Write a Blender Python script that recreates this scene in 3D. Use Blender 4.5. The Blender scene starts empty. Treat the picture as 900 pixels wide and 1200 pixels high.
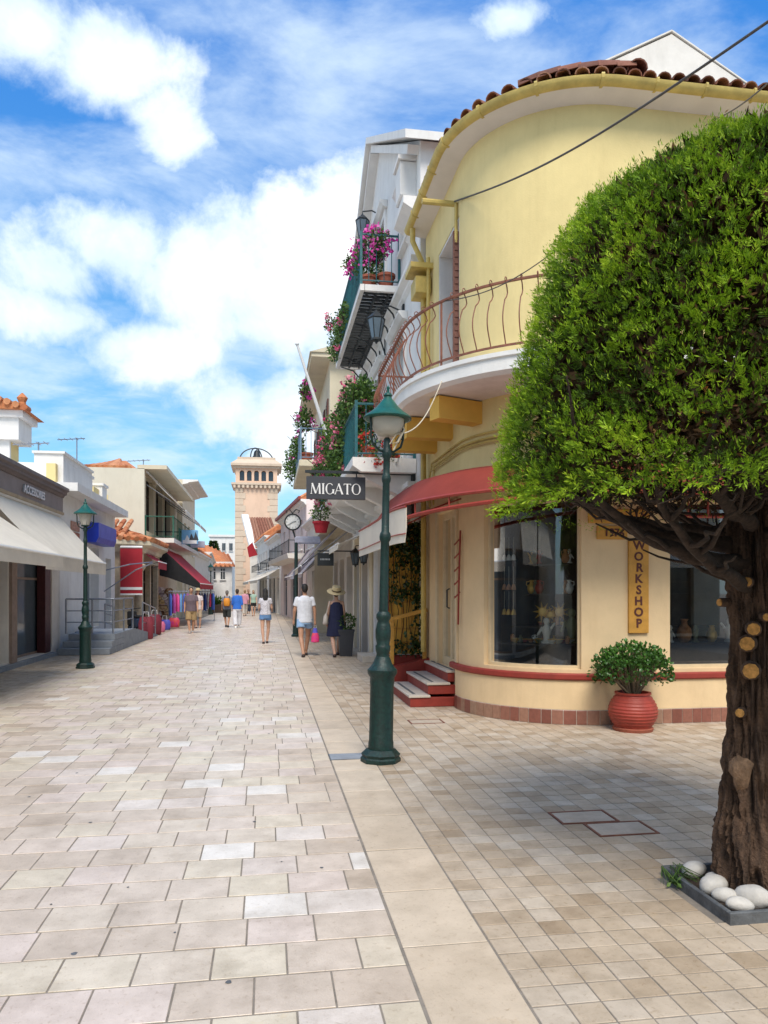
import bpy, bmesh, math, random
import numpy as np
from mathutils import Vector, Matrix, noise as mnoise
random.seed(7); rng = np.random.default_rng(7)
PI = math.pi
scene = bpy.context.scene
C = scene.collection

# ------------------------------------------------------------------ camera
CAM_H, FPX, HOR = 1.6, 880.0, 693.0
YAW = math.atan((450 - 313) / FPX)
SA, CA = math.sin(YAW), math.cos(YAW)
cam_d = bpy.data.cameras.new('camera'); cam = bpy.data.objects.new('camera', cam_d); C.objects.link(cam)
cam.location = (0, 0, CAM_H); cam.rotation_euler = (PI/2, 0, -YAW)
cam_d.sensor_fit = 'VERTICAL'; cam_d.sensor_height = 36; cam_d.sensor_width = 27
cam_d.lens = 36 * FPX / 1200; cam_d.shift_y = (HOR - 600) / 1200
cam_d.clip_start = 0.05; cam_d.clip_end = 6000
scene.camera = cam

# ------------------------------------------------------------------ sky, sun, exposure
SUN = Vector((-0.05, -0.70, 0.95)).normalized()
sun_d = bpy.data.lights.new('sun', 'SUN'); sun = bpy.data.objects.new('sun', sun_d); C.objects.link(sun)
sun_d.energy = 2.5; sun_d.angle = math.radians(26); sun_d.color = (1, .93, .82)
sun.rotation_euler = SUN.to_track_quat('Z', 'Y').to_euler(); sun.location = (-10, -10, 30)
vs = scene.view_settings
vs.view_transform = 'Standard'; vs.look = 'None'; vs.gamma = 1; vs.use_curve_mapping = False; vs.exposure = 0.66
scene.cycles.use_denoising = True
scene.cycles.max_bounces = 8; scene.cycles.transparent_max_bounces = 12
scene.cycles.sample_clamp_indirect = 6

def pix_dir(px, py):
    u = (px - 450) / FPX; v = (HOR - py) / FPX
    return Vector((SA + u * CA, CA - u * SA, v))

def make_world():
    w = bpy.data.worlds.new('World'); scene.world = w; w.use_nodes = True
    nt = w.node_tree; N = nt.nodes; L = nt.links; N.clear()
    def nd(t, **k):
        n = N.new(t)
        for a, b in k.items(): setattr(n, a, b)
        return n
    def mth(op, a, b=None, c=None, clamp=False):
        n = nd('ShaderNodeMath', operation=op, use_clamp=clamp)
        for i, v in enumerate((a, b, c)):
            if v is None: continue
            if isinstance(v, (int, float)): n.inputs[i].default_value = v
            else: L.new(v, n.inputs[i])
        return n.outputs[0]
    def sstep(x, a, b, lo=0., hi=1.):
        n = nd('ShaderNodeMapRange', interpolation_type='SMOOTHSTEP')
        L.new(x, n.inputs[0]); n.inputs[1].default_value = a; n.inputs[2].default_value = b
        n.inputs[3].default_value = lo; n.inputs[4].default_value = hi
        return n.outputs[0]
    sky = nd('ShaderNodeTexSky', sky_type='NISHITA', sun_disc=False)
    sky.sun_elevation = math.asin(SUN.z); sky.sun_rotation = math.atan2(SUN.x, SUN.y)
    sky.air_density = 1.0; sky.dust_density = 0.3; sky.ozone_density = 2.0
    hs = nd('ShaderNodeHueSaturation'); hs.inputs['Saturation'].default_value = 1.25; hs.inputs['Value'].default_value = 1.6
    L.new(sky.outputs[0], hs.inputs['Color'])
    tc = nd('ShaderNodeTexCoord'); d = tc.outputs['Generated']
    sep = nd('ShaderNodeSeparateXYZ'); L.new(d, sep.inputs[0])
    zz = mth('MAXIMUM', sep.outputs[2], 0.0)
    # domain for high wisps: project onto a cloud deck
    inv = mth('DIVIDE', 1.0, mth('ADD', zz, 0.22))
    sc = nd('ShaderNodeVectorMath', operation='SCALE'); L.new(d, sc.inputs[0]); L.new(inv, sc.inputs['Scale'])
    def nz(vec, scale, det=8, rough=.55, dist=0., lac=2.):
        n = nd('ShaderNodeTexNoise'); n.inputs['Scale'].default_value = scale; n.inputs['Detail'].default_value = det
        n.inputs['Roughness'].default_value = rough; n.inputs['Distortion'].default_value = dist
        L.new(vec, n.inputs['Vector']); return n
    # stretched wisps
    mp = nd('ShaderNodeMapping'); mp.inputs['Rotation'].default_value = (0, 0, .75); mp.inputs['Scale'].default_value = (1, 1.5, 1)
    mp.inputs['Location'].default_value = (3.35, .8, .2)
    L.new(sc.outputs[0], mp.inputs[0])
    n1 = nz(mp.outputs[0], 2.6, 10, .60, .35)
    n1b = nz(mp.outputs[0], .9, 3, .5, .2)
    wv = mth('ADD', mth('MULTIPLY', n1.outputs[0], .62), mth('MULTIPLY', n1b.outputs[0], .55))
    wisp = sstep(wv, .50, .74)
    # cumulus masses: distance to a few directions, broken up by noise
    n2 = nz(d, 5.0, 14, .60, .25)
    n3 = nz(d, 17., 10, .62, .3)
    pert = mth('ADD', mth('MULTIPLY', mth('SUBTRACT', n2.outputs[0], .5), .95), mth('MULTIPLY', mth('SUBTRACT', n3.outputs[0], .5), .38))
    cum = None
    blobs = [(140, 290, .10, .62), (50, 370, .11, .42), (250, 320, .14, .62), (350, 350, .14, .75), (420, 300, .09, .9), (270, 470, .065, .8), (340, 480, .08, .8), (180, 410, .10, .4),
             (120, 60, .075, .6), (30, 30, .08, .5), (200, 150, .045, .9), (330, 550, .05, .7), (60, 320, .09, .5), (600, 20, .05, .4)]
    # the deck goes on behind and beside the viewer in the same manner
    for k in range(16):
        a = 1.05 + k * .30; el = .25 + .45 * ((k * 7) % 5) / 5
        blobs.append(((math.sin(a) * math.cos(el), math.cos(a) * math.cos(el), math.sin(el)), None, .16 + .05 * ((k * 3) % 4), .7))
    for b in blobs:
        v = Vector(b[0]) if b[1] is None else pix_dir(b[0], b[1])
        v = v.normalized()
        sb = nd('ShaderNodeVectorMath', operation='SUBTRACT'); L.new(d, sb.inputs[0]); sb.inputs[1].default_value = v
        ml = nd('ShaderNodeVectorMath', operation='MULTIPLY'); L.new(sb.outputs[0], ml.inputs[0])
        ml.inputs[1].default_value = (1, 1, 1 / b[3])
        ln = nd('ShaderNodeVectorMath', operation='LENGTH'); L.new(ml.outputs[0], ln.inputs[0])
        f = mth('SUBTRACT', 1.0, mth('DIVIDE', ln.outputs['Value'], b[2] * 1.35))
        cum = f if cum is None else mth('SMOOTH_MAX', cum, f, .12)
    cumd = mth('ADD', cum, mth('MULTIPLY', pert, 2.2))
    cumm = sstep(cumd, .05, .62)
    fin = mth('MAXIMUM', cumm, mth('MULTIPLY', wisp, .82))
    # colour: bright crowns, pale grey-blue thick undersides
    shade = sstep(mth('ADD', cumd, mth('MULTIPLY', mth('SUBTRACT', n2.outputs[0], .5), 1.6)), .25, 1.5)
    cr = nd('ShaderNodeMix', data_type='RGBA'); L.new(shade, cr.inputs['Factor'])
    cr.inputs['A'].default_value = (.52, .63, .74, 1); cr.inputs['B'].default_value = (.82, .82, .82, 1)
    bl = nd('ShaderNodeMix', data_type='RGBA'); bl.inputs['Factor'].default_value = .72
    gr = nd('ShaderNodeMix', data_type='RGBA'); L.new(sstep(zz, .0, .62), gr.inputs['Factor'])
    gr.inputs['A'].default_value = (1.6, 4.2, 6.0, 1); gr.inputs['B'].default_value = (.18, 1.6, 5.2, 1)
    L.new(hs.outputs[0], bl.inputs['A']); L.new(gr.outputs['Result'], bl.inputs['B'])
    b1 = nd('ShaderNodeBackground'); b1.inputs['Strength'].default_value = 0.10; L.new(bl.outputs['Result'], b1.inputs['Color'])
    b2 = nd('ShaderNodeBackground'); b2.inputs['Strength'].default_value = 1.0; L.new(cr.outputs['Result'], b2.inputs['Color'])
    mx = nd('ShaderNodeMixShader'); L.new(fin, mx.inputs[0]); L.new(b1.outputs[0], mx.inputs[1]); L.new(b2.outputs[0], mx.inputs[2])
    out = nd('ShaderNodeOutputWorld'); L.new(mx.outputs[0], out.inputs[0])
    try: w.cycles.sampling_method = 'MANUAL'; w.cycles.sample_map_resolution = 1024
    except Exception: pass
make_world()

# ------------------------------------------------------------------ pixel -> place
def gp(px, py, z=0.0):
    d = pix_dir(px, py); t = (z - CAM_H) / d.z
    return Vector((d.x * t, d.y * t, z))
def xp(px, py, X):
    d = pix_dir(px, py); t = X / d.x
    return Vector((X, d.y * t, CAM_H + d.z * t))
def yp(px, py, Y):
    d = pix_dir(px, py); t = Y / d.y
    return Vector((d.x * t, Y, CAM_H + d.z * t))
def to_px(p):
    t = p[0] * SA + p[1] * CA; c = p[0] * CA - p[1] * SA
    return 450 + FPX * c / t, HOR - FPX * (p[2] - CAM_H) / t, t

# ------------------------------------------------------------------ materials
MATS = {}
def mat(name, col, rough=.7, var=.12, scale=6., bump=.15, bscale=40., metal=0., spec=.5, col2=None, attr=None, sub=0., stain=0., emis=None, coat=0., stretch=None, speck=0.):
    if name in MATS: return MATS[name]
    m = bpy.data.materials.new(name); m.use_nodes = True
    nt = m.node_tree; N = nt.nodes; L = nt.links
    P = N['Principled BSDF']
    P.inputs['Roughness'].default_value = rough; P.inputs['Metallic'].default_value = metal
    P.inputs['Specular IOR Level'].default_value = spec
    if coat: P.inputs['Coat Weight'].default_value = coat; P.inputs['Coat Roughness'].default_value = .15
    c1 = (*col, 1); c2 = (*(col2 or tuple(max(0, x * (1 - var * 2.2)) for x in col)), 1)
    tc = N.new('ShaderNodeTexCoord'); geo = N.new('ShaderNodeNewGeometry')
    n = N.new('ShaderNodeTexNoise'); n.inputs['Scale'].default_value = scale; n.inputs['Detail'].default_value = 6; n.inputs['Roughness'].default_value = .62
    if stretch:
        ms_ = N.new('ShaderNodeMapping'); ms_.inputs['Scale'].default_value = stretch; L.new(geo.outputs['Position'], ms_.inputs[0]); L.new(ms_.outputs[0], n.inputs['Vector'])
    else: L.new(geo.outputs['Position'], n.inputs['Vector'])
    rp = N.new('ShaderNodeMapRange'); rp.inputs[1].default_value = .35; rp.inputs[2].default_value = .68; L.new(n.outputs[0], rp.inputs[0])
    mx = N.new('ShaderNodeMix'); mx.data_type = 'RGBA'; mx.inputs['A'].default_value = c1; mx.inputs['B'].default_value = c2
    L.new(rp.outputs[0], mx.inputs['Factor']); col_out = mx.outputs['Result']
    if attr:
        at = N.new('ShaderNodeAttribute'); at.attribute_name = 'tone'
        cr = N.new('ShaderNodeValToRGB'); cr.color_ramp.interpolation = 'LINEAR'
        els = cr.color_ramp.elements
        while len(els) < len(attr): els.new(.5)
        for i, c in enumerate(attr):
            els[i].position = i / (len(attr) - 1); els[i].color = (*c, 1)
        L.new(at.outputs['Fac'], cr.inputs[0])
        m2 = N.new('ShaderNodeMix'); m2.data_type = 'RGBA'; m2.blend_type = 'MULTIPLY'; m2.inputs['Factor'].default_value = 1
        mx.inputs['A'].default_value = (1.03, 1.03, 1.03, 1); mx.inputs['B'].default_value = (1 - var * 2, 1 - var * 2.1, 1 - var * 2.3, 1)
        L.new(cr.outputs[0], m2.inputs['A']); L.new(mx.outputs['Result'], m2.inputs['B']); col_out = m2.outputs['Result']
    if stain:
        n4 = N.new('ShaderNodeTexNoise'); n4.inputs['Scale'].default_value = 1.3; n4.inputs['Detail'].default_value = 8; n4.inputs['Roughness'].default_value = .7
        mpp = N.new('ShaderNodeMapping'); mpp.inputs['Scale'].default_value = (1.6, 1.6, .45); L.new(geo.outputs['Position'], mpp.inputs[0]); L.new(mpp.outputs[0], n4.inputs['Vector'])
        r4 = N.new('ShaderNodeMapRange'); r4.inputs[1].default_value = .5; r4.inputs[2].default_value = .75; r4.inputs[3].default_value = 0; r4.inputs[4].default_value = stain; L.new(n4.outputs[0], r4.inputs[0])
        m3 = N.new('ShaderNodeMix'); m3.data_type = 'RGBA'; m3.blend_type = 'MULTIPLY'; L.new(r4.outputs[0], m3.inputs['Factor'])
        L.new(col_out, m3.inputs['A']); m3.inputs['B'].default_value = (.55, .50, .44, 1); col_out = m3.outputs['Result']
    if speck:
        for sc_, lo, hi, am, cc in ((38., .56, .70, speck, (.62,.55,.46,1)), (5.5, .62, .74, speck*.8, (1.0,.86,.60,1)), (120., .64, .70, speck*1.1, (.42,.38,.33,1))):
            n5 = N.new('ShaderNodeTexNoise'); n5.inputs['Scale'].default_value = sc_; n5.inputs['Detail'].default_value = 7; n5.inputs['Roughness'].default_value = .68; n5.inputs['Distortion'].default_value = .6
            L.new(geo.outputs['Position'], n5.inputs['Vector'])
            r5 = N.new('ShaderNodeMapRange'); r5.inputs[1].default_value = lo; r5.inputs[2].default_value = hi; r5.inputs[4].default_value = am; L.new(n5.outputs[0], r5.inputs[0])
            m5 = N.new('ShaderNodeMix'); m5.data_type = 'RGBA'; m5.blend_type = 'MULTIPLY'; L.new(r5.outputs[0], m5.inputs['Factor']); L.new(col_out, m5.inputs['A']); m5.inputs['B'].default_value = cc; col_out = m5.outputs['Result']
    L.new(col_out, P.inputs['Base Color'])
    # roughness variation
    rr = N.new('ShaderNodeMapRange'); rr.inputs[3].default_value = max(0.02, rough - .08); rr.inputs[4].default_value = min(1, rough + .12); L.new(n.outputs[0], rr.inputs[0]); L.new(rr.outputs[0], P.inputs['Roughness'])
    if bump:
        nb = N.new('ShaderNodeTexNoise'); nb.inputs['Scale'].default_value = bscale; nb.inputs['Detail'].default_value = 5
        L.new(geo.outputs['Position'], nb.inputs['Vector'])
        bp = N.new('ShaderNodeBump'); bp.inputs['Strength'].default_value = bump; bp.inputs['Distance'].default_value = .02; L.new(nb.outputs[0], bp.inputs['Height']); L.new(bp.outputs[0], P.inputs['Normal'])
    if sub:
        tr = N.new('ShaderNodeBsdfTranslucent'); L.new(col_out, tr.inputs['Color'])
        ms = N.new('ShaderNodeMixShader'); ms.inputs[0].default_value = sub
        o = N['Material Output']; L.new(P.outputs[0], ms.inputs[1]); L.new(tr.outputs[0], ms.inputs[2]); L.new(ms.outputs[0], o.inputs[0])
    if emis:
        P.inputs['Emission Color'].default_value = (*emis[:3], 1); P.inputs['Emission Strength'].default_value = emis[3]
    MATS[name] = m; return m

def glass_mat(name, tint=(.8, .85, .85), refl=1.0):
    if name in MATS: return MATS[name]
    m = bpy.data.materials.new(name); m.use_nodes = True; nt = m.node_tree; N = nt.nodes; L = nt.links; N.clear()
    o = N.new('ShaderNodeOutputMaterial'); t = N.new('ShaderNodeBsdfTransparent'); t.inputs[0].default_value = (*tint, 1)
    g = N.new('ShaderNodeBsdfGlossy'); g.inputs['Roughness'].default_value = .01
    f = N.new('ShaderNodeFresnel'); f.inputs[0].default_value = 1.52
    ml = N.new('ShaderNodeMath'); ml.operation = 'MULTIPLY_ADD'; ml.inputs[1].default_value = 1.3 * refl; ml.inputs[2].default_value = .02; ml.use_clamp = True
    L.new(f.outputs[0], ml.inputs[0]); x = N.new('ShaderNodeMixShader'); L.new(ml.outputs[0], x.inputs[0]); L.new(t.outputs[0], x.inputs[1]); L.new(g.outputs[0], x.inputs[2]); L.new(x.outputs[0], o.inputs[0])
    MATS[name] = m; return m

# ------------------------------------------------------------------ mesh builder
class MB:
    def __init__(s): s.v = []; s.f = []; s.mi = []; s.tone = []; s.cm = 0; s.ct = .5
    def add(s, vs, fs):
        b = len(s.v); s.v += [tuple(x) for x in vs]
        for f in fs: s.f.append([b + i for i in f]); s.mi.append(s.cm); s.tone.append(s.ct)
        return s
    def box(s, x0, x1, y0, y1, z0, z1):
        vs = [(x0,y0,z0),(x1,y0,z0),(x1,y1,z0),(x0,y1,z0),(x0,y0,z1),(x1,y0,z1),(x1,y1,z1),(x0,y1,z1)]
        return s.add(vs, [(0,3,2,1),(4,5,6,7),(0,1,5,4),(1,2,6,5),(2,3,7,6),(3,0,4,7)])
    def cbox(s, x0, x1, y0, y1, z0, z1, c=.01):
        vs = []
        for z, k in ((z0, c), (z0 + c, 0), (z1 - c, 0), (z1, c)):
            vs += [(x0+k,y0+k,z),(x1-k,y0+k,z),(x1-k,y1-k,z),(x0+k,y1-k,z)]
        fs = [(3,2,1,0),(12,13,14,15)]
        for r in range(3):
            for i in range(4):
                j = (i+1) % 4; fs.append((r*4+i, r*4+j, r*4+4+j, r*4+4+i))
        return s.add(vs, fs)
    def obox(s, c, ax, ay, az):
        c = Vector(c); ax = Vector(ax); ay = Vector(ay); az = Vector(az)
        vs = [c + a*ax + b*ay + d*az for d in (-1,1) for a,b in ((-1,-1),(1,-1),(1,1),(-1,1))]
        return s.add(vs, [(0,3,2,1),(4,5,6,7),(0,1,5,4),(1,2,6,5),(2,3,7,6),(3,0,4,7)])
    def beam(s, p0, p1, w, h, up=(0,0,1)):
        p0 = Vector(p0); p1 = Vector(p1); d = (p1 - p0); l = d.length; d.normalize()
        up = Vector(up)
        if abs(d.dot(up)) > .98: up = Vector((0,1,0)) if abs(d.y) < .9 else Vector((1,0,0))
        sd = d.cross(up).normalized(); u2 = sd.cross(d)
        return s.obox((p0+p1)/2, d*l/2, sd*w/2, u2*h/2)
    def tube(s, pts, r, seg=8, caps=True, closed=False):
        pts = [Vector(p) for p in pts]; n = len(pts)
        rs = r if isinstance(r, (list, tuple)) else [r]*n
        b = len(s.v); ref = Vector((0.13,.21,.97)); pu = None; vs = []; fs = []
        for i, p in enumerate(pts):
            if closed: d = pts[(i+1)%n] - pts[i-1]
            else: d = pts[min(i+1,n-1)] - pts[max(i-1,0)]
            if d.length < 1e-9: d = Vector((0,0,1))
            d.normalize()
            if pu is None:
                a = ref if abs(d.dot(ref)) < .9 else Vector((1,0,0))
                u = d.cross(a).normalized()
            else:
                u = (pu - d*pu.dot(d))
                u = u.normalized() if u.length > 1e-6 else d.orthogonal().normalized()
            pu = u; w = d.cross(u)
            for k in range(seg):
                an = 2*PI*k/seg; vs.append(p + (u*math.cos(an) + w*math.sin(an))*rs[i])
        m = n if closed else n-1
        for i in range(m):
            for k in range(seg):
                k2 = (k+1)%seg; i2 = (i+1)%n
                fs.append((i*seg+k, i*seg+k2, i2*seg+k2, i2*seg+k))
        if caps and not closed:
            fs.append(tuple(range(seg-1,-1,-1))); fs.append(tuple((n-1)*seg+k for k in range(seg)))
        return s.add(vs, fs)
    def lathe(s, prof, c=(0,0,0), seg=20, ax=None, ang0=0., caps=True):
        c = Vector(c); vs = []; fs = []; n = len(prof)
        for r, z in prof:
            for k in range(seg):
                a = ang0 + 2*PI*k/seg; vs.append(c + Vector((r*math.cos(a), r*math.sin(a), z)))
        for i in range(n-1):
            for k in range(seg):
                k2 = (k+1)%seg; fs.append((i*seg+k, i*seg+k2, (i+1)*seg+k2, (i+1)*seg+k))
        if caps:
            fs.append(tuple(range(seg-1,-1,-1))); fs.append(tuple((n-1)*seg+k for k in range(seg)))
        return s.add(vs, fs)
    def prism(s, poly, z0, z1):
        n = len(poly); vs = [(x,y,z0) for x,y in poly] + [(x,y,z1) for x,y in poly]
        return s.add(vs, [tuple(range(n-1,-1,-1)), tuple(range(n,2*n))] + [(i,(i+1)%n,n+(i+1)%n,n+i) for i in range(n)])
    def extr(s, poly3, d):
        n = len(poly3); d = Vector(d); vs = [Vector(p) for p in poly3] + [Vector(p)+d for p in poly3]
        return s.add(vs, [tuple(range(n-1,-1,-1)), tuple(range(n,2*n))] + [(i,(i+1)%n,n+(i+1)%n,n+i) for i in range(n)])
    def ellip(s, c, rx, ry, rz, seg=12, rings=8):
        c = Vector(c); vs = [c + Vector((0,0,-rz))]; fs = []
        for i in range(1, rings):
            th = -PI/2 + PI*i/rings
            for k in range(seg):
                a = 2*PI*k/seg; vs.append(c + Vector((rx*math.cos(th)*math.cos(a), ry*math.cos(th)*math.sin(a), rz*math.sin(th))))
        vs.append(c + Vector((0,0,rz))); last = len(vs)-1
        for k in range(seg):
            fs.append((0, 1+(k+1)%seg, 1+k)); fs.append((last, last-seg+k, last-seg+(k+1)%seg))
        for i in range(rings-2):
            for k in range(seg):
                a=1+i*seg+k; b=1+i*seg+(k+1)%seg; fs.append((a,b,b+seg,a+seg))
        return s.add(vs, fs)
    def cap(s, p0, p1, r0, r1, seg=10):
        p0 = Vector(p0); p1 = Vector(p1); d = (p1-p0).normalized()
        pts = []; rs = []
        for k in range(3):
            a = PI/2*k/3; pts.append(p0 - d*r0*math.cos(a)); rs.append(max(.001, r0*math.sin(a)))
        pts.append(p0); rs.append(r0); pts.append(p1); rs.append(r1)
        for k in range(2,-1,-1):
            a = PI/2*k/3; pts.append(p1 + d*r1*math.cos(a)); rs.append(max(.001, r1*math.sin(a)))
        return s.tube(pts, rs, seg)
    def loft(s, rings, seg=16):
        # rings: (z, cx, cy, rx, ry)
        vs = []; fs = []; n = len(rings)
        for z, cx, cy, rx, ry in rings:
            for k in range(seg):
                a = 2*PI*k/seg; vs.append((cx+rx*math.cos(a), cy+ry*math.sin(a), z))
        for i in range(n-1):
            for k in range(seg):
                k2=(k+1)%seg; fs.append((i*seg+k,i*seg+k2,(i+1)*seg+k2,(i+1)*seg+k))
        fs.append(tuple(range(seg-1,-1,-1))); fs.append(tuple((n-1)*seg+k for k in range(seg)))
        return s.add(vs, fs)
    def mesh(s, name, mats, smooth=False):
        me = bpy.data.meshes.new(name); me.from_pydata(s.v, [], s.f)
        for m in (mats if isinstance(mats, (list,tuple)) else [mats]): me.materials.append(m)
        me.polygons.foreach_set('material_index', s.mi)
        at = me.attributes.new('tone', 'FLOAT', 'FACE'); at.data.foreach_set('value', s.tone)
        if smooth: smooth_angle(me, smooth if isinstance(smooth, (int,float)) and smooth is not True else 40)
        me.update(); return me
    def build(s, name, mats, parent=None, smooth=False, **tags):
        return obj(name, s.mesh(name, mats, smooth), parent, **tags)

def smooth_angle(me, deg=40):
    me.polygons.foreach_set('use_smooth', [True]*len(me.polygons))
    bm = bmesh.new(); bm.from_mesh(me); lim = math.radians(deg)
    for e in bm.edges:
        if len(e.link_faces) == 2 and e.calc_face_angle(0) > lim: e.smooth = False
    bm.to_mesh(me); bm.free()

def obj(name, me, parent=None, label=None, cat=None, group=None, kind=None, loc=None, rot=None):
    o = bpy.data.objects.new(name, me); C.objects.link(o)
    if parent is not None: o.parent = parent
    if loc is not None: o.location = loc
    if rot is not None: o.rotation_euler = rot
    tag(o, label, cat, group, kind); return o
def tag(o, label=None, cat=None, group=None, kind=None):
    if label: o['label'] = label
    if cat: o['category'] = cat
    if group: o['group'] = group
    if kind: o['kind'] = kind
    return o
def thing(name, label, cat, loc=(0,0,0), rz=0., group=None):
    return obj(name, None, None, label, cat, group, None, loc, (0,0,rz))
def copy_tree(o, parent=None):
    c = o.copy(); C.objects.link(c); c.parent = parent
    for ch in o.children: copy_tree(ch, c)
    return c

# ------------------------------------------------------------------ wall paths
class Path:
    def __init__(s, pts, side=1):
        s.p = [Vector((x,y)) for x,y in pts]; s.side = side
        s.cum = [0.]
        for a,b in zip(s.p, s.p[1:]): s.cum.append(s.cum[-1] + (b-a).length)
        s.L = s.cum[-1]
        sn = []
        for a,b in zip(s.p, s.p[1:]):
            d = (b-a).normalized(); sn.append(Vector((d.y,-d.x))*side)
        s.n = []
        for i in range(len(s.p)):
            if i == 0: n = sn[0]
            elif i == len(s.p)-1: n = sn[-1]
            else: n = (sn[i-1]+sn[i]).normalized()
            s.n.append(n)
    def P(s, t, off=0., z=0.):
        t = min(max(t, 0), s.L)
        for i in range(len(s.cum)-1):
            if t <= s.cum[i+1] + 1e-9:
                f = (t - s.cum[i]) / (s.cum[i+1]-s.cum[i]); break
        p = s.p[i].lerp(s.p[i+1], f); n = s.n[i].lerp(s.n[i+1], f).normalized()
        q = p + n*off; return Vector((q.x, q.y, z))
    def N(s, t):
        a = s.P(t, 0); b = s.P(t, 1); return (b-a)
    def T(s, t):
        n = s.N(t); return Vector((-n.y, n.x, 0))*s.side
    def cuts(s, a, b, extra=(), step=None):
        c = {round(a,5), round(b,5)} | {round(x,5) for x in s.cum if a < x < b} | {round(x,5) for x in extra if a < x < b}
        if step:
            k = int((b-a)/step)
            c |= {round(a+(b-a)*i/max(k,1),5) for i in range(max(k,1)+1)}
        return sorted(c)
    def at_px(s, px, off=0., s0=0., s1=None):
        best = None; s1 = s1 or s.L
        for i in range(2001):
            t = s0 + (s1-s0)*i/2000; q = s.P(t, off, 1.6)
            x = to_px(q)[0]
            if best is None or abs(x-px) < best[0]: best = (abs(x-px), t)
        return best[1]
    def wall(s, mb, s0, s1, z0, z1, ops=(), depth=.15, off=0., inner=None):
        cs = s.cuts(s0, s1, [o[0] for o in ops] + [o[1] for o in ops])
        zs = sorted({round(z0,5), round(z1,5)} | {round(o[2],5) for o in ops if z0 < o[2] < z1} | {round(o[3],5) for o in ops if z0 < o[3] < z1})
        def hole(a, z): return any(o[0]-1e-6 < a < o[1]+1e-6 and o[2]-1e-6 < z < o[3]+1e-6 for o in ops)
        for a,b in zip(cs, cs[1:]):
            for u,v in zip(zs, zs[1:]):
                if hole((a+b)/2, (u+v)/2): continue
                mb.add([s.P(a,off,u), s.P(b,off,u), s.P(b,off,v), s.P(a,off,v)], [(0,1,2,3)])
        for o in ops:
            ocs = s.cuts(o[0], o[1]); zb, zt = max(o[2], z0), min(o[3], z1)
            for t in (o[0], o[1]): mb.add([s.P(t,off,zb), s.P(t,off-depth,zb), s.P(t,off-depth,zt), s.P(t,off,zt)], [(0,1,2,3)])
            for a,b in zip(ocs, ocs[1:]):
                for z in (zb, zt): mb.add([s.P(a,off,z), s.P(b,off,z), s.P(b,off-depth,z), s.P(a,off-depth,z)], [(0,1,2,3)])
        return mb
    def strip(s, mb, s0, s1, prof, step=None, caps=True):
        # prof: closed polygon (off, z) swept along the path
        cs = s.cuts(s0, s1, step=step); n = len(prof); vs = []; fs = []
        for t in cs:
            for o,z in prof: vs.append(s.P(t,o,z))
        for i in range(len(cs)-1):
            for k in range(n): fs.append((i*n+k, i*n+(k+1)%n, (i+1)*n+(k+1)%n, (i+1)*n+k))
        if caps: fs.append(tuple(range(n-1,-1,-1))); fs.append(tuple((len(cs)-1)*n+k for k in range(n)))
        return mb.add(vs, fs)
    def box(s, mb, s0, s1, o0, o1, z0, z1): return s.strip(mb, s0, s1, [(o0,z0),(o1,z0),(o1,z1),(o0,z1)])
    def line(s, s0, s1, off, z, n=24):
        return [s.P(s0+(s1-s0)*i/n, off, z) for i in range(n+1)]

# ------------------------------------------------------------------ leaves
def leaf_obj(name, cen, nrm, size, m, parent=None, width=.55, up=None, tone=None, fold=.25, flat=False, **tags):
    """many small folded leaf blades: cen Nx3, nrm Nx3 = pointing direction of each leaf, size N"""
    cen = np.asarray(cen, float); nrm = np.asarray(nrm, float); n = len(cen)
    size = np.broadcast_to(np.asarray(size, float), (n,))[:, None]
    d = nrm/np.maximum(np.linalg.norm(nrm, axis=1, keepdims=True), 1e-6)
    r = rng.normal(size=(n,3)) if up is None else np.asarray(up)
    sd = np.cross(d, r); sd /= np.maximum(np.linalg.norm(sd, axis=1, keepdims=True), 1e-6)
    nn = np.cross(sd, d)
    base = cen; tip = cen + d*size; mid = cen + d*size*.45 - nn*size*fold*width
    l = cen + d*size*.5 + sd*size*width*.5; rr = cen + d*size*.5 - sd*size*width*.5
    if flat:
        v = np.stack([base, l, tip, rr], 1).reshape(-1,3); f = (np.arange(n)[:,None]*4 + np.array([0,1,2,0,2,3])).reshape(-1,3); NF = 2
    else:
        NF = 4
    if not flat: v = np.stack([base, l, tip, rr, mid], 1).reshape(-1,3)
    idx = np.arange(n)[:,None]*5
    if not flat:
        f = np.concatenate([idx+np.array([0,4,1]), idx+np.array([4,2,1]), idx+np.array([0,3,4]), idx+np.array([4,3,2])], 1).reshape(-1,3)
    me = bpy.data.meshes.new(name); me.vertices.add(len(v)); me.vertices.foreach_set('co', v.ravel())
    me.loops.add(f.size); me.loops.foreach_set('vertex_index', f.ravel().astype(np.int32))
    me.polygons.add(len(f)); me.polygons.foreach_set('loop_start', np.arange(0, f.size, 3, dtype=np.int32)); me.polygons.foreach_set('loop_total', np.full(len(f), 3, np.int32))
    me.materials.append(m)
    tn = rng.random(n) if tone is None else np.asarray(tone)
    at = me.attributes.new('tone', 'FLOAT', 'FACE'); at.data.foreach_set('value', np.repeat(tn, NF).astype(np.float32))
    me.update(); me.validate()
    return obj(name, me, parent, **tags)

def text_mesh(name, body, size, m, extrude=.004, align='CENTER', bold=0.):
    cu = bpy.data.curves.new(name, 'FONT'); cu.body = body; cu.size = size; cu.extrude = extrude; cu.align_x = align; cu.offset = bold; cu.resolution_u = 3
    o = bpy.data.objects.new(name, cu); C.objects.link(o)
    dg = bpy.context.evaluated_depsgraph_get(); me = bpy.data.meshes.new_from_object(o.evaluated_get(dg))
    bpy.data.objects.remove(o); bpy.data.curves.remove(cu)
    me.materials.clear(); me.materials.append(m); me.name = name
    return me

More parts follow.
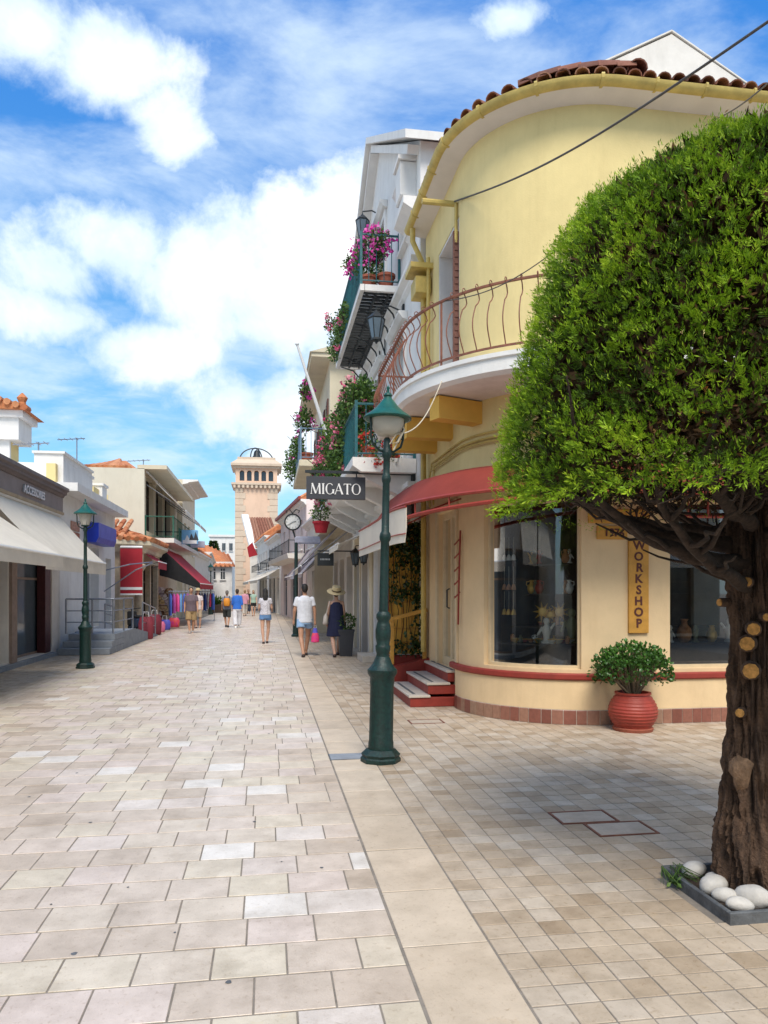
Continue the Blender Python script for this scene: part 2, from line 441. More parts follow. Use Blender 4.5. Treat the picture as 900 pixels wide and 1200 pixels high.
def remesh(mb, voxel, m, it=6, name='body'):
    me = mb.mesh(name, m); o = bpy.data.objects.new(name, me); C.objects.link(o)
    md = o.modifiers.new('r', 'REMESH'); md.mode = 'VOXEL'; md.voxel_size = voxel; md.use_smooth_shade = True
    if it: sm = o.modifiers.new('s', 'SMOOTH'); sm.factor = .5; sm.iterations = it
    dg = bpy.context.evaluated_depsgraph_get(); r = bpy.data.meshes.new_from_object(o.evaluated_get(dg))
    bpy.data.objects.remove(o); bpy.data.meshes.remove(me); r.name = name
    r.materials.clear(); r.materials.append(m)
    return r
# ================================================================== MATERIAL LIST
M_grout = mat('grout', (.27,.235,.195), .9, .15, 9, .3, 60)
M_ground = mat('ground', (.36,.33,.29), .8, .12, .4, .2, 8)
STONE_TONES = [(.53,.43,.335),(.60,.50,.405),(.64,.54,.445),(.68,.60,.46),(.66,.545,.47),(.70,.61,.54),(.77,.73,.67)]
M_stone = mat('paving_stone', (1,1,1), .33, .10, 5, .10, 90, attr=STONE_TONES, stain=.6, speck=.6)
TILE_TONES = [(.40,.305,.21),(.46,.365,.265),(.51,.415,.31),(.54,.445,.34),(.53,.45,.36),(.60,.52,.42)]
M_tile = mat('paving_tile', (1,1,1), .50, .10, 7, .12, 90, attr=TILE_TONES, stain=.6, speck=.7)
M_slab = mat('paving_slab', (1,1,1), .40, .10, 3, .10, 80, attr=[(.60,.495,.375),(.64,.53,.405),(.66,.555,.43)], stain=.55, speck=.65)
M_peach = mat('peach_plaster', (.77,.575,.335), .85, .05, 2.2, .12, 55, stain=.26)
M_yellow = mat('yellow_plaster', (.78,.625,.29), .85, .05, 1.6, .12, 55, stain=.24)
M_ochre = mat('ochre_paint', (.78,.46,.085), .8, .06, 3, .12, 50)
M_white = mat('white_plaster', (.78,.76,.73), .85, .05, 2, .12, 50, stain=.32)
M_white2 = mat('white_plaster_warm', (.74,.70,.64), .85, .06, 2, .12, 50, stain=.25)
M_cream = mat('cream_plaster', (.70,.62,.46), .85, .06, 1.2, .12, 50, stain=.25)
M_creamtall = mat('pale_cream_plaster', (.68,.64,.52), .85, .05, .8, .1, 40, stain=.2)
M_soffit = mat('soffit_paint', (.72,.66,.62), .85, .04, 3, .08, 40)
M_redband = mat('oxblood_paint', (.30,.035,.022), .55, .12, 6, .12, 60)
M_redmetal = mat('red_painted_metal', (.34,.045,.028), .45, .12, 9, .1, 60)
M_redcanvas = mat('red_canvas', (.28,.038,.022), .75, .10, 3, .2, 120, sub=.15)
M_crimson = mat('crimson_canvas', (.45,.02,.035), .75, .08, 2, .2, 120, sub=.12)
M_creamcanvas = mat('cream_canvas', (.80,.73,.61), .8, .06, 2, .2, 120, sub=.12)
M_rust = mat('rusty_iron', (.26,.09,.05), .6, .2, 14, .25, 90)
M_gutter = mat('yellow_gutter_paint', (.62,.46,.13), .55, .14, 5, .12, 40)
M_rooftile = mat('clay_roof_tile', (.42,.17,.09), .85, .2, 7, .3, 60, attr=[(.12,.05,.035),(.20,.075,.05),(.28,.11,.07),(.36,.18,.12)])
M_orangetile = mat('orange_roof_tile', (.55,.22,.09), .85, .18, 5, .3, 40, attr=[(.42,.13,.05),(.55,.20,.08),(.62,.28,.13)])
M_plinth = mat('plinth_tile', (.3,.14,.09), .4, .1, 20, .12, 70, attr=[(.19,.065,.045),(.27,.10,.07),(.33,.17,.115),(.36,.22,.15)])
M_green = mat('dark_green_paint', (.002,.030,.024), .48, .3, 30, .3, 60, spec=.5)
M_teal = mat('teal_green_paint', (.004,.10,.075), .42, .18, 12, .12, 45)
M_globe = mat('opal_glass', (.72,.68,.58), .25, .04, 6, .02, 20, sub=.35)
M_bark = mat('bark', (.15,.088,.054), .95, .3, 22, .9, 60, col2=(.022,.013,.009), stretch=(1,1,.16))
M_cutwood = mat('cut_wood', (.66,.33,.085), .8, .25, 40, .2, 70)
M_scar = mat('bare_wood', (.27,.165,.095), .9, .3, 25, .9, 45, col2=(.10,.06,.035), stretch=(1,1,.4))
M_twig = mat('twig_bark', (.055,.034,.022), .95, .3, 20, .4, 60)
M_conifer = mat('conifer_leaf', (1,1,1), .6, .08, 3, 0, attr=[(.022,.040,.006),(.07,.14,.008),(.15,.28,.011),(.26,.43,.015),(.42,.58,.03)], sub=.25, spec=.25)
M_deadleaf = mat('dead_leaf', (1,1,1), .9, .1, 3, 0, attr=[(.045,.028,.016),(.085,.05,.025),(.15,.075,.03)], spec=.15)
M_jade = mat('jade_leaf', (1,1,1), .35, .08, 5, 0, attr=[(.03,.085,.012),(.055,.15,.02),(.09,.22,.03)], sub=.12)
M_leaf = mat('green_leaf', (1,1,1), .5, .08, 5, 0, attr=[(.022,.06,.012),(.05,.12,.02),(.10,.20,.03),(.16,.26,.05)], sub=.25)
M_ivy = mat('ivy_leaf', (1,1,1), .45, .08, 5, 0, attr=[(.016,.034,.010),(.032,.065,.014),(.055,.10,.02)], sub=.15)
M_magenta = mat('magenta_petal', (1,1,1), .6, .05, 5, 0, attr=[(.75,.03,.38),(.85,.08,.50),(.90,.25,.60)], sub=.35)
M_pinkp = mat('pink_petal', (1,1,1), .6, .05, 5, 0, attr=[(.75,.05,.22),(.80,.18,.32),(.85,.36,.42)], sub=.3)
M_redp = mat('red_petal', (1,1,1), .6, .05, 5, 0, attr=[(.60,.03,.02),(.72,.08,.05)], sub=.3)
M_terra = mat('terracotta', (.36,.10,.055), .75, .12, 9, .2, 60)
M_redpot = mat('red_glazed_pot', (.36,.045,.025), .5, .12, 8, .12, 40)
M_pebble = mat('white_pebble', (.62,.59,.54), .6, .10, 14, .2, 50, stain=.3)
M_slate = mat('slate_edging', (.13,.14,.15), .6, .25, 12, .25, 60)
M_soil = mat('soil', (.075,.05,.035), .95, .3, 30, .6, 60)
M_wood = mat('yellow_stained_wood', (.62,.32,.055), .55, .12, 10, .15, 60)
M_signwood = mat('ochre_sign_board', (.60,.30,.045), .55, .10, 9, .12, 60)
M_brownpaint = mat('dark_brown_lettering', (.10,.022,.016), .6, .1, 9, 0)
M_glass = glass_mat('shop_glass', (.93,.95,.94))
M_darkglass = mat('window_glass', (.035,.042,.05), .06, .1, 2, .015, 2, spec=.8)
M_blueglass = mat('pale_window_glass', (.11,.15,.19), .06, .1, 2, .015, 2, spec=.8)
M_darkwood = mat('dark_wood', (.06,.035,.022), .6, .15, 12, .15, 60)
M_interior = mat('shop_interior', (.085,.060,.045), .9, .2, 5, .1, 30)
M_frame = mat('cream_door_frame', (.68,.54,.34), .5, .06, 9, .08, 60)
M_whiteframe = mat('white_frame', (.76,.76,.75), .5, .05, 9, .06, 60)
M_greyframe = mat('grey_frame', (.22,.23,.25), .5, .06, 9, .06, 60)
M_shutter = mat('brown_shutter', (.17,.065,.045), .6, .12, 12, .12, 60)
M_greenshut = mat('green_shutter', (.02,.14,.09), .6, .12, 12, .12, 60)
M_iron = mat('black_iron', (.018,.024,.028), .5, .2, 12, .12, 60)
M_blueiron = mat('blue_green_iron', (.015,.13,.15), .5, .2, 12, .12, 60)
M_steel = mat('galvanised_steel', (.32,.35,.40), .35, .1, 12, .05, 60, metal=.7)
M_concrete = mat('grey_concrete', (.27,.30,.34), .8, .1, 6, .15, 50)
M_fascia = mat('taupe_fascia', (.23,.18,.165), .55, .06, 4, .06, 50)
M_fasciadk = mat('dark_taupe_trim', (.13,.095,.09), .5, .08, 4, .06, 50)
M_whitepaint = mat('white_paint', (.78,.78,.77), .5, .03, 6, .04, 40)
M_silver = mat('silver_lettering', (.55,.57,.60), .3, .05, 6, 0, metal=.5)
M_signgrey = mat('charcoal_sign', (.045,.048,.058), .5, .06, 5, .05, 40)
M_blue = mat('blue_sign', (.012,.045,.50), .35, .08, 3, .03, 30)
M_skyblue = mat('sky_blue_print', (.20,.45,.72), .5, .08, 9, 0)
M_marble = mat('step_marble', (.62,.56,.48), .4, .08, 5, .08, 50, stain=.25)
M_cable = mat('grey_cable', (.10,.09,.085), .7, .1, 9, .1, 50)
M_cablew = mat('pale_cable', (.55,.48,.36), .7, .1, 9, .1, 50)
M_tower = mat('tower_peach', (.72,.50,.36), .85, .05, .5, .1, 20, stain=.25)
M_towertrim = mat('tower_trim', (.62,.49,.37), .85, .06, .7, .1, 20, stain=.25)
M_pinkwall = mat('pale_pink_plaster', (.72,.60,.57), .85, .05, 1, .1, 30, stain=.2)
M_rubber = mat('rubber', (.015,.015,.016), .8, .1, 9, .1, 50)
M_brick = mat('sand_brick', (.55,.46,.33), .85, .12, 9, .2, 40)

# ================================================================== GROUND AND PAVING
mb = MB(); mb.add([(-900,-400,-.06),(900,-400,-.06),(900,2500,-.06),(-900,2500,-.06)], [(0,1,2,3)])
mb.build('ground', M_ground, kind='structure')
def chamfer_piece(mb, x0, x1, y0, y1, z, tone, c=.0016, h=.02, tilt=(0,0)):
    mb.ct = tone
    a, b = tilt
    def zz(x, y): return z + a*(x-(x0+x1)/2) + b*(y-(y0+y1)/2)
    vs = [(x0,y0,z-h),(x1,y0,z-h),(x1,y1,z-h),(x0,y1,z-h),
          (x0,y0,zz(x0,y0)-c),(x1,y0,zz(x1,y0)-c),(x1,y1,zz(x1,y1)-c),(x0,y1,zz(x0,y1)-c),
          (x0+c,y0+c,zz(x0,y0)),(x1-c,y0+c,zz(x1,y0)),(x1-c,y1-c,zz(x1,y1)),(x0+c,y1-c,zz(x0,y1))]
    mb.add(vs, [(8,9,10,11)] + [(4+i,4+(i+1)%4,8+(i+1)%4,8+i) for i in range(4)] + [(i,(i+1)%4,4+(i+1)%4,4+i) for i in range(4)])
def pave(rootname, piecename, m, pieces, bed, n_single=300):
    """pieces: list of (x0,x1,y0,y1,tone). The largest-in-view ones are objects, the rest one mesh."""
    mbb = MB(); mbb.add([(bed[0],bed[2],-.0035),(bed[1],bed[2],-.0035),(bed[1],bed[3],-.0035),(bed[0],bed[3],-.0035)], [(0,1,2,3)])
    root = mbb.build(rootname, M_grout, kind='structure')
    def seen(p):
        cx, cy = (p[0]+p[1])/2, (p[2]+p[3])/2
        if cy < .8: return 1e9
        x, y, t = to_px((cx, cy, 0))
        return t if -25 < x < 925 and y < 1225 else 1e9
    order = sorted(range(len(pieces)), key=lambda i: seen(pieces[i]))
    single = set(i for i in order[:n_single] if seen(pieces[i]) < 1e8)
    joined = MB(); cache = {}
    for i, (x0,x1,y0,y1,t) in enumerate(pieces):
        zj = random.uniform(-.0008, .0012); tl = (random.uniform(-.004,.004), random.uniform(-.004,.004))
        if i in single:
            key = (round(x1-x0,3), round(y1-y0,3), int(t*11.99))
            if key not in cache:
                q = MB(); w, h = x1-x0, y1-y0; chamfer_piece(q, -w/2, w/2, -h/2, h/2, 0, (key[2]+.5)/12, tilt=tl); cache[key] = q.mesh(piecename, m)
            obj(piecename, cache[key], root, loc=((x0+x1)/2, (y0+y1)/2, zj))
        else: chamfer_piece(joined, x0, x1, y0, y1, zj, t, tilt=tl)
    if joined.f: joined.build(piecename + 's_beyond', m, root, kind='stuff')
    return root
# the street: courses of stones laid across it
pcs = []; y = .9; XL, XR = -3.84, .592; W, H, G = .318, .283, .008
def tone_s():
    r = random.random()
    return random.uniform(.0,.35) if r < .35 else random.uniform(.35,.72) if r < .8 else random.uniform(.72,.85) if r < .93 else random.uniform(.9,1)
row = 0
while y < 62:
    x = XL; first = W*random.uniform(.25,.95)
    while x < XR - .03:
        w = first if x == XL else W
        x1 = min(x + w, XR)
        if XR - x1 < .09: x1 = XR
        pcs.append((x+G/2, x1-G/2, y+G*.75, y+H-G*.75, tone_s())); x = x1
    y += H; row += 1
SPV = pave('street_paving', 'paving_stone', M_stone, pcs, (-3.85, .6, -8, 62))
for px, py, r_ in ((87,1118,.014),(268,1151,.013),(106,964,.012),(298,963,.011),(90,906,.012),(377,1017,.010),(34,934,.012),(174,915,.010),(205,1093,.006),(330,1010,.006),(150,1040,.007),(60,1060,.006),(420,985,.007),(240,890,.011),(315,860,.012),(130,870,.012)):
    p_ = gp(px, py); q = MB(); q.lathe([(r_,0),(r_*.9,.0012),(r_*.3,.0016)], (0,0,0), 9); q.v = [(v[0]*(1+.25*math.sin(px+3*math.atan2(v[1],v[0]))), v[1]*1.1, v[2]) for v in q.v]; o = q.build('gum_spot', M_slate, SPV); o.location = (p_.x, p_.y, .0016)
# band of long slabs
pcs = []; y = .6
while y < 62:
    l = random.uniform(.62,.72); pcs.append((.604, .996, y+.006, y+l-.006, random.random())); y += l
pave('slab_band', 'paving_slab', M_slab, pcs, (.6, 1.0, -8, 62), 60)
# small square tiles, right side and square
pcs = []; S = .1425
covers = []
def blocked(x0,x1,y0,y1): return any(x0 < b[1] and x1 > b[0] and y0 < b[3] and y1 > b[2] for b in covers)
cv1 = [gp(640,948), gp(688,943), gp(712,962), gp(660,967)]; cv2 = [gp(686,966), gp(742,962), gp(771,979), gp(708,984)]
def bb(c): return (min(p.x for p in c), max(p.x for p in c), min(p.y for p in c), max(p.y for p in c))
CV = []
for b in (bb(cv1), bb(cv2)):
    cx, cy = (b[0]+b[1])/2, (b[2]+b[3])/2; CV.append((cx-.19, cx+.19, cy-.17, cy+.17))
b = bb([gp(490,846), gp(535,843)]); CV.append((b[0]-.05, b[0]+.33, b[2]-.14, b[2]+.14))
def snap(v, o): return o + round((v-o)/S)*S
CV = [(snap(x0,1.004), snap(x0,1.004)+S*max(2,round((x1-x0)/S)), snap(y0,1.2), snap(y0,1.2)+S*max(2,round((y1-y0)/S))) for x0,x1,y0,y1 in CV]
covers += [(a_+.01,b_-.01,c_+.01,d_-.01) for a_,b_,c_,d_ in CV] + [(2.19+S/2+.02,2.83-S/2-.02,3.3+S/2+.02,3.93-S/2-.02)]
def tone_t():
    r = random.random()
    return random.uniform(0,.3) if r < .3 else random.uniform(.3,.75) if r < .85 else random.uniform(.75,1)
j = 0; y = 1.2
while y < 62:
    xmax = 11.5 if y < 10 else 2.75
    x = 1.004; i = 0
    while x < xmax:
        if not blocked(x, x+S, y, y+S) and not ((x+S/2 < 4.1 and y+S/2 < 10 and (x+S/2-4.1)**2 + (y+S/2-10)**2 < 1.35**2) or (x > 2.7 and y > 10) or (x > 4.1 and y > 8.62)):
            pcs.append((x+.0032, x+S-.0032, y+.005, y+S-.005, tone_t()))
        x += S
    y += S
pave('square_paving', 'paving_tile', M_tile, pcs, (1.0, 11.6, -8, 62))
# left edge tiles
pcs = []; y = 9
while y < 45:
    x = -5.4
    while x < -3.86: pcs.append((x+.0032, x+S-.0032, y+.005, y+S-.005, tone_t())); x += S
    y += S
pave('left_edge_paving', 'edge_tile', M_tile, pcs, (-5.5, -3.85, -8, 62), 0)
# access covers set into the tiles
for k, (x0,x1,y0,y1) in enumerate(CV):
    lab = ['square access cover with rusty rim set in tiles, the one farther from the planter', 'square access cover with rusty rim set in tiles, the one closer to the planter', 'pale access cover in tiles at the foot of the red steps'][k]
    t = thing('access_cover', lab, 'manhole cover', ((x0+x1)/2, (y0+y1)/2, 0), 0, 'access covers in the tiles')
    w, h = (x1-x0)/2-.004, (y1-y0)/2-.004; q = MB()
    for a in ((-w,w,-h,-h+.015), (-w,w,h-.015,h), (-w,-w+.015,-h+.015,h-.015), (w-.015,w,-h+.015,h-.015)): q.box(*a, -.02, .0035)
    q.build('rim', M_rust, t)
    q = MB(); q.ct = .8; q.cbox(-w+.02, w-.02, -h+.02, h-.02, -.02, .002, .003); q.build('lid', M_tile, t)
    q = MB(); q.box(-w+.01, w-.01, -h+.01, h-.01, -.03, -.012); q.build('seat', M_grout, t)
c = gp(398, 887); t = thing('steel_cover', 'blue grey steel access plate beside the tall green lamp foot', 'manhole cover', (.80, c.y, 0))
q = MB(); q.cbox(-.2,.2,-.12,.12,-.004,.006,.002); q.build('plate', M_concrete, t)
q = MB(); q.box(-.21,.21,-.13,.13,-.006,.004); q.build('rim', M_slate, t)

# ================================================================== YELLOW CORNER BUILDING
R1 = thing('corner_building', 'yellow two storey corner building with rounded front and curved balcony', 'building', (4.1, 10, 0))
R1.location = (0,0,0)
arc = [(4.1-1.5*math.cos(a), 10-1.5*math.sin(a)) for a in [PI/2*i/24 for i in range(25)]]
P1 = Path([(2.6,12.2)] + arc + [(13.5,8.5)])
sW1, sW2 = P1.at_px(567), P1.at_px(681, s0=2.2)
sX1 = P1.at_px(785, s0=4.5); sX2 = sX1 + 1.9
sD1, sD2 = 2.2-1.25+0.0, 2.2-.12   # door between Y 11.25 and 10.12
sD1 = 12.2-11.25; sD2 = 12.2-10.15
ops_low = [(sW1,sW2,.66,2.72), (sX1,sX2,.66,2.72), (sD1,sD2,.5,2.78)]
mb = MB(); P1.wall(mb, 0, P1.L, .0, 3.05, ops_low, .16); mb.build('ground_floor_wall', M_peach, R1)
mb = MB(); P1.wall(mb, 0, P1.L, 3.05, 4.1, (), .1); mb.build('band_wall', M_yellow, R1)
sU1, sU2 = 12.2-11.25, 12.2-9.98
ops_up = [(sU1, sU2-.02, 4.32, 6.75)]
mb = MB(); P1.wall(mb, 0, P1.L, 4.1, 7.50, ops_up, .38); mb.build('upper_wall', M_yellow, R1)
# other sides so that it is a solid house
mb = MB(); mb.box(2.62, 13.48, 12.19, 12.2, 0, 7.35); mb.box(13.45,13.5,8.52,12.18,0,7.35); mb.build('rear_wall', M_yellow, R1)
mb = MB(); mb.prism([(2.99,12.1)] + [(4.1-1.11*math.cos(a), 10-1.11*math.sin(a)) for a in [PI/2*i/12 for i in range(13)]] + [(13.4,8.9),(13.4,12.1)], 2.78, 4.2); mb.build('floor_structure', M_interior, R1)
# white-painted recess lining and balcony door
mb = MB(); P1.box(mb, sU1+.012, sU1+.03, -.375, -.004, 4.33, 6.73); P1.box(mb, sU2-.05, sU2-.032, -.375, -.004, 4.33, 6.73); P1.box(mb, sU1+.03, sU2-.05, -.375,-.004,6.71,6.735)
mb.build('door_recess_lining', M_white, R1)
dr = MB(); P1.box(dr, sU1, sU2, -.44, -.385, 4.3, 6.75); dr = dr.build('balcony_door', M_shutter, R1)
mb = MB()
for sa in (sU1+.05,):
    for k in range(26): P1.strip(mb, sU1+.06, sU2-.08, [(-.383,4.42+k*.085),(-.36,4.40+k*.085),(-.36,4.408+k*.085),(-.383,4.43+k*.085)])
mb.build('louvre', M_shutter, dr)
# an opened shutter leaf standing out of the recess
q = MB(); pA = P1.P(sU2-.1, 0, 4.36); nA = P1.N(sU2-.1)
q.beam(pA + nA*-.30 + Vector((0,0,1.1)), pA + nA*.07 + Vector((0,0,1.1)), .035, 2.2); sl = q.build('shutter_leaf', M_shutter, R1)
q = MB()
for k in range(22): q.beam(pA+nA*-.27+Vector((0,-.022,.12+k*.092)), pA+nA*.05+Vector((0,-.022,.12+k*.092)), .012, .05)
q.build('shutter_slats', M_shutter, sl)
# plinth: bulge, oxblood band, tile skirting
s0b = sD2 + .06
mb = MB(); P1.strip(mb, s0b, P1.L, [(0,.18),(.035,.18),(.035,.53),(0,.53)]); mb.build('base_course', M_peach, R1)
mb = MB(); P1.strip(mb, s0b-.22, P1.L, [(0,.535),(.055,.535),(.065,.55),(.065,.60),(.05,.615),(0,.615)]); mb.build('painted_band', M_redband, R1)
s = s0b; tm = {}
while s < s0b + 7.2:
    w = random.choice((.12,.135,.15)); q = MB(); q.ct = random.random()
    P1.strip(q, s+.004, s+w-.004, [(.034,.005),(.047,.005),(.047,.168),(.043,.174),(.034,.174)]); q.build('plinth_tile', M_plinth, R1); s += w
mb = MB(); P1.strip(mb, s0b-.005, P1.L, [(.0,0),(.038,0),(.038,.178),(0,.178)]); mb.build('skirting_bed', M_marble, R1)
# shop windows: frame, pane, display niche
def shop_window(a, b, lab):
    w = MB()
    for s_ in (a, b): P1.box(w, s_-.0 if s_ == a else s_-.035, s_+.035 if s_ == a else s_, -.13, -.07, .66, 2.72)
    P1.box(w, a+.035, b-.035, -.13, -.07, .66, .70); P1.box(w, a+.035, b-.035, -.13, -.07, 2.68, 2.72)
    wo = w.build('shop_window', M_frame, R1, label=lab)
    q = MB(); P1.strip(q, a+.033, b-.033, [(-.105,.698),(-.1,.698),(-.1,2.682),(-.105,2.682)], caps=False); q.build('pane', M_glass, wo, smooth=30)
    q = MB(); D = -1.0
    a2, b2 = a-.25, b+.3
    P1.strip(q, a2, b2, [(D,.5),(D-.02,.5),(D-.02,2.8),(D,2.8)]); P1.strip(q, a2, b2, [(D,.64),(-.17,.64),(-.17,.62),(D,.62)]); P1.strip(q, a2, b2, [(D,2.76),(-.17,2.76),(-.17,2.78),(D,2.78)])
    for s_ in (a2, b2): P1.box(q, s_-.01, s_+.01, D, -.17, .6, 2.8)
    q.build('display_niche', M_interior, R1)
    for z, o0, o1 in ((.93,-.52,-.16),(1.13,-.75,-.45),(1.55,-.97,-.7),(1.95,-.97,-.75)):
        q = MB(); P1.strip(q, a+.05, b-.05, [(o0,z),(o1,z),(o1,z+.018),(o0,z+.018)]); q.build('display_shelf', M_darkwood, R1)
    return wo
shop_window(sW1, sW2, 'tall curved display window'); shop_window(sX1, sX2, 'display window behind the tree trunk')
# glazed entrance door
q = MB()
for a,b in ((sD1,sD1+.07),(sD2-.07,sD2),((sD1+sD2)/2-.04,(sD1+sD2)/2+.04)): P1.box(q, a, b, -.13, -.06, .5, 2.78)
P1.box(q, sD1+.07, sD2-.07, -.125, -.065, .5, .62); P1.box(q, sD1+.07, sD2-.07, -.125, -.065, 2.68, 2.78)
d0 = q.build('entrance_door', M_frame, R1)
q = MB(); P1.box(q, sD1+.07, sD2-.07, -.1, -.094, .62, 2.68); q.build('pane', M_glass, d0)
q = MB(); P1.box(q, sD1-.1, sD2+.1, -1.0, -.98, .4, 2.9); P1.box(q, sD1-.1, sD2+.1, -.98,-.17,.42,.49); q.build('lobby', M_interior, R1)
q = MB(); q.tube([P1.P(1.45,-.05,1.35), P1.P(1.45,-.01,1.37), P1.P(1.45,-.01,1.62), P1.P(1.45,-.05,1.64)], .012, 6); q.build('handle', M_iron, d0)
# door casing
q = MB(); P1.box(q, sD1-.1, sD1-.002, .002, .03, .5, 2.88); P1.box(q, sD2+.002, sD2+.1, .002, .03, .62, 2.88); P1.box(q, sD1-.002, sD2+.002, .002,.03,2.785,2.88); q.build('door_casing', M_frame, R1)
# entrance steps
ST = thing('entrance_steps', 'three dark red steps with pale marble treads at the yellow corner building', 'steps', (2.1, 10.9, 0))
ST.location = (0,0,0)
for k, (x0, z) in enumerate(((1.95,.165),(2.21,.33),(2.5,.495))):
    q = MB(); q.cbox(x0, 2.598, 10.17+.04*k, 11.75, .165*k+.001 if k else 0, z-.035, .008); r = q.build('riser', M_redband, ST)
    q = MB(); q.cbox(x0-.02, [2.23,2.52,2.62][k] if k < 2 else 2.66, 10.15+.04*k, 11.76, z-.034, z, .006); tr = q.build('tread', M_marble, ST)
    q = MB(); q.box(x0+.06, x0+.10, 10.3, 11.65, z, z+.003); q.build('grip_strip', M_slate, tr)
# balcony
sB0, sB1 = .1, P1.L - 3.5
mb = MB(); P1.strip(mb, sB0, sB1, [(-.02,4.06),(.80,4.06),(.86,4.10),(.86,4.29),(.84,4.31),(-.02,4.31)]); bal = mb.build('balcony_slab', M_white, R1)
mb = MB(); P1.strip(mb, sB0+.1, sB1, [(.855,4.235),(.885,4.25),(.885,4.30),(.855,4.30)]); mb.build('drip_moulding', M_white, bal)
for s_ in (.75, 1.75, 2.75, 4.05, 5.6, 7.2):
    p = P1.P(s_, 0, 3.90); n = P1.N(s_); t_ = P1.T(s_)
    q = MB(); q.obox(p + n*.335, n*.335, t_*.105, Vector((0,0,.14))); q.build('balcony_bracket', M_ochre, R1)
rail_o = .80
RL = thing('balcony_railing', 'rust red wrought iron railing with bellied bars round the curved balcony', 'railing', (0,0,0))
def rail_strip(name, z, w, h, o, s0=sB0, s1=sB1):
    q = MB(); P1.strip(q, s0, s1, [(o-w,z),(o+w,z),(o+w,z+h),(o-w,z+h)]); return q.build(name, M_rust, RL)
rail_strip('top_rail', 5.10, .018, .022, rail_o); rail_strip('bottom_rail', 4.38, .014, .02, rail_o)
n = int((sB1-sB0)/.118)
for i in range(n+1):
    s_ = sB0 + (sB1-sB0)*i/n; q = MB(); nn = P1.N(s_)
    if i % 12 == 0:
        q.tube([P1.P(s_,rail_o,4.31), P1.P(s_,rail_o,5.12)], .014, 6); q.build('post', M_rust, RL); continue
    pts = []
    for k in range(15):
        f = k/14; z = 4.385 + f*.72
        bel = .115*math.sin(PI*min(1,f*1.18))**1.3*(1-.35*f) - .055*math.sin(PI*max(0,(f-.72)/.28))
        pts.append(P1.P(s_, rail_o+bel, z))
    q.tube(pts, .0075, 5)
    q.tube([P1.P(s_, rail_o + .03*math.sin(a), 5.125+.03*(1-math.cos(a))-.02) for a in [2*PI*k/8 for k in range(8)]], .006, 4, closed=True)
    q.build('baluster', M_rust, RL)
q = MB()
for f in (0,.25,.5,.75,1): q.tube([P1.P(sB0,.05+f*.74,4.31), P1.P(sB0,.05+f*.74,5.1)], .008, 5)
q.tube([P1.P(sB0,.02,5.11), P1.P(sB0,rail_o,5.11)], .014, 6); q.build('end_panel', M_rust, RL)
# eaves, soffit, gutter and roof
mb = MB(); P1.strip(mb, -.0, P1.L, [(-.05,7.44),(.30,7.48),(.30,7.56),(-.05,7.56)]); mb.build('eaves_soffit', M_soffit, R1)
mb = MB(); P1.strip(mb, 0, P1.L, [(.28+.085*math.cos(a), 7.56+.085*math.sin(a)) for a in [PI + PI*k/8 for k in range(9)]] + [(.35,7.57),(.21,7.57)], step=.3); gut = mb.build('gutter', M_gutter, R1, smooth=40)
for s_ in [.6+.62*k for k in range(16)]:
    q = MB(); P1.strip(q, s_, s_+.03, [(.28+.094*math.cos(a), 7.56+.094*math.sin(a)) for a in [PI + PI*k/8 for k in range(9)]] + [(.37,7.58),(.19,7.58)]); q.build('gutter_strap', M_gutter, gut)
cx, cy = 5.3, 10.6
apex = Vector((5.3, 10.6, 8.5))
roofm = MB(); cs = P1.cuts(0, P1.L, step=.3); vs = [P1.P(t,.26,7.60) for t in cs]
def inner(p, f): 
    tgt = Vector((max(5.2, p.x), 11.0, 8.48)); return p.lerp(tgt, f)
vs2 = [inner(p, 1) for p in vs]; nn = len(vs)
roofm.add(vs + vs2, [(i,i+1,nn+i+1,nn+i) for i in range(nn-1)]); roofm.add([(5.2,11,8.47),(13.5,11,8.47),(13.5,12.2,7.62),(2.4,12.2,7.62)],[(0,1,2,3)])
rf = roofm.build('roof', M_rooftile, R1)
s_ = .08
while s_ < P1.L - .1:
    for crs in range(2):
        q = MB(); q.ct = random.random()
        p0 = P1.P(s_, .29, 7.615); dr_ = (inner(p0,1)-p0).normalized(); tx = P1.T(s_); up = tx.cross(dr_)
        if up.z < 0: up = -up
        a = p0 + dr_*(crs*.33) + up*(.012 + .018*crs + random.uniform(-.004,.008)); b = a + dr_*.40 - up*.012
        pts = []
        for c_, r_ in ((a,.088),(b,.075)):
            for k in range(7):
                an = PI*k/6; pts.append(c_ + tx*math.cos(an)*r_ + up*math.sin(an)*r_*.85)
            for k in range(7):
                an = PI*(6-k)/6; pts.append(c_ + tx*math.cos(an)*(r_-.014) + up*math.sin(an)*(r_-.016)*.85)
        q.add(pts, [(k,(k+1)%14,14+(k+1)%14,14+k) for k in range(14)] + [tuple(range(13,-1,-1)), tuple(range(14,28))])
        q.build('roof_tile', M_rooftile, rf, smooth=30)
    s_ += .185
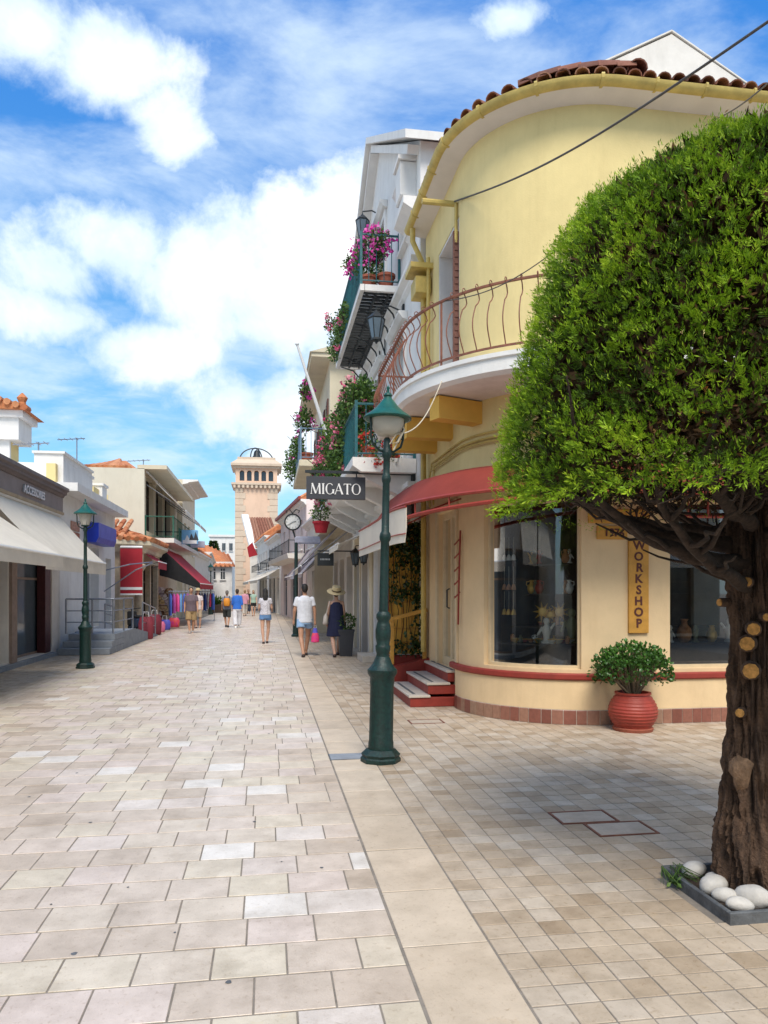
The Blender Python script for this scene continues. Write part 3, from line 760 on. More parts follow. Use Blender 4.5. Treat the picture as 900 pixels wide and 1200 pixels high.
# hip ridge tiles, stepping up from the corner of the eaves
pa = P1.P(4.75,.46,7.50); pb = Vector((5.3,11,8.55))
for hp, (pa,pb,nr) in enumerate(((P1.P(3.0,.42,7.53), P1.P(4.75,.30,7.66), 6), (P1.P(4.75,.26,7.74), Vector((5.2,11,8.62)), 8))):
    for k in range(nr):
        q = MB(); q.ct = random.random()*.7; a = pa.lerp(pb, k/nr); b = pa.lerp(pb, (k+1.2)/nr); d = (b-a).normalized(); sd = d.cross(Vector((0,0,1))).normalized(); up = sd.cross(d)
        if up.z < 0: up = -up
        if hp == 0: a = P1.P(3.5+1.25*k/nr, .20-.04*k/nr, 7.65+.11*k/nr+random.uniform(-.01,.02)); b = P1.P(3.5+1.25*(k+1.15)/nr, .20-.04*k/nr, 7.68+.11*(k+1)/nr)
        pts = []
        for c_, r_ in ((a,.12),(b,.10)):
            for kk in range(8):
                an = PI*kk/7; pts.append(c_ + sd*math.cos(an)*r_ + up*(math.sin(an)*r_ - .02))
            for kk in range(8):
                an = PI*(7-kk)/7; pts.append(c_ + sd*math.cos(an)*(r_-.016) + up*(math.sin(an)*(r_-.016) - .02))
        q.add(pts, [(i,(i+1)%16,16+(i+1)%16,16+i) for i in range(16)] + [tuple(range(15,-1,-1)), tuple(range(16,32))]); q.build('ridge_tile', M_rooftile, rf, smooth=30)
# rain pipes and hopper
q = MB(); q.tube([P1.P(.25,.27,7.5), P1.P(.25,.27,7.27), P1.P(.25,.12,6.95), P1.P(.25,.09,6.6), P1.P(.25,.09,.62)], .045, 8); q.tube([P1.P(.52,.07,6.9), P1.P(.52,.07,4.35)], .03, 8); dp = q.build('downpipe', M_gutter, R1, smooth=50)
q = MB(); q.cbox(2.33,2.58,11.7,12.1,6.35,6.62,.01); q.box(2.24,2.6,11.62,12.14,6.72,6.8); q.build('hopper_box', M_gutter, dp)
q = MB(); q.tube([P1.P(2.1,.02,6.95), P1.P(2.1,.5,6.95)], .04, 8); q.tube([P1.P(2.13,.03,6.95), P1.P(2.13,.03,6.4)], .025, 6); q.build('cable_bracket', M_gutter, R1)
q = MB()
for k, (zz, oo) in enumerate(((3.55,.03),(3.62,.03),(3.50,.045))): q.tube(P1.line(.6, 8, oo, zz, 40), .014, 5)
q.tube([P1.P(.6,.03,3.62), P1.P(.45,.035,3.4), P1.P(.45,.03,2.95)], .014, 5); q.tube([P1.P(.75,.03,3.55), P1.P(.72,.035,3.2), P1.P(.72,.03,2.95)], .014, 5)
q.build('wall_conduit', M_gutter, R1)
# gable wall behind, white
mb = MB()
ga, gb, gc = yp(700,78,15), yp(787,40,15), yp(878,102,15)
mb.extr([(ga.x-.6,15,0),(gc.x+.3,15,0),(gc.x+.3,15,gc.z-.15),(gb.x,15,gb.z),(ga.x-.6,15,ga.z-.35)], (0,6,0))
GB = mb.build('gabled_house', M_white2, label='pale gabled wall rising behind the yellow corner building roof', cat='building')
q = MB()
for a,b in ((Vector((ga.x-.7,0,ga.z-.36)), Vector((gb.x,0,gb.z+.04))), (Vector((gb.x,0,gb.z+.04)), Vector((gc.x+.4,0,gc.z-.2)))):
    q.beam((a.x,18,a.z+.03),(b.x,18,b.z+.03),6.04,.03)
q.build('roof_edge', M_white2, GB)

# awning round the corner
AW = thing('corner_awning', 'red canvas awning on open red frame curving round the yellow corner building', 'awning', (0,0,0))
sA0, sA1 = -.0, 8.2
def az(s_): return min(1., max(0., (s_-1.2)/3.0))
def aprof(s_):
    g = az(s_); zf = 2.66 + .10*g; zt = 3.22 - .08*g
    return [(.01,zt),(.30,zt-.03),(.60,zt-.12),(.82,zf+.12),(.93,zf)]
mb = MB(); cs = P1.cuts(sA0+.05, sA1, step=.15); vs = []
for t in cs:
    pr_ = aprof(t); vs += [P1.P(t,o,z) for o,z in pr_ + [(o-.006,z-.012) for o,z in reversed(pr_)]]
mb.add(vs, [(i*10+k, i*10+(k+1)%10, (i+1)*10+(k+1)%10, (i+1)*10+k) for i in range(len(cs)-1) for k in range(10)]); mb.build('canvas', M_redcanvas, AW, smooth=40)
def awtube(name, o, zf, r, a=sA0, b=sA1):
    q = MB(); k = 60; q.tube([P1.P(a+(b-a)*i/k, o, zf(a+(b-a)*i/k)) for i in range(k+1)], r, 6); q.build(name, M_redmetal, AW)
zfb = lambda s_: 2.66 + .10*az(s_)
zlb = lambda s_: 2.42 + .25*az(s_)
awtube('front_bar', .95, zfb, .022); awtube('lower_bar', .93, zlb, .026); awtube('wall_bar', .03, lambda s_: 3.1, .02, .9)
for i in range(22):
    s_ = sA0 + (sA1-sA0)*i/21
    q = MB(); q.tube([P1.P(s_,.94,zfb(s_)), P1.P(s_,.935,zlb(s_))], .011, 5); q.build('strut', M_redmetal, AW)
    if i % 3 == 0:
        q = MB(); q.tube([P1.P(s_,o-.01,z-.02) for o,z in aprof(s_)], .012, 5); q.tube([P1.P(s_,.93,zlb(s_)), P1.P(s_,.02,2.85)], .012, 5); q.build('rib', M_redmetal, AW)
# lower truss over the second window
for z_ in (2.5,): 
    q = MB(); q.tube(P1.line(5.0, 8.0, .5, 2.46, 10), .018, 5); q.tube(P1.line(5.0, 8.0, .5, 2.74, 10), .014, 5)
    for k in range(13): q.tube([P1.P(5.0+.25*k,.5,2.46), P1.P(5.0+.25*k,.5,2.74)], .012, 5)
    q.build('inner_truss', M_redmetal, AW)
# west end: cream valance with red piping, reaching over the trellis
VX = 1.64
q = MB(); sv = 2.62; cs = P1.cuts(0, sv, step=.2); pv = [(VX-.02,13.3)] + [(P1.P(t,.965)[0],P1.P(t,.965)[1]) for t in cs]
vs = []
for k_, (x_,y_) in enumerate(pv):
    e_ = 0. if k_ < len(pv)-1 else .06
    vs += [(x_,y_,2.22+e_*3),(x_,y_,2.66),(x_+.012,y_+.004,2.66),(x_+.012,y_+.004,2.22+e_*3)]
q.add(vs, [(i_*4+k_, i_*4+(k_+1)%4, i_*4+4+(k_+1)%4, i_*4+4+k_) for i_ in range(len(pv)-1) for k_ in range(4)] + [(0,1,2,3)] + [tuple(len(vs)-4+k_ for k_ in range(4))]); q.build('valance', M_creamcanvas, AW)
q = MB(); q.tube([(x_-.008,y_,2.33) for x_,y_ in pv], .008, 5); q.tube([(x_,y_,2.67) for x_,y_ in pv], .016, 5); q.build('piping', M_redmetal, AW)
q = MB(); q.add([(VX,12.15,2.66),(VX,13.3,2.66),(2.51,13.3,3.2),(2.51,12.26,3.28)], [(0,1,2,3)]); q.build('end_canvas', M_redcanvas, AW)

# ivy trellis at the end of the steps
TR = thing('trellis_screen', 'ochre wall panel with wooden trellis beside the red entrance steps', 'trellis', (2.1,12.3,0)); TR.location=(0,0,0)
q = MB(); q.box(2.0, 2.6, 12.36, 12.42, .55, 2.75); q.build('panel', M_ochre, TR)
for k in range(4): q = MB(); q.box(2.05+k*.16, 2.07+k*.16, 12.335, 12.358, .56, 2.7); q.build('upright', M_wood, TR)
for k in range(9): q = MB(); q.box(2.01, 2.59, 12.315, 12.334, .75+k*.22, .77+k*.22); q.build('lath', M_wood, TR)
q = MB(); q.box(1.93,1.998,12.3,12.42,0,2.75); q.build('edge_post', M_redband, TR)
q = MB(); q.cbox(2.0,2.6,12.25,12.43,0,.54,.01); q.build('base', M_redband, TR)
HG = thing('wooden_handrail', 'yellow stained wooden handrail standing in front of the ivy trellis', 'handrail', (0,0,0))
q = MB(); q.beam((2.0,12.02,.42),(2.0,12.02,1.12),.06,.06); q.build('post', M_wood, HG)
q = MB(); q.beam((2.54,12.02,.42),(2.54,12.02,1.26),.06,.06); q.build('post', M_wood, HG)
q = MB(); q.beam((1.95,12.02,1.14),(2.58,12.02,1.30),.075,.06); q.build('top_bar', M_wood, HG)
q = MB(); q.add([(1.94,11.9,0),(2.6,11.9,0),(2.6,11.9,.52),(1.94,11.9,.36),(1.94,12.14,0),(2.6,12.14,0),(2.6,12.14,.52),(1.94,12.14,.36)], [(0,1,2,3),(7,6,5,4),(0,4,5,1),(1,5,6,2),(2,6,7,3),(3,7,4,0)]); q.build('ramped_kerb', M_redband, HG)
IV = thing('climbing_ivy', 'dark green ivy climbing the ochre trellis panel', 'ivy', (2.3,12.2,.5)); IV.location=(0,0,0)
cen = []
for k in range(1150):
    r = random.random()
    if r < .55: x, z = random.uniform(1.98,2.62), 2.75 - abs(random.gauss(0,.42))
    elif r < .82: x, z = 2.60 - abs(random.gauss(0,.10)), random.uniform(.6,2.6)
    else: x, z = random.uniform(2.0,2.6), random.choice((.65,.75,1.55,1.6)) + random.gauss(0,.07)
    cen.append((x, 12.30 - random.random()*.12, max(.56,z)))
cen = np.array(cen); nr = rng.normal(size=cen.shape)*.6 + np.array([0,-.5,-.6])
leaf_obj('foliage', cen, nr, rng.uniform(.05,.095,len(cen)), M_ivy, IV, width=.85)
q = MB()
for k in range(7):
    x = 2.05+.08*k; q.tube([(x+random.uniform(-.04,.04), 12.3, .56+j*.24) for j in range(9)], .006, 4)
q.build('stem', M_twig, IV)

# red hanging ornament beside the door
OR = thing('wall_ornament', 'dark red openwork wooden ornament hanging beside the glazed door', 'ornament', (0,0,0))
s_ = sD2 + .25; n = P1.N(s_); t_ = P1.T(s_)
q = MB(); q.tube([P1.P(s_,.04,2.42) + t_*.07, P1.P(s_,.05,1.6)+t_*.03, P1.P(s_,.04,.0+1.15)-t_*.02], .014, 5); q.build('spine', M_redband, OR)
for k in range(5):
    z = 2.25 - k*.18
    q = MB(); q.tube([P1.P(s_,.04,z+.06)+t_*.06, P1.P(s_,.09,z-.02)-t_*.02, P1.P(s_,.05,z)-t_*.12], .010, 5); q.build('curl', M_redband, OR)

# workshop sign boards
SG = thing('workshop_sign', 'tall ochre signboard with dark lettering WORKSHOP down its length', 'sign', (0,0,0))
Ys = 8.5
def south_board(x0,y0,x1,y1,name,par):
    a, b = yp(x0,y0,Ys-.03), yp(x1,y1,Ys-.03); q = MB(); q.cbox(a.x,b.x,Ys-.035,Ys-.004,b.z,a.z,.006); q.build(name, M_signwood, par); return a, b
a, b = south_board(737,632,760,742,'board',SG)
xc = (a.x+b.x)/2; zt = a.z-.02; st = (a.z-b.z-.06)/8
for k, ch in enumerate('WORKSHOP'):
    me = text_mesh('letter', ch, .145, M_brownpaint, .003, bold=.004); obj('letter', me, SG, loc=(xc+random.uniform(-.006,.006), Ys-.038, zt-.10-k*st*1.0), rot=(PI/2,random.uniform(-.05,.05),0))
SG2 = thing('year_sign', 'small ochre signboard reading 1976 half hidden under tree branches', 'sign', (0,0,0)); a, b = south_board(700,616,735,632,'board',SG2)
me = text_mesh('letter', '1976', .13, M_brownpaint, .003, bold=.003); obj('lettering', me, SG2, loc=((a.x+b.x)/2+.02, Ys-.038, b.z+.035), rot=(PI/2,.04,0))
SG3 = thing('upper_sign', 'ochre signboard ending in LY above the WORKSHOP board', 'sign', (0,0,0)); a, b = south_board(690,596,761,614,'board',SG3)
me = text_mesh('letter', 'LY', .14, M_brownpaint, .003, align='RIGHT', bold=.004); obj('lettering', me, SG3, loc=(b.x-.03, Ys-.038, b.z+.035), rot=(PI/2,0,0))

# goods in the display windows
M_clay = mat('small_clay', (.60,.28,.13), .6, .15, 20, .1, 60); M_pale = mat('pale_pottery', (.82,.79,.74), .45, .08, 20, .1, 60); M_gold = mat('gilt', (.80,.48,.10), .4, .1, 20, .1, 60, metal=.3); M_olive = mat('bronze_green', (.22,.22,.12), .5, .15, 20, .1, 60)
GMATS = (M_clay, M_pale, M_gold, M_olive, M_redpot)
GN = ('clay','pale','gilt','bronze green','red')
def good(kind, mi, s_, off, z, sc, lab):
    p = P1.P(s_, off, z); t = thing({'bowl':'bowl','vase':'vase','figure':'figurine','sun':'sun_ornament','shell':'hanging_ornament'}[kind], lab, {'bowl':'bowl','vase':'vase','figure':'figurine','sun':'ornament','shell':'ornament'}[kind], p, random.random()*6, 'pottery in the workshop windows')
    q = MB(); m = GMATS[mi]
    if kind == 'bowl':
        q.lathe([(.02,0),(.03,.003),(.026,.01),(.05,.035),(.062,.055),(.056,.055),(.045,.037),(.01,.015)], seg=12); q.build('bowl_body', m, t, smooth=40)
        q = MB(); q.lathe([(.058,.053),(.065,.056),(.065,.062),(.057,.06)], seg=12); q.build('rim', M_gold, t)
    elif kind == 'vase':
        q.lathe([(.025,0),(.04,.02),(.055,.06),(.045,.10),(.02,.13),(.02,.15),(.03,.165),(.022,.165),(.012,.14)], seg=12); q.build('vase_body', m, t, smooth=40)
        q = MB()
        for sg in (-1,1): q.tube([(sg*.02,0,.15),(sg*.06,0,.145),(sg*.062,0,.11),(sg*.045,0,.095)], .006, 5)
        q.build('handle', m, t)
    elif kind == 'figure':
        q.lathe([(.035,0),(.035,.012),(.02,.02),(.022,.05),(.032,.085),(.02,.115),(.012,.125)], seg=10); q.cap((.03,0,.10),(.055,.01,.06),.01,.008,6); q.cap((-.03,0,.10),(-.05,.01,.13),.01,.008,6); q.build('figure_body', m, t, smooth=50)
        q = MB(); q.ellip((0,0,.145),.02,.02,.025,8,6); q.build('head', m, t, smooth=60)
    elif kind == 'sun':
        q.ellip((0,0,.09),.03,.012,.03,10,6); q.build('disc', m, t, smooth=60)
        q = MB()
        for k in range(9):
            a = 2*PI*k/9; q.add([(math.cos(a-.25)*.03,0,.09+math.sin(a-.25)*.03),(math.cos(a)*.065,0,.09+math.sin(a)*.065),(math.cos(a+.25)*.03,0,.09+math.sin(a+.25)*.03),(math.cos(a)*.035,.01,.09+math.sin(a)*.035)],[(0,1,3),(1,2,3),(0,3,2),(0,2,1)])
        q.build('rays', m, t); q = MB(); q.tube([(0,0,0),(0,0,.07)], .004, 5); q.lathe([(.03,0),(.03,.008),(.004,.012)], seg=10); q.build('stand', M_darkwood, t); t.rotation_euler = (0,0,math.atan2(-P1.N(s_).x, P1.N(s_).y))
    t.scale = (sc,sc,sc); return t
ww = sW2 - sW1
def sw(f): return sW1 + ww*f
ORD = ['first','second','third','fourth','fifth','sixth','seventh','eighth','ninth','tenth','eleventh','twelfth','thirteenth','fourteenth','fifteenth','sixteenth','last']
k = 0
for f in np.linspace(.18,.93,17):
    mi = k % 5; good('bowl' if k%3 else 'vase', mi, sw(f)+random.uniform(-.02,.02), -.22-.18*random.random(), .949, random.uniform(.75,1.0) if k%3 else .6, f'{GN[mi]} {"bowl" if k%3 else "small vase"} on the lowest curved window shelf, {ORD[k]} from the door'); k += 1
for f in (.5,.58,.66,.74,.82): mi = (k*2)%5; good('bowl' if k%2 else 'vase', mi, sw(f), -.58, 1.149, .95, f'{GN[mi]} {"bowl" if k%2 else "vase"} on the second shelf of the tall curved display window'); k += 1
good('figure', 1, sw(.64), -.30, .949, 1.9, 'white figurine among gilt suns in the tall curved display window')
for f, z in ((.53,1.149),(.65,1.149),(.78,1.149)): good('sun', 2, sw(f), -.52, z, 2.1 if f != .65 else 1.7, 'gilt sun ornament ' + {.53:'left of', .65:'right above', .78:'past'}[f] + ' the white figurine in the curved window')
good('figure', 3, sw(.95), -.45, .949, 2.6, 'bronze green figure at the edge of the tall curved display window')
for z, nm in ((1.568,'third'),(1.968,'top')):
    for f in (.1,.2,.3,.88,.96): mi = k%5; good('figure' if k%2 else 'vase', mi, sw(f), -.80, z, 1.1, f'{GN[mi]} {"figurine" if k%2 else "vase"} on the {nm} shelf of the tall curved display window'); k += 1
for f in (.08,.15,.22):
    for z in (1.30,1.62,2.0):
        p = P1.P(sw(f), -.28, z); t = thing('hanging_bell', f'small clay bell on the {["first","second","third"][[.08,.15,.22].index(f)]} cord from the door side, {["lowest","middle","top"][[1.30,1.62,2.0].index(z)]} in the curved window', 'bell', p, 0, 'clay bells on cords')
        q = MB(); q.lathe([(.035,0),(.03,.03),(.022,.06),(.008,.075)], seg=10); q.build('bell', GMATS[(k)%3], t, smooth=40); q = MB(); q.tube([(0,0,.07),(0,0,.30)], .003, 4); q.build('cord', M_cablew, t); k += 1
for f in (.12,.22,.3,.42,.55,.68,.8): mi = k%4; s_ = sX1 + 1.9*f; good('figure' if k%2 else 'vase', [2,1,0,3][mi], s_, -.40, .949, 1.3+.5*(k%3==0), f'{["gilt","pale","clay","bronze green"][mi]} {"figurine" if k%2 else "vase"} in the window behind the trunk, {ORD[[.12,.22,.3,.42,.55,.68,.8].index(f)]} from the sign'); k += 1
# ================================================================== CLIPPED CONIFER
TX, TY = 2.57, 3.63
TREE = thing('conifer_tree', 'big clipped dome conifer with bare knotted trunk in a slate edged bed', 'tree', (TX,TY,0))
# trunk
seg, rings = 150, 150; vs = []
def trunk_c(z): return (.010*math.sin(z*2.1)+.02*z/2 - .02, .015*math.sin(z*1.4+1))
for i in range(rings+1):
    z = -.02 + 2.75*i/rings; cx, cy = trunk_c(z)
    r0 = .148 + .025*math.exp(-z*5) - .012*z + .018*math.sin(z*3.3+.6)
    for k in range(seg):
        a = 2*PI*k/seg; tw = a + z*.55
        wv = mnoise.fractal((math.cos(a)*1.6, math.sin(a)*1.6, z*.9), 1, 2, 3)
        rid = 1-abs(mnoise.noise((tw*4.2+wv*1.5, z*1.1, wv)))*2.2
        rid2 = 1-abs(mnoise.noise((tw*9.5+wv*2.5, z*2.6, 7+wv)))*2.2
        lump = mnoise.fractal((math.cos(a)*1.3, math.sin(a)*1.3, z*2.0), 1, 2, 4)
        fine = mnoise.fractal((math.cos(a)*9, math.sin(a)*9, z*6), 1, 2, 4)
        r = r0*(1 + .15*lump) + .046*(rid-.5) + .022*(rid2-.5) + .014*fine
        vs.append((cx + r*math.cos(a), cy + r*math.sin(a), z))
q = MB(); q.add(vs, [(i*seg+k, i*seg+(k+1)%seg, (i+1)*seg+(k+1)%seg, (i+1)*seg+k) for i in range(rings) for k in range(seg)]); trk = q.build('trunk', M_bark, TREE, smooth=70)
def on_trunk(px, py, rad=.17):
    d = pix_dir(px, py).normalized(); o = Vector((0,0,CAM_H)); best = None
    for i in range(400):
        p = o + d*(2.8 + i*.005); cx, cy = trunk_c(p.z)
        rr = math.hypot(p.x-TX-cx, p.y-TY-cy)
        if rr < rad: return p - Vector((TX,TY,0)), Vector((p.x-TX-cx, p.y-TY-cy, 0)).normalized()
        if best is None or rr < best[0]: best = (rr, p, Vector((p.x-TX-cx, p.y-TY-cy, 0)).normalized())
    return best[1] - Vector((TX,TY,0)), best[2]
for px, py, rd in ((876,682,.020),(847,706,.016),(897,723,.016),(883,737,.026),(876,754,.030),(880,786,.032),(868,835,.018)):
    p, n = on_trunk(px, py); n = (n*.8 + Vector((-.25,-.75,0))*.5).normalized()
    q = MB(); rd *= 1.25; q.tube([p - n*.08, p + n*.012, p + n*.02], [rd*1.3, rd*1.2, rd*1.05], 12); stub = q.build('cut_stub', M_bark, TREE)
    q = MB(); q.tube([p + n*.0195, p + n*.025, p + n*.026], [rd*random.uniform(.9,1.05), rd*.96, rd*.5], 9); q.build('cut_face', M_cutwood, stub)
p, n = on_trunk(868, 905); n = (n + Vector((-.2,-.5,0))).normalized(); q = MB()
pts = []
for k in range(14):
    a = 2*PI*k/14; t_ = n.cross(Vector((0,0,1))).normalized(); rr = 1 + .15*math.sin(a*3)
    rr *= 1+.12*math.sin(a*5+1); pts.append(p + t_*math.cos(a)*.055*rr + Vector((0,0,1))*math.sin(a)*.095*rr + n*.002)
q.add(pts + [p + n*.045] + [p + (x-p)*.6 + n*.036 for x in pts], [(k,(k+1)%14,15+(k+1)%14,15+k) for k in range(14)] + [(15+k,15+(k+1)%14,14) for k in range(14)]); q.build('bark_scar', M_scar, TREE, smooth=70)
# dome profile (z, r)
prof_z = np.array([2.00,2.06,2.16,2.30,2.52,2.80,3.05,3.28,3.46,3.60,3.71,3.79,3.84,3.86])
prof_r = np.array([1.30,1.36,1.38,1.37,1.33,1.27,1.21,1.15,1.07,.97,.83,.62,.33,.02])
def dome(n, jitter=.03, zmin=1.9):
    seglen = np.hypot(np.diff(prof_z), np.diff(prof_r)); area = seglen*(prof_r[1:]+prof_r[:-1]); cdf = np.cumsum(area)/area.sum()
    u = rng.random(n); i = np.searchsorted(cdf, u); f = rng.random(n)
    z = prof_z[i] + (prof_z[i+1]-prof_z[i])*f; r = prof_r[i] + (prof_r[i+1]-prof_r[i])*f
    th = rng.random(n)*2*PI
    dz = -(prof_r[i+1]-prof_r[i]); dr = (prof_z[i+1]-prof_z[i]); l = np.hypot(dz,dr)
    nr = np.stack([np.cos(th)*dr/l, np.sin(th)*dr/l, dz/l], 1)
    pos = np.stack([np.cos(th)*r, np.sin(th)*r, z], 1)
    return pos, nr, th
# lumpiness: clump field
def clump(pos):
    return np.array([mnoise.fractal((p[0]*3.4, p[1]*3.4, p[2]*3.4), 1., 2., 3) for p in pos])
NS = 54000
pos, nr, th = dome(NS)
cl = clump(pos)
hole = np.array([mnoise.noise((p[0]*5.5+9, p[1]*5.5, p[2]*5.5)) for p in pos])
keep = ((hole > -.26) | (rng.random(NS) < .30)) & ~((np.sin(th) > .1) & (pos[:,2] < 2.22))
pos, nr, th, cl = pos[keep], nr[keep], th[keep], cl[keep]; n = len(pos)
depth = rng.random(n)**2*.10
base = pos + nr*(cl[:,None]*.075 - .05) - nr*depth[:,None]
# each spray: a drooping-up fan of blades
KB = 9
spray_dir = nr*.75 + np.array([0,0,.5]) + rng.normal(size=(n,3))*.40; spray_dir /= np.linalg.norm(spray_dir,axis=1,keepdims=True)
sidev = np.cross(spray_dir, rng.normal(size=(n,3))); sidev /= np.linalg.norm(sidev,axis=1,keepdims=True)
ss = rng.uniform(.026,.052,n)
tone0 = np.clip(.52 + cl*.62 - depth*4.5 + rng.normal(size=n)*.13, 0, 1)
Cn, Dn, Sn, Tn = [], [], [], []
for k in range(KB):
    if k == KB-1: off, ang, ln = .55, 0, .5
    else:
        lev = k//2; off = [.06,.24,.42,.58][lev]; ang = (.80-.10*lev)*(1 if k%2 else -1); ln = [.50,.46,.40,.32][lev]
    d = spray_dir*math.cos(ang) + sidev*math.sin(ang)
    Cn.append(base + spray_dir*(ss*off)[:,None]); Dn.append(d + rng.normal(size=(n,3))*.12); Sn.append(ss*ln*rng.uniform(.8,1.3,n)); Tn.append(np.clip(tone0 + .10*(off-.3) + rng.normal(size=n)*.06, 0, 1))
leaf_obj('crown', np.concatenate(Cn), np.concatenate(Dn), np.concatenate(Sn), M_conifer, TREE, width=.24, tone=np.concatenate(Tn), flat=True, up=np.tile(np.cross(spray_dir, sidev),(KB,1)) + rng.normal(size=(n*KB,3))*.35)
# finer outer tips in a lighter tone, with ragged outline
pos2, nr2, _ = dome(5200); cl2 = clump(pos2)
tp = pos2 + nr2*(cl2[:,None]*.05 - .01)
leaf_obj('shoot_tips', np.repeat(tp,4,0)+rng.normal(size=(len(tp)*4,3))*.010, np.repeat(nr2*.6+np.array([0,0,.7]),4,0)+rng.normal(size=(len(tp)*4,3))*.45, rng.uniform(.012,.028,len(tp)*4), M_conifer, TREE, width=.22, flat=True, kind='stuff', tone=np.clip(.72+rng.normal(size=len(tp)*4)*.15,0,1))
# brown inner growth
N3 = 34000; pos3, nr3, _ = dome(N3); inn = pos3*np.array([.84,.84,1]) - np.array([0,0,.06]) - nr3*rng.random(N3)[:,None]*.12
inn[:,2] = np.maximum(inn[:,2], 2.16 + rng.random(N3)*.25)
leaf_obj('inner_growth', inn, nr3*.5+rng.normal(size=nr3.shape), np.where(inn[:,2] < 2.5, .5, 1.)*rng.uniform(.07,.16,N3), M_deadleaf, TREE, width=.3, flat=True, kind='stuff', tone=np.clip(rng.random(N3)**2.2,0,1))
# drooping green sprays round the lower rim
NR = 1500; tr_ = rng.random(NR)*2*PI; rr_ = 1.36 - rng.random(NR)**1.5*.55
pr_ = np.stack([np.cos(tr_)*rr_, np.sin(tr_)*rr_, 2.04 + (1.36-rr_)*.25 + rng.normal(size=NR)*.035], 1)
dr_ = np.stack([np.cos(tr_)*.8, np.sin(tr_)*.8, np.full(NR,-.15)], 1) + rng.normal(size=(NR,3))*.35
kr_ = np.sin(tr_) < .15; pr_, dr_, rr_ = pr_[kr_], dr_[kr_], rr_[kr_]; NR = len(pr_)
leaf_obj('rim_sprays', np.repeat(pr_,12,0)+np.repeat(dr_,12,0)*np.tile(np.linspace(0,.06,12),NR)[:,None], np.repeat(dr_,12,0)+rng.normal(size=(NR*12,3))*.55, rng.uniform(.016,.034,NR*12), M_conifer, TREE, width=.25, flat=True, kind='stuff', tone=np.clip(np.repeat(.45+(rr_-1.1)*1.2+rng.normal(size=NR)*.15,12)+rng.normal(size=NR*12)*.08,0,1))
# a few brown patches on the outside
pt = []
for c_ in ((-1.0,-.55,3.1),(-.35,-1.02,2.95),(-.15,-1.2,2.45),(-1.2,-.3,2.3),(-.5,-.35,3.75),(-.75,-.9,2.7)):
    for k in range(40): pt.append(np.array(c_) + rng.normal(size=3)*.045)
pt = np.array(pt); leaf_obj('withered_tufts', pt, rng.normal(size=pt.shape), rng.uniform(.02,.036,len(pt)), M_deadleaf, TREE, width=.3, tone=rng.uniform(.5,1,len(pt)), kind='stuff')
# limbs
def limb(p0, p1, r0, r1, sag=.08, wob=.04, n=10, name='limb', par=None):
    p0, p1 = Vector(p0), Vector(p1); pts = []
    for i in range(n+1):
        f = i/n; p = p0.lerp(p1, f); p.z += -sag*math.sin(PI*f)
        p += Vector((mnoise.noise((p0.x*9+f*4,1,p1.x)), mnoise.noise((2,f*4,p1.y*7)), mnoise.noise((f*5,p1.z*3,4))))*wob*math.sin(PI*min(1,f*1.2))
        pts.append(p)
    q = MB(); q.tube(pts, [r0+(r1-r0)*i/n for i in range(n+1)], 8); q.build(name, M_twig, par or TREE, smooth=60); return pts
main = []
for az, l, z0, z1, r in ((3.45,1.15,1.75,2.05,.055),(3.9,1.1,1.95,2.15,.045),(3.05,1.15,1.85,2.2,.05),(4.5,1.05,1.9,2.1,.045),(5.2,1.05,1.9,2.2,.04),(2.3,1.1,1.9,2.2,.045),(1.5,1.1,1.9,2.2,.04),(.7,1.1,1.9,2.2,.04),(-.1,1.05,1.9,2.2,.04),(3.7,1.0,1.62,1.98,.04),(4.2,.95,2.1,2.3,.035)):
    pts = limb((math.cos(az)*.08, math.sin(az)*.08, z0), (math.cos(az)*l, math.sin(az)*l, z1), r, .015, .06 if r < .05 else .10); main.append((pts, az))
for pts, az in main:
    for k in range(9):
        b = pts[2+k] if 2+k < len(pts) else pts[-1]; a2 = az + random.uniform(-.9,.9)
        e = b + Vector((math.cos(a2), math.sin(a2), random.uniform(.1,.9)))*random.uniform(.3,.55)
        if math.hypot(e.x,e.y) > 1.2: e.x *= .85; e.y *= .85
        limb(b, e, .014, .004, .02, .06, 6, 'branch')
for k in range(170):      # hanging dead twigs below
    a_ = random.uniform(0,2*PI) if k > 130 else random.uniform(2.8,5.2); r_ = random.uniform(.3,1.1); p = Vector((math.cos(a_)*r_, math.sin(a_)*r_, random.uniform(2.05,2.2)))
    e = p + Vector((random.gauss(0,.14), random.gauss(0,.14), random.uniform(-.17,.03))); limb(p, e, .005, .002, .02, .05, 4, 'twig')
# upright inner leader
limb((0,0,2.6), (.02,.02,3.8), .12, .02, 0, .05, 10, 'leader')
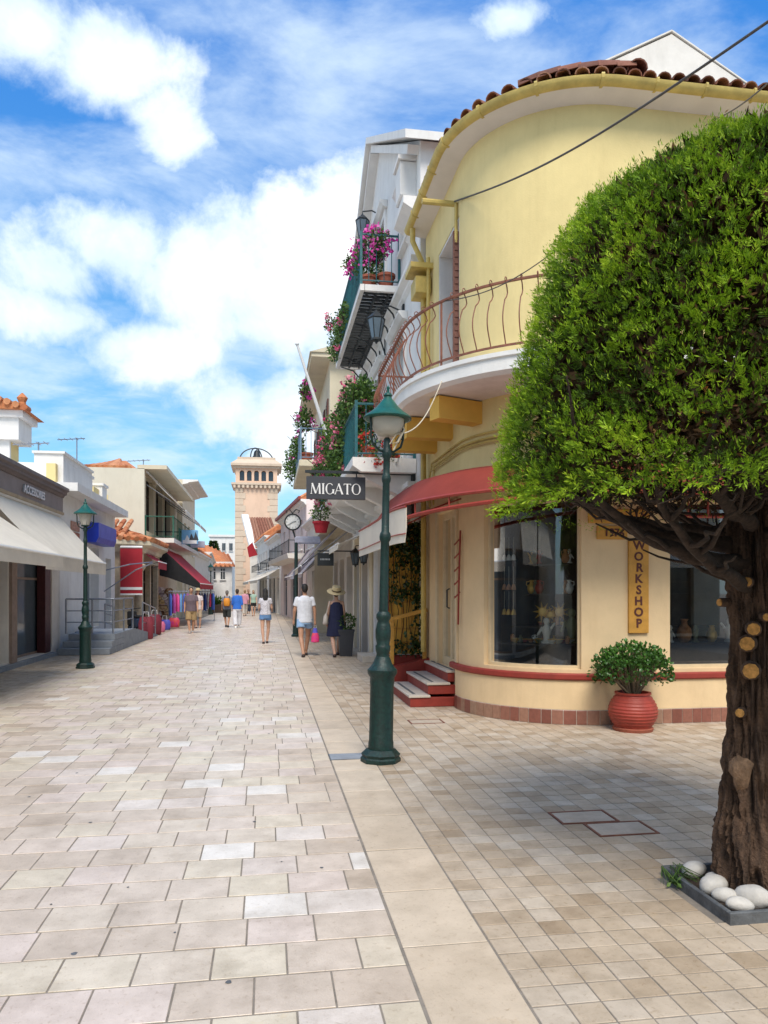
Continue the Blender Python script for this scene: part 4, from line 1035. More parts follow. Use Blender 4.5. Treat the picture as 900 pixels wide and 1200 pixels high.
# planting bed
BED = thing('planter_edging', 'low square slate edging round the conifer trunk', 'planter', (2.51,3.615,0))
for a in ((-.32,.32,-.32,-.295),(-.32,.32,.295,.32),(-.32,-.295,-.294,.294),(.295,.32,-.294,.294)):
    q = MB(); q.cbox(*a, -.03, .06, .005); q.build('edge_slab', M_slate, BED)
q = MB()
g = 18; vs = [(-.295+.59*i/g, -.295+.59*j/g, .025+.02*mnoise.noise((i*.5,j*.5,3))) for j in range(g+1) for i in range(g+1)]
q.add(vs, [(j*(g+1)+i, j*(g+1)+i+1, (j+1)*(g+1)+i+1, (j+1)*(g+1)+i) for j in range(g) for i in range(g)]); q.build('soil', M_soil, BED, smooth=80)
def pebble(px, py, rx, ry, rz, ang, lab, z=.03):
    p = gp(px, py, z); me = MB(); me.ellip((0,0,0), rx, ry, rz, 18, 12)
    me.v = [tuple(Vector(v)*(1+.20*mnoise.noise(Vector(v)*16+Vector((px,0,0))))) for v in me.v]
    o = me.build('pebble', M_pebble, label=lab, cat='pebble', group='white pebbles round the trunk', smooth=80); o.scale = (1.32,1.32,1.25); o.location = (max(p.x+.02, 2.235+rx*1.15), max(p.y+.03, 3.34+ry*1.2), z + rz*.95); o.rotation_euler = (random.uniform(-.15,.15), random.uniform(-.15,.15), ang)
pebble(812,1029,.050,.045,.035,.4,'round white pebble by the grass tuft in the slate bed')
pebble(812,1050,.055,.045,.04,.2,'large white pebble with grass blade lying over it',.03)
pebble(836,1040,.035,.035,.03,1.0,'small white pebble wedged behind the others by the trunk')
pebble(838,1060,.052,.035,.03,-.1,'oval cream pebble in the middle of the slate edge row')
pebble(864,1076,.055,.036,.03,-.1,'oval cream pebble at the corner of the slate edging')
pebble(888,1067,.045,.07,.045,.5,'tall cream pebble leaning by the trunk near the slate corner')
pebble(925,1065,.05,.05,.035,.5,'cream pebble by the front slate edge, beside the leaning one')
GR = thing('grass_tuft', 'tuft of green grass blades among the white pebbles', 'grass', gp(792,1032,.04)); pr = []
q = MB()
for k in range(16):
    a = random.uniform(-.6,2.4); l = random.uniform(.08,.2); h = random.uniform(.02,.10); q.ct = random.random()
    q.tube([(random.gauss(0,.01),random.gauss(0,.02),-.02), (math.cos(a)*l*.4,math.sin(a)*l*.4,h), (math.cos(a)*l,-abs(math.sin(a))*l*.6,h*.4)], [.003,.003,.001], 4)
q.build('blades', M_leaf, GR)
leaf_obj('leaves', rng.normal(size=(40,3))*np.array([.02,.03,.012]), rng.normal(size=(40,3)), rng.uniform(.02,.04,40), M_leaf, GR)

# ================================================================== POTTED JADE PLANT
PT = thing('potted_shrub', 'bushy green jade plant in a ribbed red pot by the workshop wall', 'potted plant', (4.17,8.12,0))
pf = [(.17,.0),(.20,.0),(.205,.03),(.19,.035)]
q = MB(); q.lathe([(.16,0),(.22,.0),(.23,.035),(.215,.045),(.16,.04)], seg=28); q.build('saucer', M_terra, PT, smooth=40)
prof = []
for i in range(41):
    f = i/40; z = .045 + f*.37; r = .165 + .115*math.sin(PI*(.10+.80*f))**1.0 + (.006 if (i % 4) < 2 else 0) - .015*f
    prof.append((r, z))
prof += [(prof[-1][0]+.012,.42),(prof[-1][0]+.012,.44),(.17,.44),(.16,.40)]
q = MB(); q.lathe(prof, seg=40); q.build('pot', M_redpot, PT, smooth=35)
q = MB(); q.lathe([(.165,.40),(.01,.405)], seg=20); q.build('soil', M_soil, PT)
stems = []; q = MB()
for k in range(34):
    a = random.uniform(0,2*PI); rr = random.random()**.5; e = Vector((math.cos(a)*.42*rr, math.sin(a)*.36*rr, .62 + .32*math.sqrt(max(0,1-rr*rr)) + random.uniform(-.05,.03)))
    b = Vector((math.cos(a)*.06, math.sin(a)*.06, .41)); m1 = b.lerp(e,.5) + Vector((0,0,.02)) + Vector((random.gauss(0,.02),random.gauss(0,.02),0))
    q.tube([b,m1,e], [.016,.011,.006], 6); stems.append((b,m1,e))
q.build('stems', mat('jade_stem', (.16,.12,.075), .8, .15, 20, .2, 50), PT, smooth=60)
cen = []; nrm = []
for k in range(1500):
    u = rng.normal(size=3); u /= np.linalg.norm(u)
    if u[2] < -.45: u[2] *= -.5
    f = rng.uniform(.72,1.02); p = np.array([u[0]*.45, u[1]*.38, .69 + u[2]*.30])*1.0; p[:2] *= f; p[2] = .66 + (p[2]-.66)*f
    cl_ = mnoise.noise((p[0]*9,p[1]*9,p[2]*9))
    if cl_ < -.22: continue
    for j in range(2): cen.append(p + u*cl_*.05 + rng.normal(size=3)*.012); nrm.append(u*.6 + np.array([0,0,.4]) + rng.normal(size=3)*.6)
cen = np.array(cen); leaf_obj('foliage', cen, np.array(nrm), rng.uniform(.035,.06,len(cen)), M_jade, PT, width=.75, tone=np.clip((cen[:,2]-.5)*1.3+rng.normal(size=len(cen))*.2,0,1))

# ================================================================== STREET LAMPS
def street_lamp(name, label, loc, lean=0., lantern=False, group='green cast iron street lamps'):
    t = thing(name, label, 'street lamp', loc, 0., group); t.rotation_euler = (0, lean, 0)
    q = MB(); q.lathe([(.19,0),(.19,.035),(.175,.05),(.185,.075),(.165,.095),(.14,.12)], seg=8, ang0=PI/8); q.build('foot', M_green, t)
    LK = .9
    q = MB(); q.lathe([(.142,.12),(.142,.18),(.135,.2),(.132,.72),(.138,.76),(.136,.80),(.165,.84),(.168,.875),(.15,.89),(.11,.93),(.085,.985),(.075,1.0)], seg=12, ang0=PI/12); q.v = [(v[0]*.85,v[1]*.85,v[2]) for v in q.v]; q.build('pedestal', M_green, t, smooth=35)
    q = MB(); q.lathe([(.075,1.0),(.07,1.03),(.082,1.06),(.085,1.10),(.07,1.12),(.085,1.18),(.088,1.25),(.075,1.31),(.065,1.34),(.082,1.37),(.082,1.40),(.06,1.43)], seg=16); q.v = [(v[0]*.84,v[1]*.84,v[2]) for v in q.v]; q.build('turned_collar', M_green, t, smooth=50)
    q = MB(); q.lathe([(.06,1.43),(.056,1.9),(.054,2.1),(.07,2.12),(.074,2.15),(.066,2.18),(.05,2.2),(.045,2.66),(.055,2.68),(.06,2.71),(.05,2.74),(.043,2.76),(.043,2.90),(.062,2.92),(.062,2.98),(.045,3.0),(.045,3.08),(.03,3.10)], seg=14); q.v = [(v[0]*.74,v[1]*.74,v[2]) for v in q.v]; q.build('shaft', M_green, t, smooth=40)
    for sg in (-1,1):
        q = MB(); q.tube([(0,0,2.96),(sg*.07,0,2.97),(sg*.14,0,3.02),(sg*.165,0,3.10),(sg*.165,0,3.22),(sg*.175,0,3.30)], .012, 6); q.tube([(sg*.165,0,3.09),(sg*.12,0,3.12),(sg*.10,0,3.08),(sg*.125,0,3.06)], .007, 5); q.build('yoke_arm', M_green, t, smooth=60)
    q = MB(); q.lathe([(.215,3.275),(.22,3.285),(.205,3.305),(.15,3.345),(.105,3.39),(.07,3.44),(.04,3.48),(.03,3.50),(.04,3.515),(.035,3.53),(.012,3.55),(.012,3.58),(.018,3.595),(.002,3.62)], seg=24); q.v = [(v[0]*1.05,v[1]*1.05,v[2]-.06*max(0,(v[2]-3.35))) for v in q.v]; hd = q.build('hood', M_teal, t, smooth=40)
    q = MB(); q.lathe([(.215,3.274),(.16,3.30),(.05,3.33)], seg=24, caps=False); q.build('hood_lining', M_whitepaint, hd, smooth=40)
    q = MB()
    if lantern: q.lathe([(.07,3.03),(.075,3.04),(.125,3.27),(.12,3.29)], seg=12)
    else: q.lathe([(.05,3.115),(.085,3.125),(.115,3.16),(.14,3.22),(.145,3.265),(.14,3.30)], seg=24)
    q.v = [(v[0]*1.1,v[1]*1.1,v[2]) for v in q.v]; gl = q.build('globe', M_globe, t, smooth=40)
    if lantern:
        q = MB()
        for k in range(6):
            a = PI*k/3; q.tube([(math.cos(a)*.078,math.sin(a)*.078,3.03),(math.cos(a)*.13,math.sin(a)*.13,3.28)], .006, 4)
        q.lathe([(.03,3.0),(.085,3.02),(.085,3.04),(.03,3.04)], seg=12); q.build('glazing_bars', M_green, gl)
    return t
LP = street_lamp('street_lamp', 'dark green street lamp with white globe and chipped foot beside the slab band', (*gp(446,892)[:2],0), .017)
LP.rotation_euler = (0,.022,.25); LP.scale = (1,1,.985)
street_lamp('street_lamp', 'dark green street lantern outside the shop with taupe fascia', (*gp(100,783)[:2],0), 0, True).scale = (1,1,.98)
p = gp(327,715); 
for px, py, lab in ((327,716,'green street lamp before the pale pink gabled house on the right side'),(310,711,'green street lamp past the pink house, by the far white awning'),(247,720,'slim green street lamp beside the wooden planter in mid street')):
    street_lamp('street_lamp', lab, (*gp(px,py)[:2],0), 0, True)
# loose cable loop on the near lamp
q = MB(); b = Vector(LP.location)
q.tube([b+Vector((.16,-.02,3.25)), b+Vector((.22,-.04,3.12)), b+Vector((.16,-.05,3.0)), b+Vector((.08,-.05,2.98)), b+Vector((.14,-.05,3.07)), b+Vector((.2,-.03,3.1)), b+Vector((.12,-.03,2.93))], .008, 5)
CBL = q.build('lamp_cable', M_cablew, label='pale looped cable hanging at the head of the near green lamp', cat='cable', smooth=60)
# ================================================================== GENERIC HOUSE PIECES
def rect_window(bld, P, a, b, z0, z1, depth=.14, frame=None, pane=None, off=0., bars=1, name='window', shutters=None, surround=None, sill=True):
    frame = frame or M_whiteframe; pane = pane or M_darkglass
    q = MB(); d0, d1 = off-depth, off-depth+.05; w = .05
    P.box(q, a, a+w, d0, d1, z0, z1); P.box(q, b-w, b, d0, d1, z0, z1); P.box(q, a+w, b-w, d0, d1, z0, z0+w); P.box(q, a+w, b-w, d0, d1, z1-w, z1)
    for k in range(bars):
        c_ = a + (b-a)*(k+1)/(bars+1); P.box(q, c_-w/2, c_+w/2, d0+.004, d1+.004, z0+w, z1-w)
    if z1-z0 > 1.3: P.box(q, a+w, b-w, d0+.008, d1+.002, z0+(z1-z0)*.7, z0+(z1-z0)*.7+w)
    wo = q.build(name, frame, bld)
    q = MB(); P.box(q, a+.01, b-.01, d0-.02, d0+.012, z0+.01, z1-.01); q.build('pane', pane, wo)
    if surround:
        q = MB(); w2 = .13
        P.box(q, a-w2, a-.003, off+.002, off+.05, z0-.02, z1+w2); P.box(q, b+.003, b+w2, off+.002, off+.05, z0-.02, z1+w2); P.box(q, a-.003, b+.003, off+.002, off+.05, z1+.003, z1+w2)
        if surround == 'cornice': P.strip(q, a-.22, b+.22, [(off+.003,z1+w2+.002),(off+.10,z1+w2+.03),(off+.17,z1+w2+.12),(off+.17,z1+w2+.16),(off+.003,z1+w2+.16)])
        q.build('surround', M_white, wo)
    if sill:
        q = MB(); P.box(q, a-.08, b+.08, off+.002, off+.10, z0-.07, z0-.003); q.build('sill', M_white, wo)
    if shutters:
        for sa, sb in ((a-(b-a)/2-.02, a-.02), (b+.02, b+(b-a)/2+.02)):
            q = MB(); P.box(q, sa, sb, off+.005, off+.04, z0, z1)
            for k in range(int((z1-z0)/.1)): P.strip(q, sa+.05, sb-.05, [(off+.04,z0+.05+k*.1),(off+.055,z0+.04+k*.1),(off+.055,z0+.05+k*.1),(off+.04,z0+.1+k*.1)])
            q.build('shutter', shutters, wo)
    return wo
def shell(P, s0, s1, z0, z1, depth_in, m, bld, name='side_walls', roof=True):
    """the remaining walls of a house behind its street front"""
    a, b = P.P(s0), P.P(s1); n = P.N((s0+s1)/2); ai = a - n*depth_in; bi = b - n*depth_in; q = MB()
    def V(p, z): return (p.x, p.y, z)
    q.add([V(a,z0),V(ai,z0),V(ai,z1),V(a,z1)], [(0,1,2,3)]); q.add([V(b,z0),V(bi,z0),V(bi,z1),V(b,z1)], [(0,1,2,3)]); q.add([V(ai,z0),V(bi,z0),V(bi,z1),V(ai,z1)], [(0,1,2,3)])
    if roof: q.add([V(a,z1-.002),V(b,z1-.002),V(bi,z1-.002),V(ai,z1-.002)], [(0,1,2,3)])
    return q.build(name, m, bld)
def cornice(P, bld, s0, s1, z, out=.25, h=.3, m=None, name='cornice'):
    q = MB(); P.strip(q, s0, s1, [(0.002,z),(out*.35,z+h*.25),(out*.4,z+h*.45),(out,z+h*.7),(out,z+h),(0.002,z+h)]); return q.build(name, m or M_white, bld)
def awning(name, label, P, s0, s1, zt, zb, out, m, val=.2, m2=None, group=None, arms=True, off=.02, stripes=None):
    t = thing(name, label, 'awning', (0,0,0), 0, group)
    q = MB(); n = max(2, int((s1-s0)/.6)); vs = []; fs = []
    for i in range(n+1):
        s_ = s0 + (s1-s0)*i/n
        for k in range(7):
            f = k/6; vs.append(P.P(s_, off + out*f, zt + (zb-zt)*f - .06*math.sin(PI*f)*(.7+.3*math.cos(i*PI))))
    for i in range(n):
        for k in range(6): fs.append((i*7+k, (i+1)*7+k, (i+1)*7+k+1, i*7+k+1)); 
    q.add(vs, fs)
    q.build('canvas', m, t, smooth=60)
    if val:
        q = MB(); P.strip(q, s0, s1, [(off+out,zb-.01),(off+out+.01,zb-.01),(off+out+.01,zb-val),(off+out,zb-val)]); q.build('valance', m2 or m, t)
    q = MB(); q.tube([P.P(s0,off+out,zb), P.P(s1,off+out,zb)], .025, 6); q.build('front_rail', M_whitepaint, t)
    if arms:
        for s_ in (s0+.15, s1-.15):
            q = MB(); q.tube([P.P(s_,off,zt-.55), P.P(s_,off+out*.5,(zt+zb)/2-.28), P.P(s_,off+out,zb-.02)], .018, 5); q.build('arm', M_greyframe, t)
    q = MB(); q.tube([P.P(s0,off+.03,zt), P.P(s1,off+.03,zt)], .05, 8); q.build('roller', M_whitepaint, t)
    return t
def iron_rail(name, label, P, s0, s1, o0, o1, z, h, m, step=.12, group=None, ends=True):
    t = thing(name, label, 'railing', (0,0,0), 0, group)
    pts = ([P.P(s0,o0,0)] if ends else []) + [P.P(s0,o1,0), P.P(s1,o1,0)] + ([P.P(s1,o0,0)] if ends else [])
    q = MB(); q.tube([p+Vector((0,0,z+h)) for p in pts], .022, 6); q.build('top_rail', m, t)
    q = MB(); q.tube([p+Vector((0,0,z+.08)) for p in pts], .015, 5); q.build('bottom_rail', m, t)
    for p in pts: q = MB(); q.beam(p+Vector((0,0,z)), p+Vector((0,0,z+h+.05)), .045, .045); q.build('post', m, t)
    for a,b in zip(pts, pts[1:]):
        l = (b-a).length; n = max(1,int(l/step))
        for i in range(1,n):
            p = a.lerp(b, i/n); q = MB(); q.tube([p+Vector((0,0,z+.08)), p+Vector((0,0,z+h))], .008, 4); q.build('baluster', m, t)
    return t
def flower_bush(name, label, cen_list, m_flower, nleaf, nfl, leaf=.07, fl=.055, pots=(), group=None, mleaf=None, mpot=None, cat='plant', drop=0.):
    t = thing(name, label, cat, (0,0,0), 0, group); L_, F_, D_ = [], [], []
    for c_, r, wl, wf in cen_list:
        c_ = np.array(c_, float); r = np.array(r, float)*np.ones(3)
        k = int(nleaf*wl); u = rng.normal(size=(k,3)); u /= np.linalg.norm(u,axis=1,keepdims=True); L_.append(c_ + u*r*(rng.random((k,1))**.4)*(.8+.35*rng.random((k,1)))); D_.append(u*.4 + rng.normal(size=(k,3))*.6 + np.array([0,0,.2]))
        k = int(nfl*wf)
        if k:
            g = max(1,k//14); gc = rng.normal(size=(g,3)); gc /= np.linalg.norm(gc,axis=1,keepdims=True); gc = c_ + gc*r*1.0
            F_.append(gc[rng.integers(0,g,k)] + rng.normal(size=(k,3))*.045)
    L_ = np.concatenate(L_); leaf_obj('foliage', L_, np.concatenate(D_), rng.uniform(.6,1.3,len(L_))*leaf, mleaf or M_leaf, t, width=.6)
    if F_:
        F_ = np.concatenate(F_); leaf_obj('blossom', F_, rng.normal(size=F_.shape), rng.uniform(.7,1.3,len(F_))*fl, m_flower, t, width=.9)
    for (x,y,z,r,h) in pots:
        q = MB(); q.lathe([(r*.7,0),(r*.95,h*.8),(r*1.08,h*.82),(r*1.08,h),(r*.9,h),(r*.85,h*.85)], (x,y,z), 16); q.build('pot', mpot or M_terra, t, smooth=35)
    q = MB()
    for c_, r, wl, wf in cen_list:
        r_ = np.array(r)*np.ones(3)
        for k in range(5): q.tube([Vector(c_)+Vector((0,0,-r_[2]*.9)), Vector(c_)+Vector((random.gauss(0,.3)*r_[0],random.gauss(0,.3)*r_[1],0)), Vector(c_)+Vector((random.gauss(0,.6)*r_[0],random.gauss(0,.6)*r_[1],r_[2]*.6))], .008, 4)
    q.build('stems', M_twig, t)
    return t

# ================================================================== WHITE GABLED HOUSE
R2 = thing('white_house', 'tall white gable fronted house with two flowered balconies next to the yellow corner building', 'building', (0,0,0))
X2 = 2.52; YA, YB = 12.25, 21.6
P2 = Path([(X2,YA),(X2,YB)], -1)      # outward = -X
def s2(Y): return Y - YA
opsL = [(s2(13.3),s2(14.9),.0,2.75), (s2(15.7),s2(17.1),.0,2.75), (s2(18.3),s2(19.4),.0,2.75), (s2(20.0),s2(21.2),.0,2.75)]
opsM = [(s2(13.6),s2(14.7),4.1,6.4), (s2(16.2),s2(17.4),4.1,6.4), (s2(19.0),s2(20.1),4.1,6.4)]
opsU = [(s2(13.1),s2(13.9),7.95,8.85),(s2(15.9),s2(17.3),7.52,9.6)]
mb = MB(); P2.wall(mb, 0, P2.L, 0, 3.55, opsL, .3); mb.build('shopfront_wall', M_white2, R2)
mb = MB(); P2.wall(mb, 0, P2.L, 3.55, 9.1, opsM + opsU[:1], .22)
# gable triangle with cut for the upper window handled as three strips
mb2 = MB(); P2.wall(mb2, 0, P2.L, 3.55, 7.4, opsM, .22); P2.wall(mb2, 0, P2.L, 7.4, 9.1, [opsU[0], (opsU[1][0],opsU[1][1],7.4,9.1)], .22)
ym = (YA+YB)/2; zg = 11.75; zap = lambda Y: 9.1 + (zg-9.1)*(1-abs(Y-ym)/(ym-YA))
for a,b in ((YA,15.9),(17.3,YB)):
    ys = sorted({a,b} | ({ym} if a < ym < b else set()))
    for y0,y1 in zip(ys,ys[1:]): mb2.add([(X2,y0,9.1),(X2,y1,9.1),(X2,y1,zap(y1)),(X2,y0,zap(y0))],[(0,1,2,3)])
mb2.add([(X2,15.9,9.6),(X2,17.3,9.6),(X2,17.3,zap(17.3)),(X2,ym,zg),(X2,15.9,zap(15.9))],[(0,1,2,3,4)])
mb2.add([(X2,15.9,9.1),(X2+.22,15.9,9.1),(X2+.22,15.9,9.6),(X2,15.9,9.6)],[(0,1,2,3)]); mb2.add([(X2,17.3,9.1),(X2+.22,17.3,9.1),(X2+.22,17.3,9.6),(X2,17.3,9.6)],[(0,1,2,3)])
mb2.build('upper_wall', M_white, R2)
q = MB(); q.add([(X2,YA,0),(9,YA,0),(9,YA,9.1),(X2,YA,9.1)],[(0,1,2,3)]); q.add([(X2,YB,0),(9,YB,0),(9,YB,9.1),(X2,YB,9.1)],[(0,1,2,3)]); q.add([(9,YA,0),(9,YB,0),(9,YB,9.1),(9,ym,zg),(9,YA,9.1)],[(0,1,2,3,4)]); q.build('side_walls', M_white, R2)
q = MB(); rr = []
for y0, y1 in ((YA-.25, ym), (YB+.25, ym)):
    q.extr([(X2-.3,y0,zap(YA)-.12),(X2-.3,y1,zg+.02),(X2-.3,y1,zg+.16),(X2-.3,y0,zap(YA)+.02)], (6.8,0,0))
q.build('roof', M_white, R2)
q = MB()
for sg, y0 in ((1,YA+.1),(-1,YB-.1)): q.beam((X2-.10,y0,9.0),(X2-.10,ym-sg*.05,zg-.12),.2,.14)
q.build('gable_moulding', M_white, R2)
q = MB(); q.cbox(X2-.28,X2-.003,YA+.35,YA+.8,8.35,8.95,.02); q.box(X2-.32,X2-.003,YA+.31,YA+.84,8.955,9.03); q.build('corner_block', M_white, R2)
cornice(P2, R2, .05, 1.0, 7.8, .28, .4, name='corner_capital'); 
for a in opsU: rect_window(R2, P2, a[0], a[1], a[2], a[3], .2, M_greyframe, M_blueglass, surround='cornice')
for a in opsM: rect_window(R2, P2, a[0], a[1], a[2], a[3], .2, M_whiteframe, M_blueglass, surround='cornice', sill=False)
for k, a in enumerate(opsL):
    rect_window(R2, P2, a[0], a[1], a[2]+.01, a[3], .25, [M_greyframe,M_whiteframe,M_wood,M_greyframe][k], [M_blueglass,M_blueglass,M_darkglass,M_blueglass][k], bars=1, name='shop_door', sill=False)
    q = MB(); P2.box(q, a[0]-.16, a[0]-.01, .003, .08, 0, 2.85); P2.box(q, a[1]+.01, a[1]+.16, .003, .08, 0, 2.85); P2.box(q, a[0]-.16,a[1]+.16,.003,.10,2.86,3.05); q.build('door_surround', [M_whiteframe,M_whiteframe,M_white2,M_cream][k], R2)
cornice(P2, R2, .0, P2.L, 3.15, .22, .28, M_white, 'string_course')
cornice(P2, R2, .0, P2.L, 6.95, .16, .25, M_white, 'string_course')
q = MB(); P2.box(q, s2(12.75), s2(14.95), .012, .06, 2.9, 3.6); q.build('shop_fascia', M_signgrey, R2)
for y_ in (17.72,17.86): q = MB(); q.tube([(X2-.06,y_,.1),(X2-.06,y_,3.5)], .04, 8); q.build('downpipe', M_cream, R2, smooth=60)
q = MB(); q.cbox(X2-.42,X2,16.6,17.6,0,.16,.01); q.build('door_step', M_marble, R2)
# lower balcony: white slab on moulded brackets
q = MB(); P2.strip(q, s2(12.55), s2(21.2), [(0.01,3.62),(.95,3.62),(1.10,3.72),(1.10,3.86),(0.01,3.86)]); bl = q.build('lower_balcony_slab', M_white, R2)
for y_ in (12.9,14.6,16.3,18.0,19.7,20.9): q = MB(); P2.strip(q, s2(y_)-.12, s2(y_)+.12, [(0.01,3.2),(.25,3.25),(.8,3.52),(.9,3.618),(0.01,3.618)]); q.build('bracket', M_white, bl)
iron_rail('lower_balcony_railing', 'blue green iron railing of the lower flowered balcony on the white house', P2, s2(12.62), s2(21.1), .03, 1.03, 3.86, .92, M_blueiron, .16)
# upper balcony: iron grid floor
UB = R2; z7 = 7.4
q = MB(); P2.box(q, s2(14.1), s2(19.2), .70, .78, z7-.10, z7+.02); P2.box(q, s2(14.1), s2(14.18), 0.01, .69, z7-.10, z7+.018); P2.box(q, s2(19.12), s2(19.2), 0.01, .69, z7-.10, z7+.018); ub = q.build('upper_balcony_frame', M_white, R2)
for k in range(30):
    y_ = 14.26 + k*.168; q = MB(); P2.box(q, s2(y_)-.035, s2(y_)+.035, .01, .695, z7-.04, z7-.005); q.build('floor_slat', M_iron, ub)
for o_ in (.2,.45): q = MB(); P2.box(q, s2(14.19), s2(19.11), o_-.02, o_+.02, z7-.10, z7-.043); q.build('floor_joist', M_iron, ub)
for k in range(7):
    y_ = 14.3 + k*.78; q = MB(); q.tube([(X2-.02,y_,z7-.75),(X2-.12,y_,z7-.45),(X2-.35,y_,z7-.2),(X2-.66,y_,z7-.11)], .018, 5); q.tube([(X2-.03,y_,z7-.75),(X2-.03,y_,z7-.1)], .015, 5); q.build('scroll_bracket', M_iron, ub)
iron_rail('upper_balcony_railing', 'blue green iron railing of the high slatted balcony on the white house', P2, s2(14.12), s2(19.15), .03, .76, z7+.02, .95, M_blueiron, .13)
# wall lanterns
def wall_lantern(label, p, out=.35, sc=1., group='black wall lanterns'):
    t = thing('wall_lantern', label, 'lantern', p, 0, group); t.scale = (sc,sc,sc)
    q = MB(); q.tube([(0,0,.25),(-out*.5,0,.33),(-out,0,.30),(-out,0,.24)], .012, 6); q.cbox(-.03,-.002,-.05,.05,.1,.36,.005); q.build('bracket', M_iron, t)
    q = MB(); q.lathe([(.13,.17),(.14,.18),(.07,.25),(.03,.28),(.015,.30)], (-out,0,-.05), 6); q.build('cap', M_iron, t)
    q = MB(); q.lathe([(.07,-.12),(.125,.165)], (-out,0,-.05), 6); gl = q.build('glass', M_blueglass, t)
    q = MB()
    for k in range(6):
        a = PI*k/3; q.tube([(-out+math.cos(a)*.07,math.sin(a)*.07,-.17),(-out+math.cos(a)*.128,math.sin(a)*.128,.12)], .008, 4)
    q.lathe([(.01,-.24),(.03,-.2),(.08,-.19),(.08,-.16),(.03,-.16)], (-out,0,0), 6); q.build('frame', M_iron, t)
    return t
wall_lantern('black wall lantern beside the top window, above the high slatted balcony', (X2,16.6,9.7), .35, 1.2)
p = xp(470,352,X2-.3); wall_lantern('black wall lantern at the near end of the high slatted balcony', (X2,13.75,p.z), .42, 1.25)
wall_lantern('black lantern of the pair by the cream downpipes, farther from the yellow corner', (X2-.0,18.15,2.42), .42, .95)
wall_lantern('black lantern of the pair by the cream downpipes, nearer the yellow corner', (X2-.0,17.45,2.44), .30, .95)
# plants on the balconies
flower_bush('bougainvillea', 'magenta bougainvillea spilling over the near corner of the high slatted balcony',
    [((X2-.45,14.25,8.25),(.28,.22,.30),.45,1.0), ((X2-.72,14.6,8.1),(.15,.35,.4),.25,.2), ((X2-.5,14.35,7.85),(.22,.16,.35),.3,.15), ((X2-.85,15.3,8.3),(.15,.2,.15),.1,.25)], M_magenta, 1100, 260, .07, .07,
    [(X2-.25,14.32,z7+.02,.17,.28),(X2-.58,14.4,z7+.02,.16,.26)])
flower_bush('geranium', 'pink geraniums and green leaves trailing along the high slatted balcony railing',
    [((X2-.86,17.2,7.7),(.15,.6,.3),.4,.2), ((X2-.88,18.4,7.6),(.16,.5,.4),.4,.15), ((X2-.95,18.9,8.3),(.15,.25,.25),.1,.5), ((X2-.86,16.3,7.65),(.12,.4,.25),.2,.1)], M_pinkp, 1000, 160, .075, .06, [(X2-.4,17.6,z7+.02,.15,.25),(X2-.4,18.6,z7+.02,.15,.25)])
flower_bush('flowering_climber', 'dense pink and green climber heaped over the lower white balcony',
    [((X2-.85,14.9,4.9),(.42,.75,.65),.55,.55), ((X2-1.0,16.4,4.75),(.38,.9,.72),.5,.7), ((X2-1.1,17.8,4.35),(.3,.8,.65),.4,.9), ((X2-.75,14.3,5.35),(.35,.5,.35),.3,.5), ((X2-1.2,18.8,4.3),(.25,.6,.5),.25,.9), ((X2-1.14,15.3,4.15),(.16,.8,.4),.3,.3)], M_pinkp, 4200, 260, .085, .07,
    [(X2-.6,14.9,3.86,.18,.3),(X2-.6,16.4,3.86,.18,.3),(X2-.6,17.8,3.86,.18,.3)])
flower_bush('red_geranium', 'red geraniums in terracotta pots at the near corner of the lower white balcony',
    [((X2-.35,12.85,4.25),(.3,.2,.2),.4,.5), ((X2-.8,12.95,4.2),(.25,.2,.2),.4,.4), ((X2-.55,12.58,3.95),(.35,.12,.22),.3,.7)], M_redp, 420, 150, .06, .06, [(X2-.35,12.9,3.86,.15,.24),(X2-.75,12.95,3.86,.15,.24)])
flower_bush('hanging_basket', 'green plant in a crimson basket hanging under the lower white balcony edge',
    [((X2-1.2,18.6,3.55),(.28,.28,.25),1,0)], M_pinkp, 260, 0, .07, .05, [(X2-1.2,18.6,3.05,.2,.28)], mpot=M_crimson)
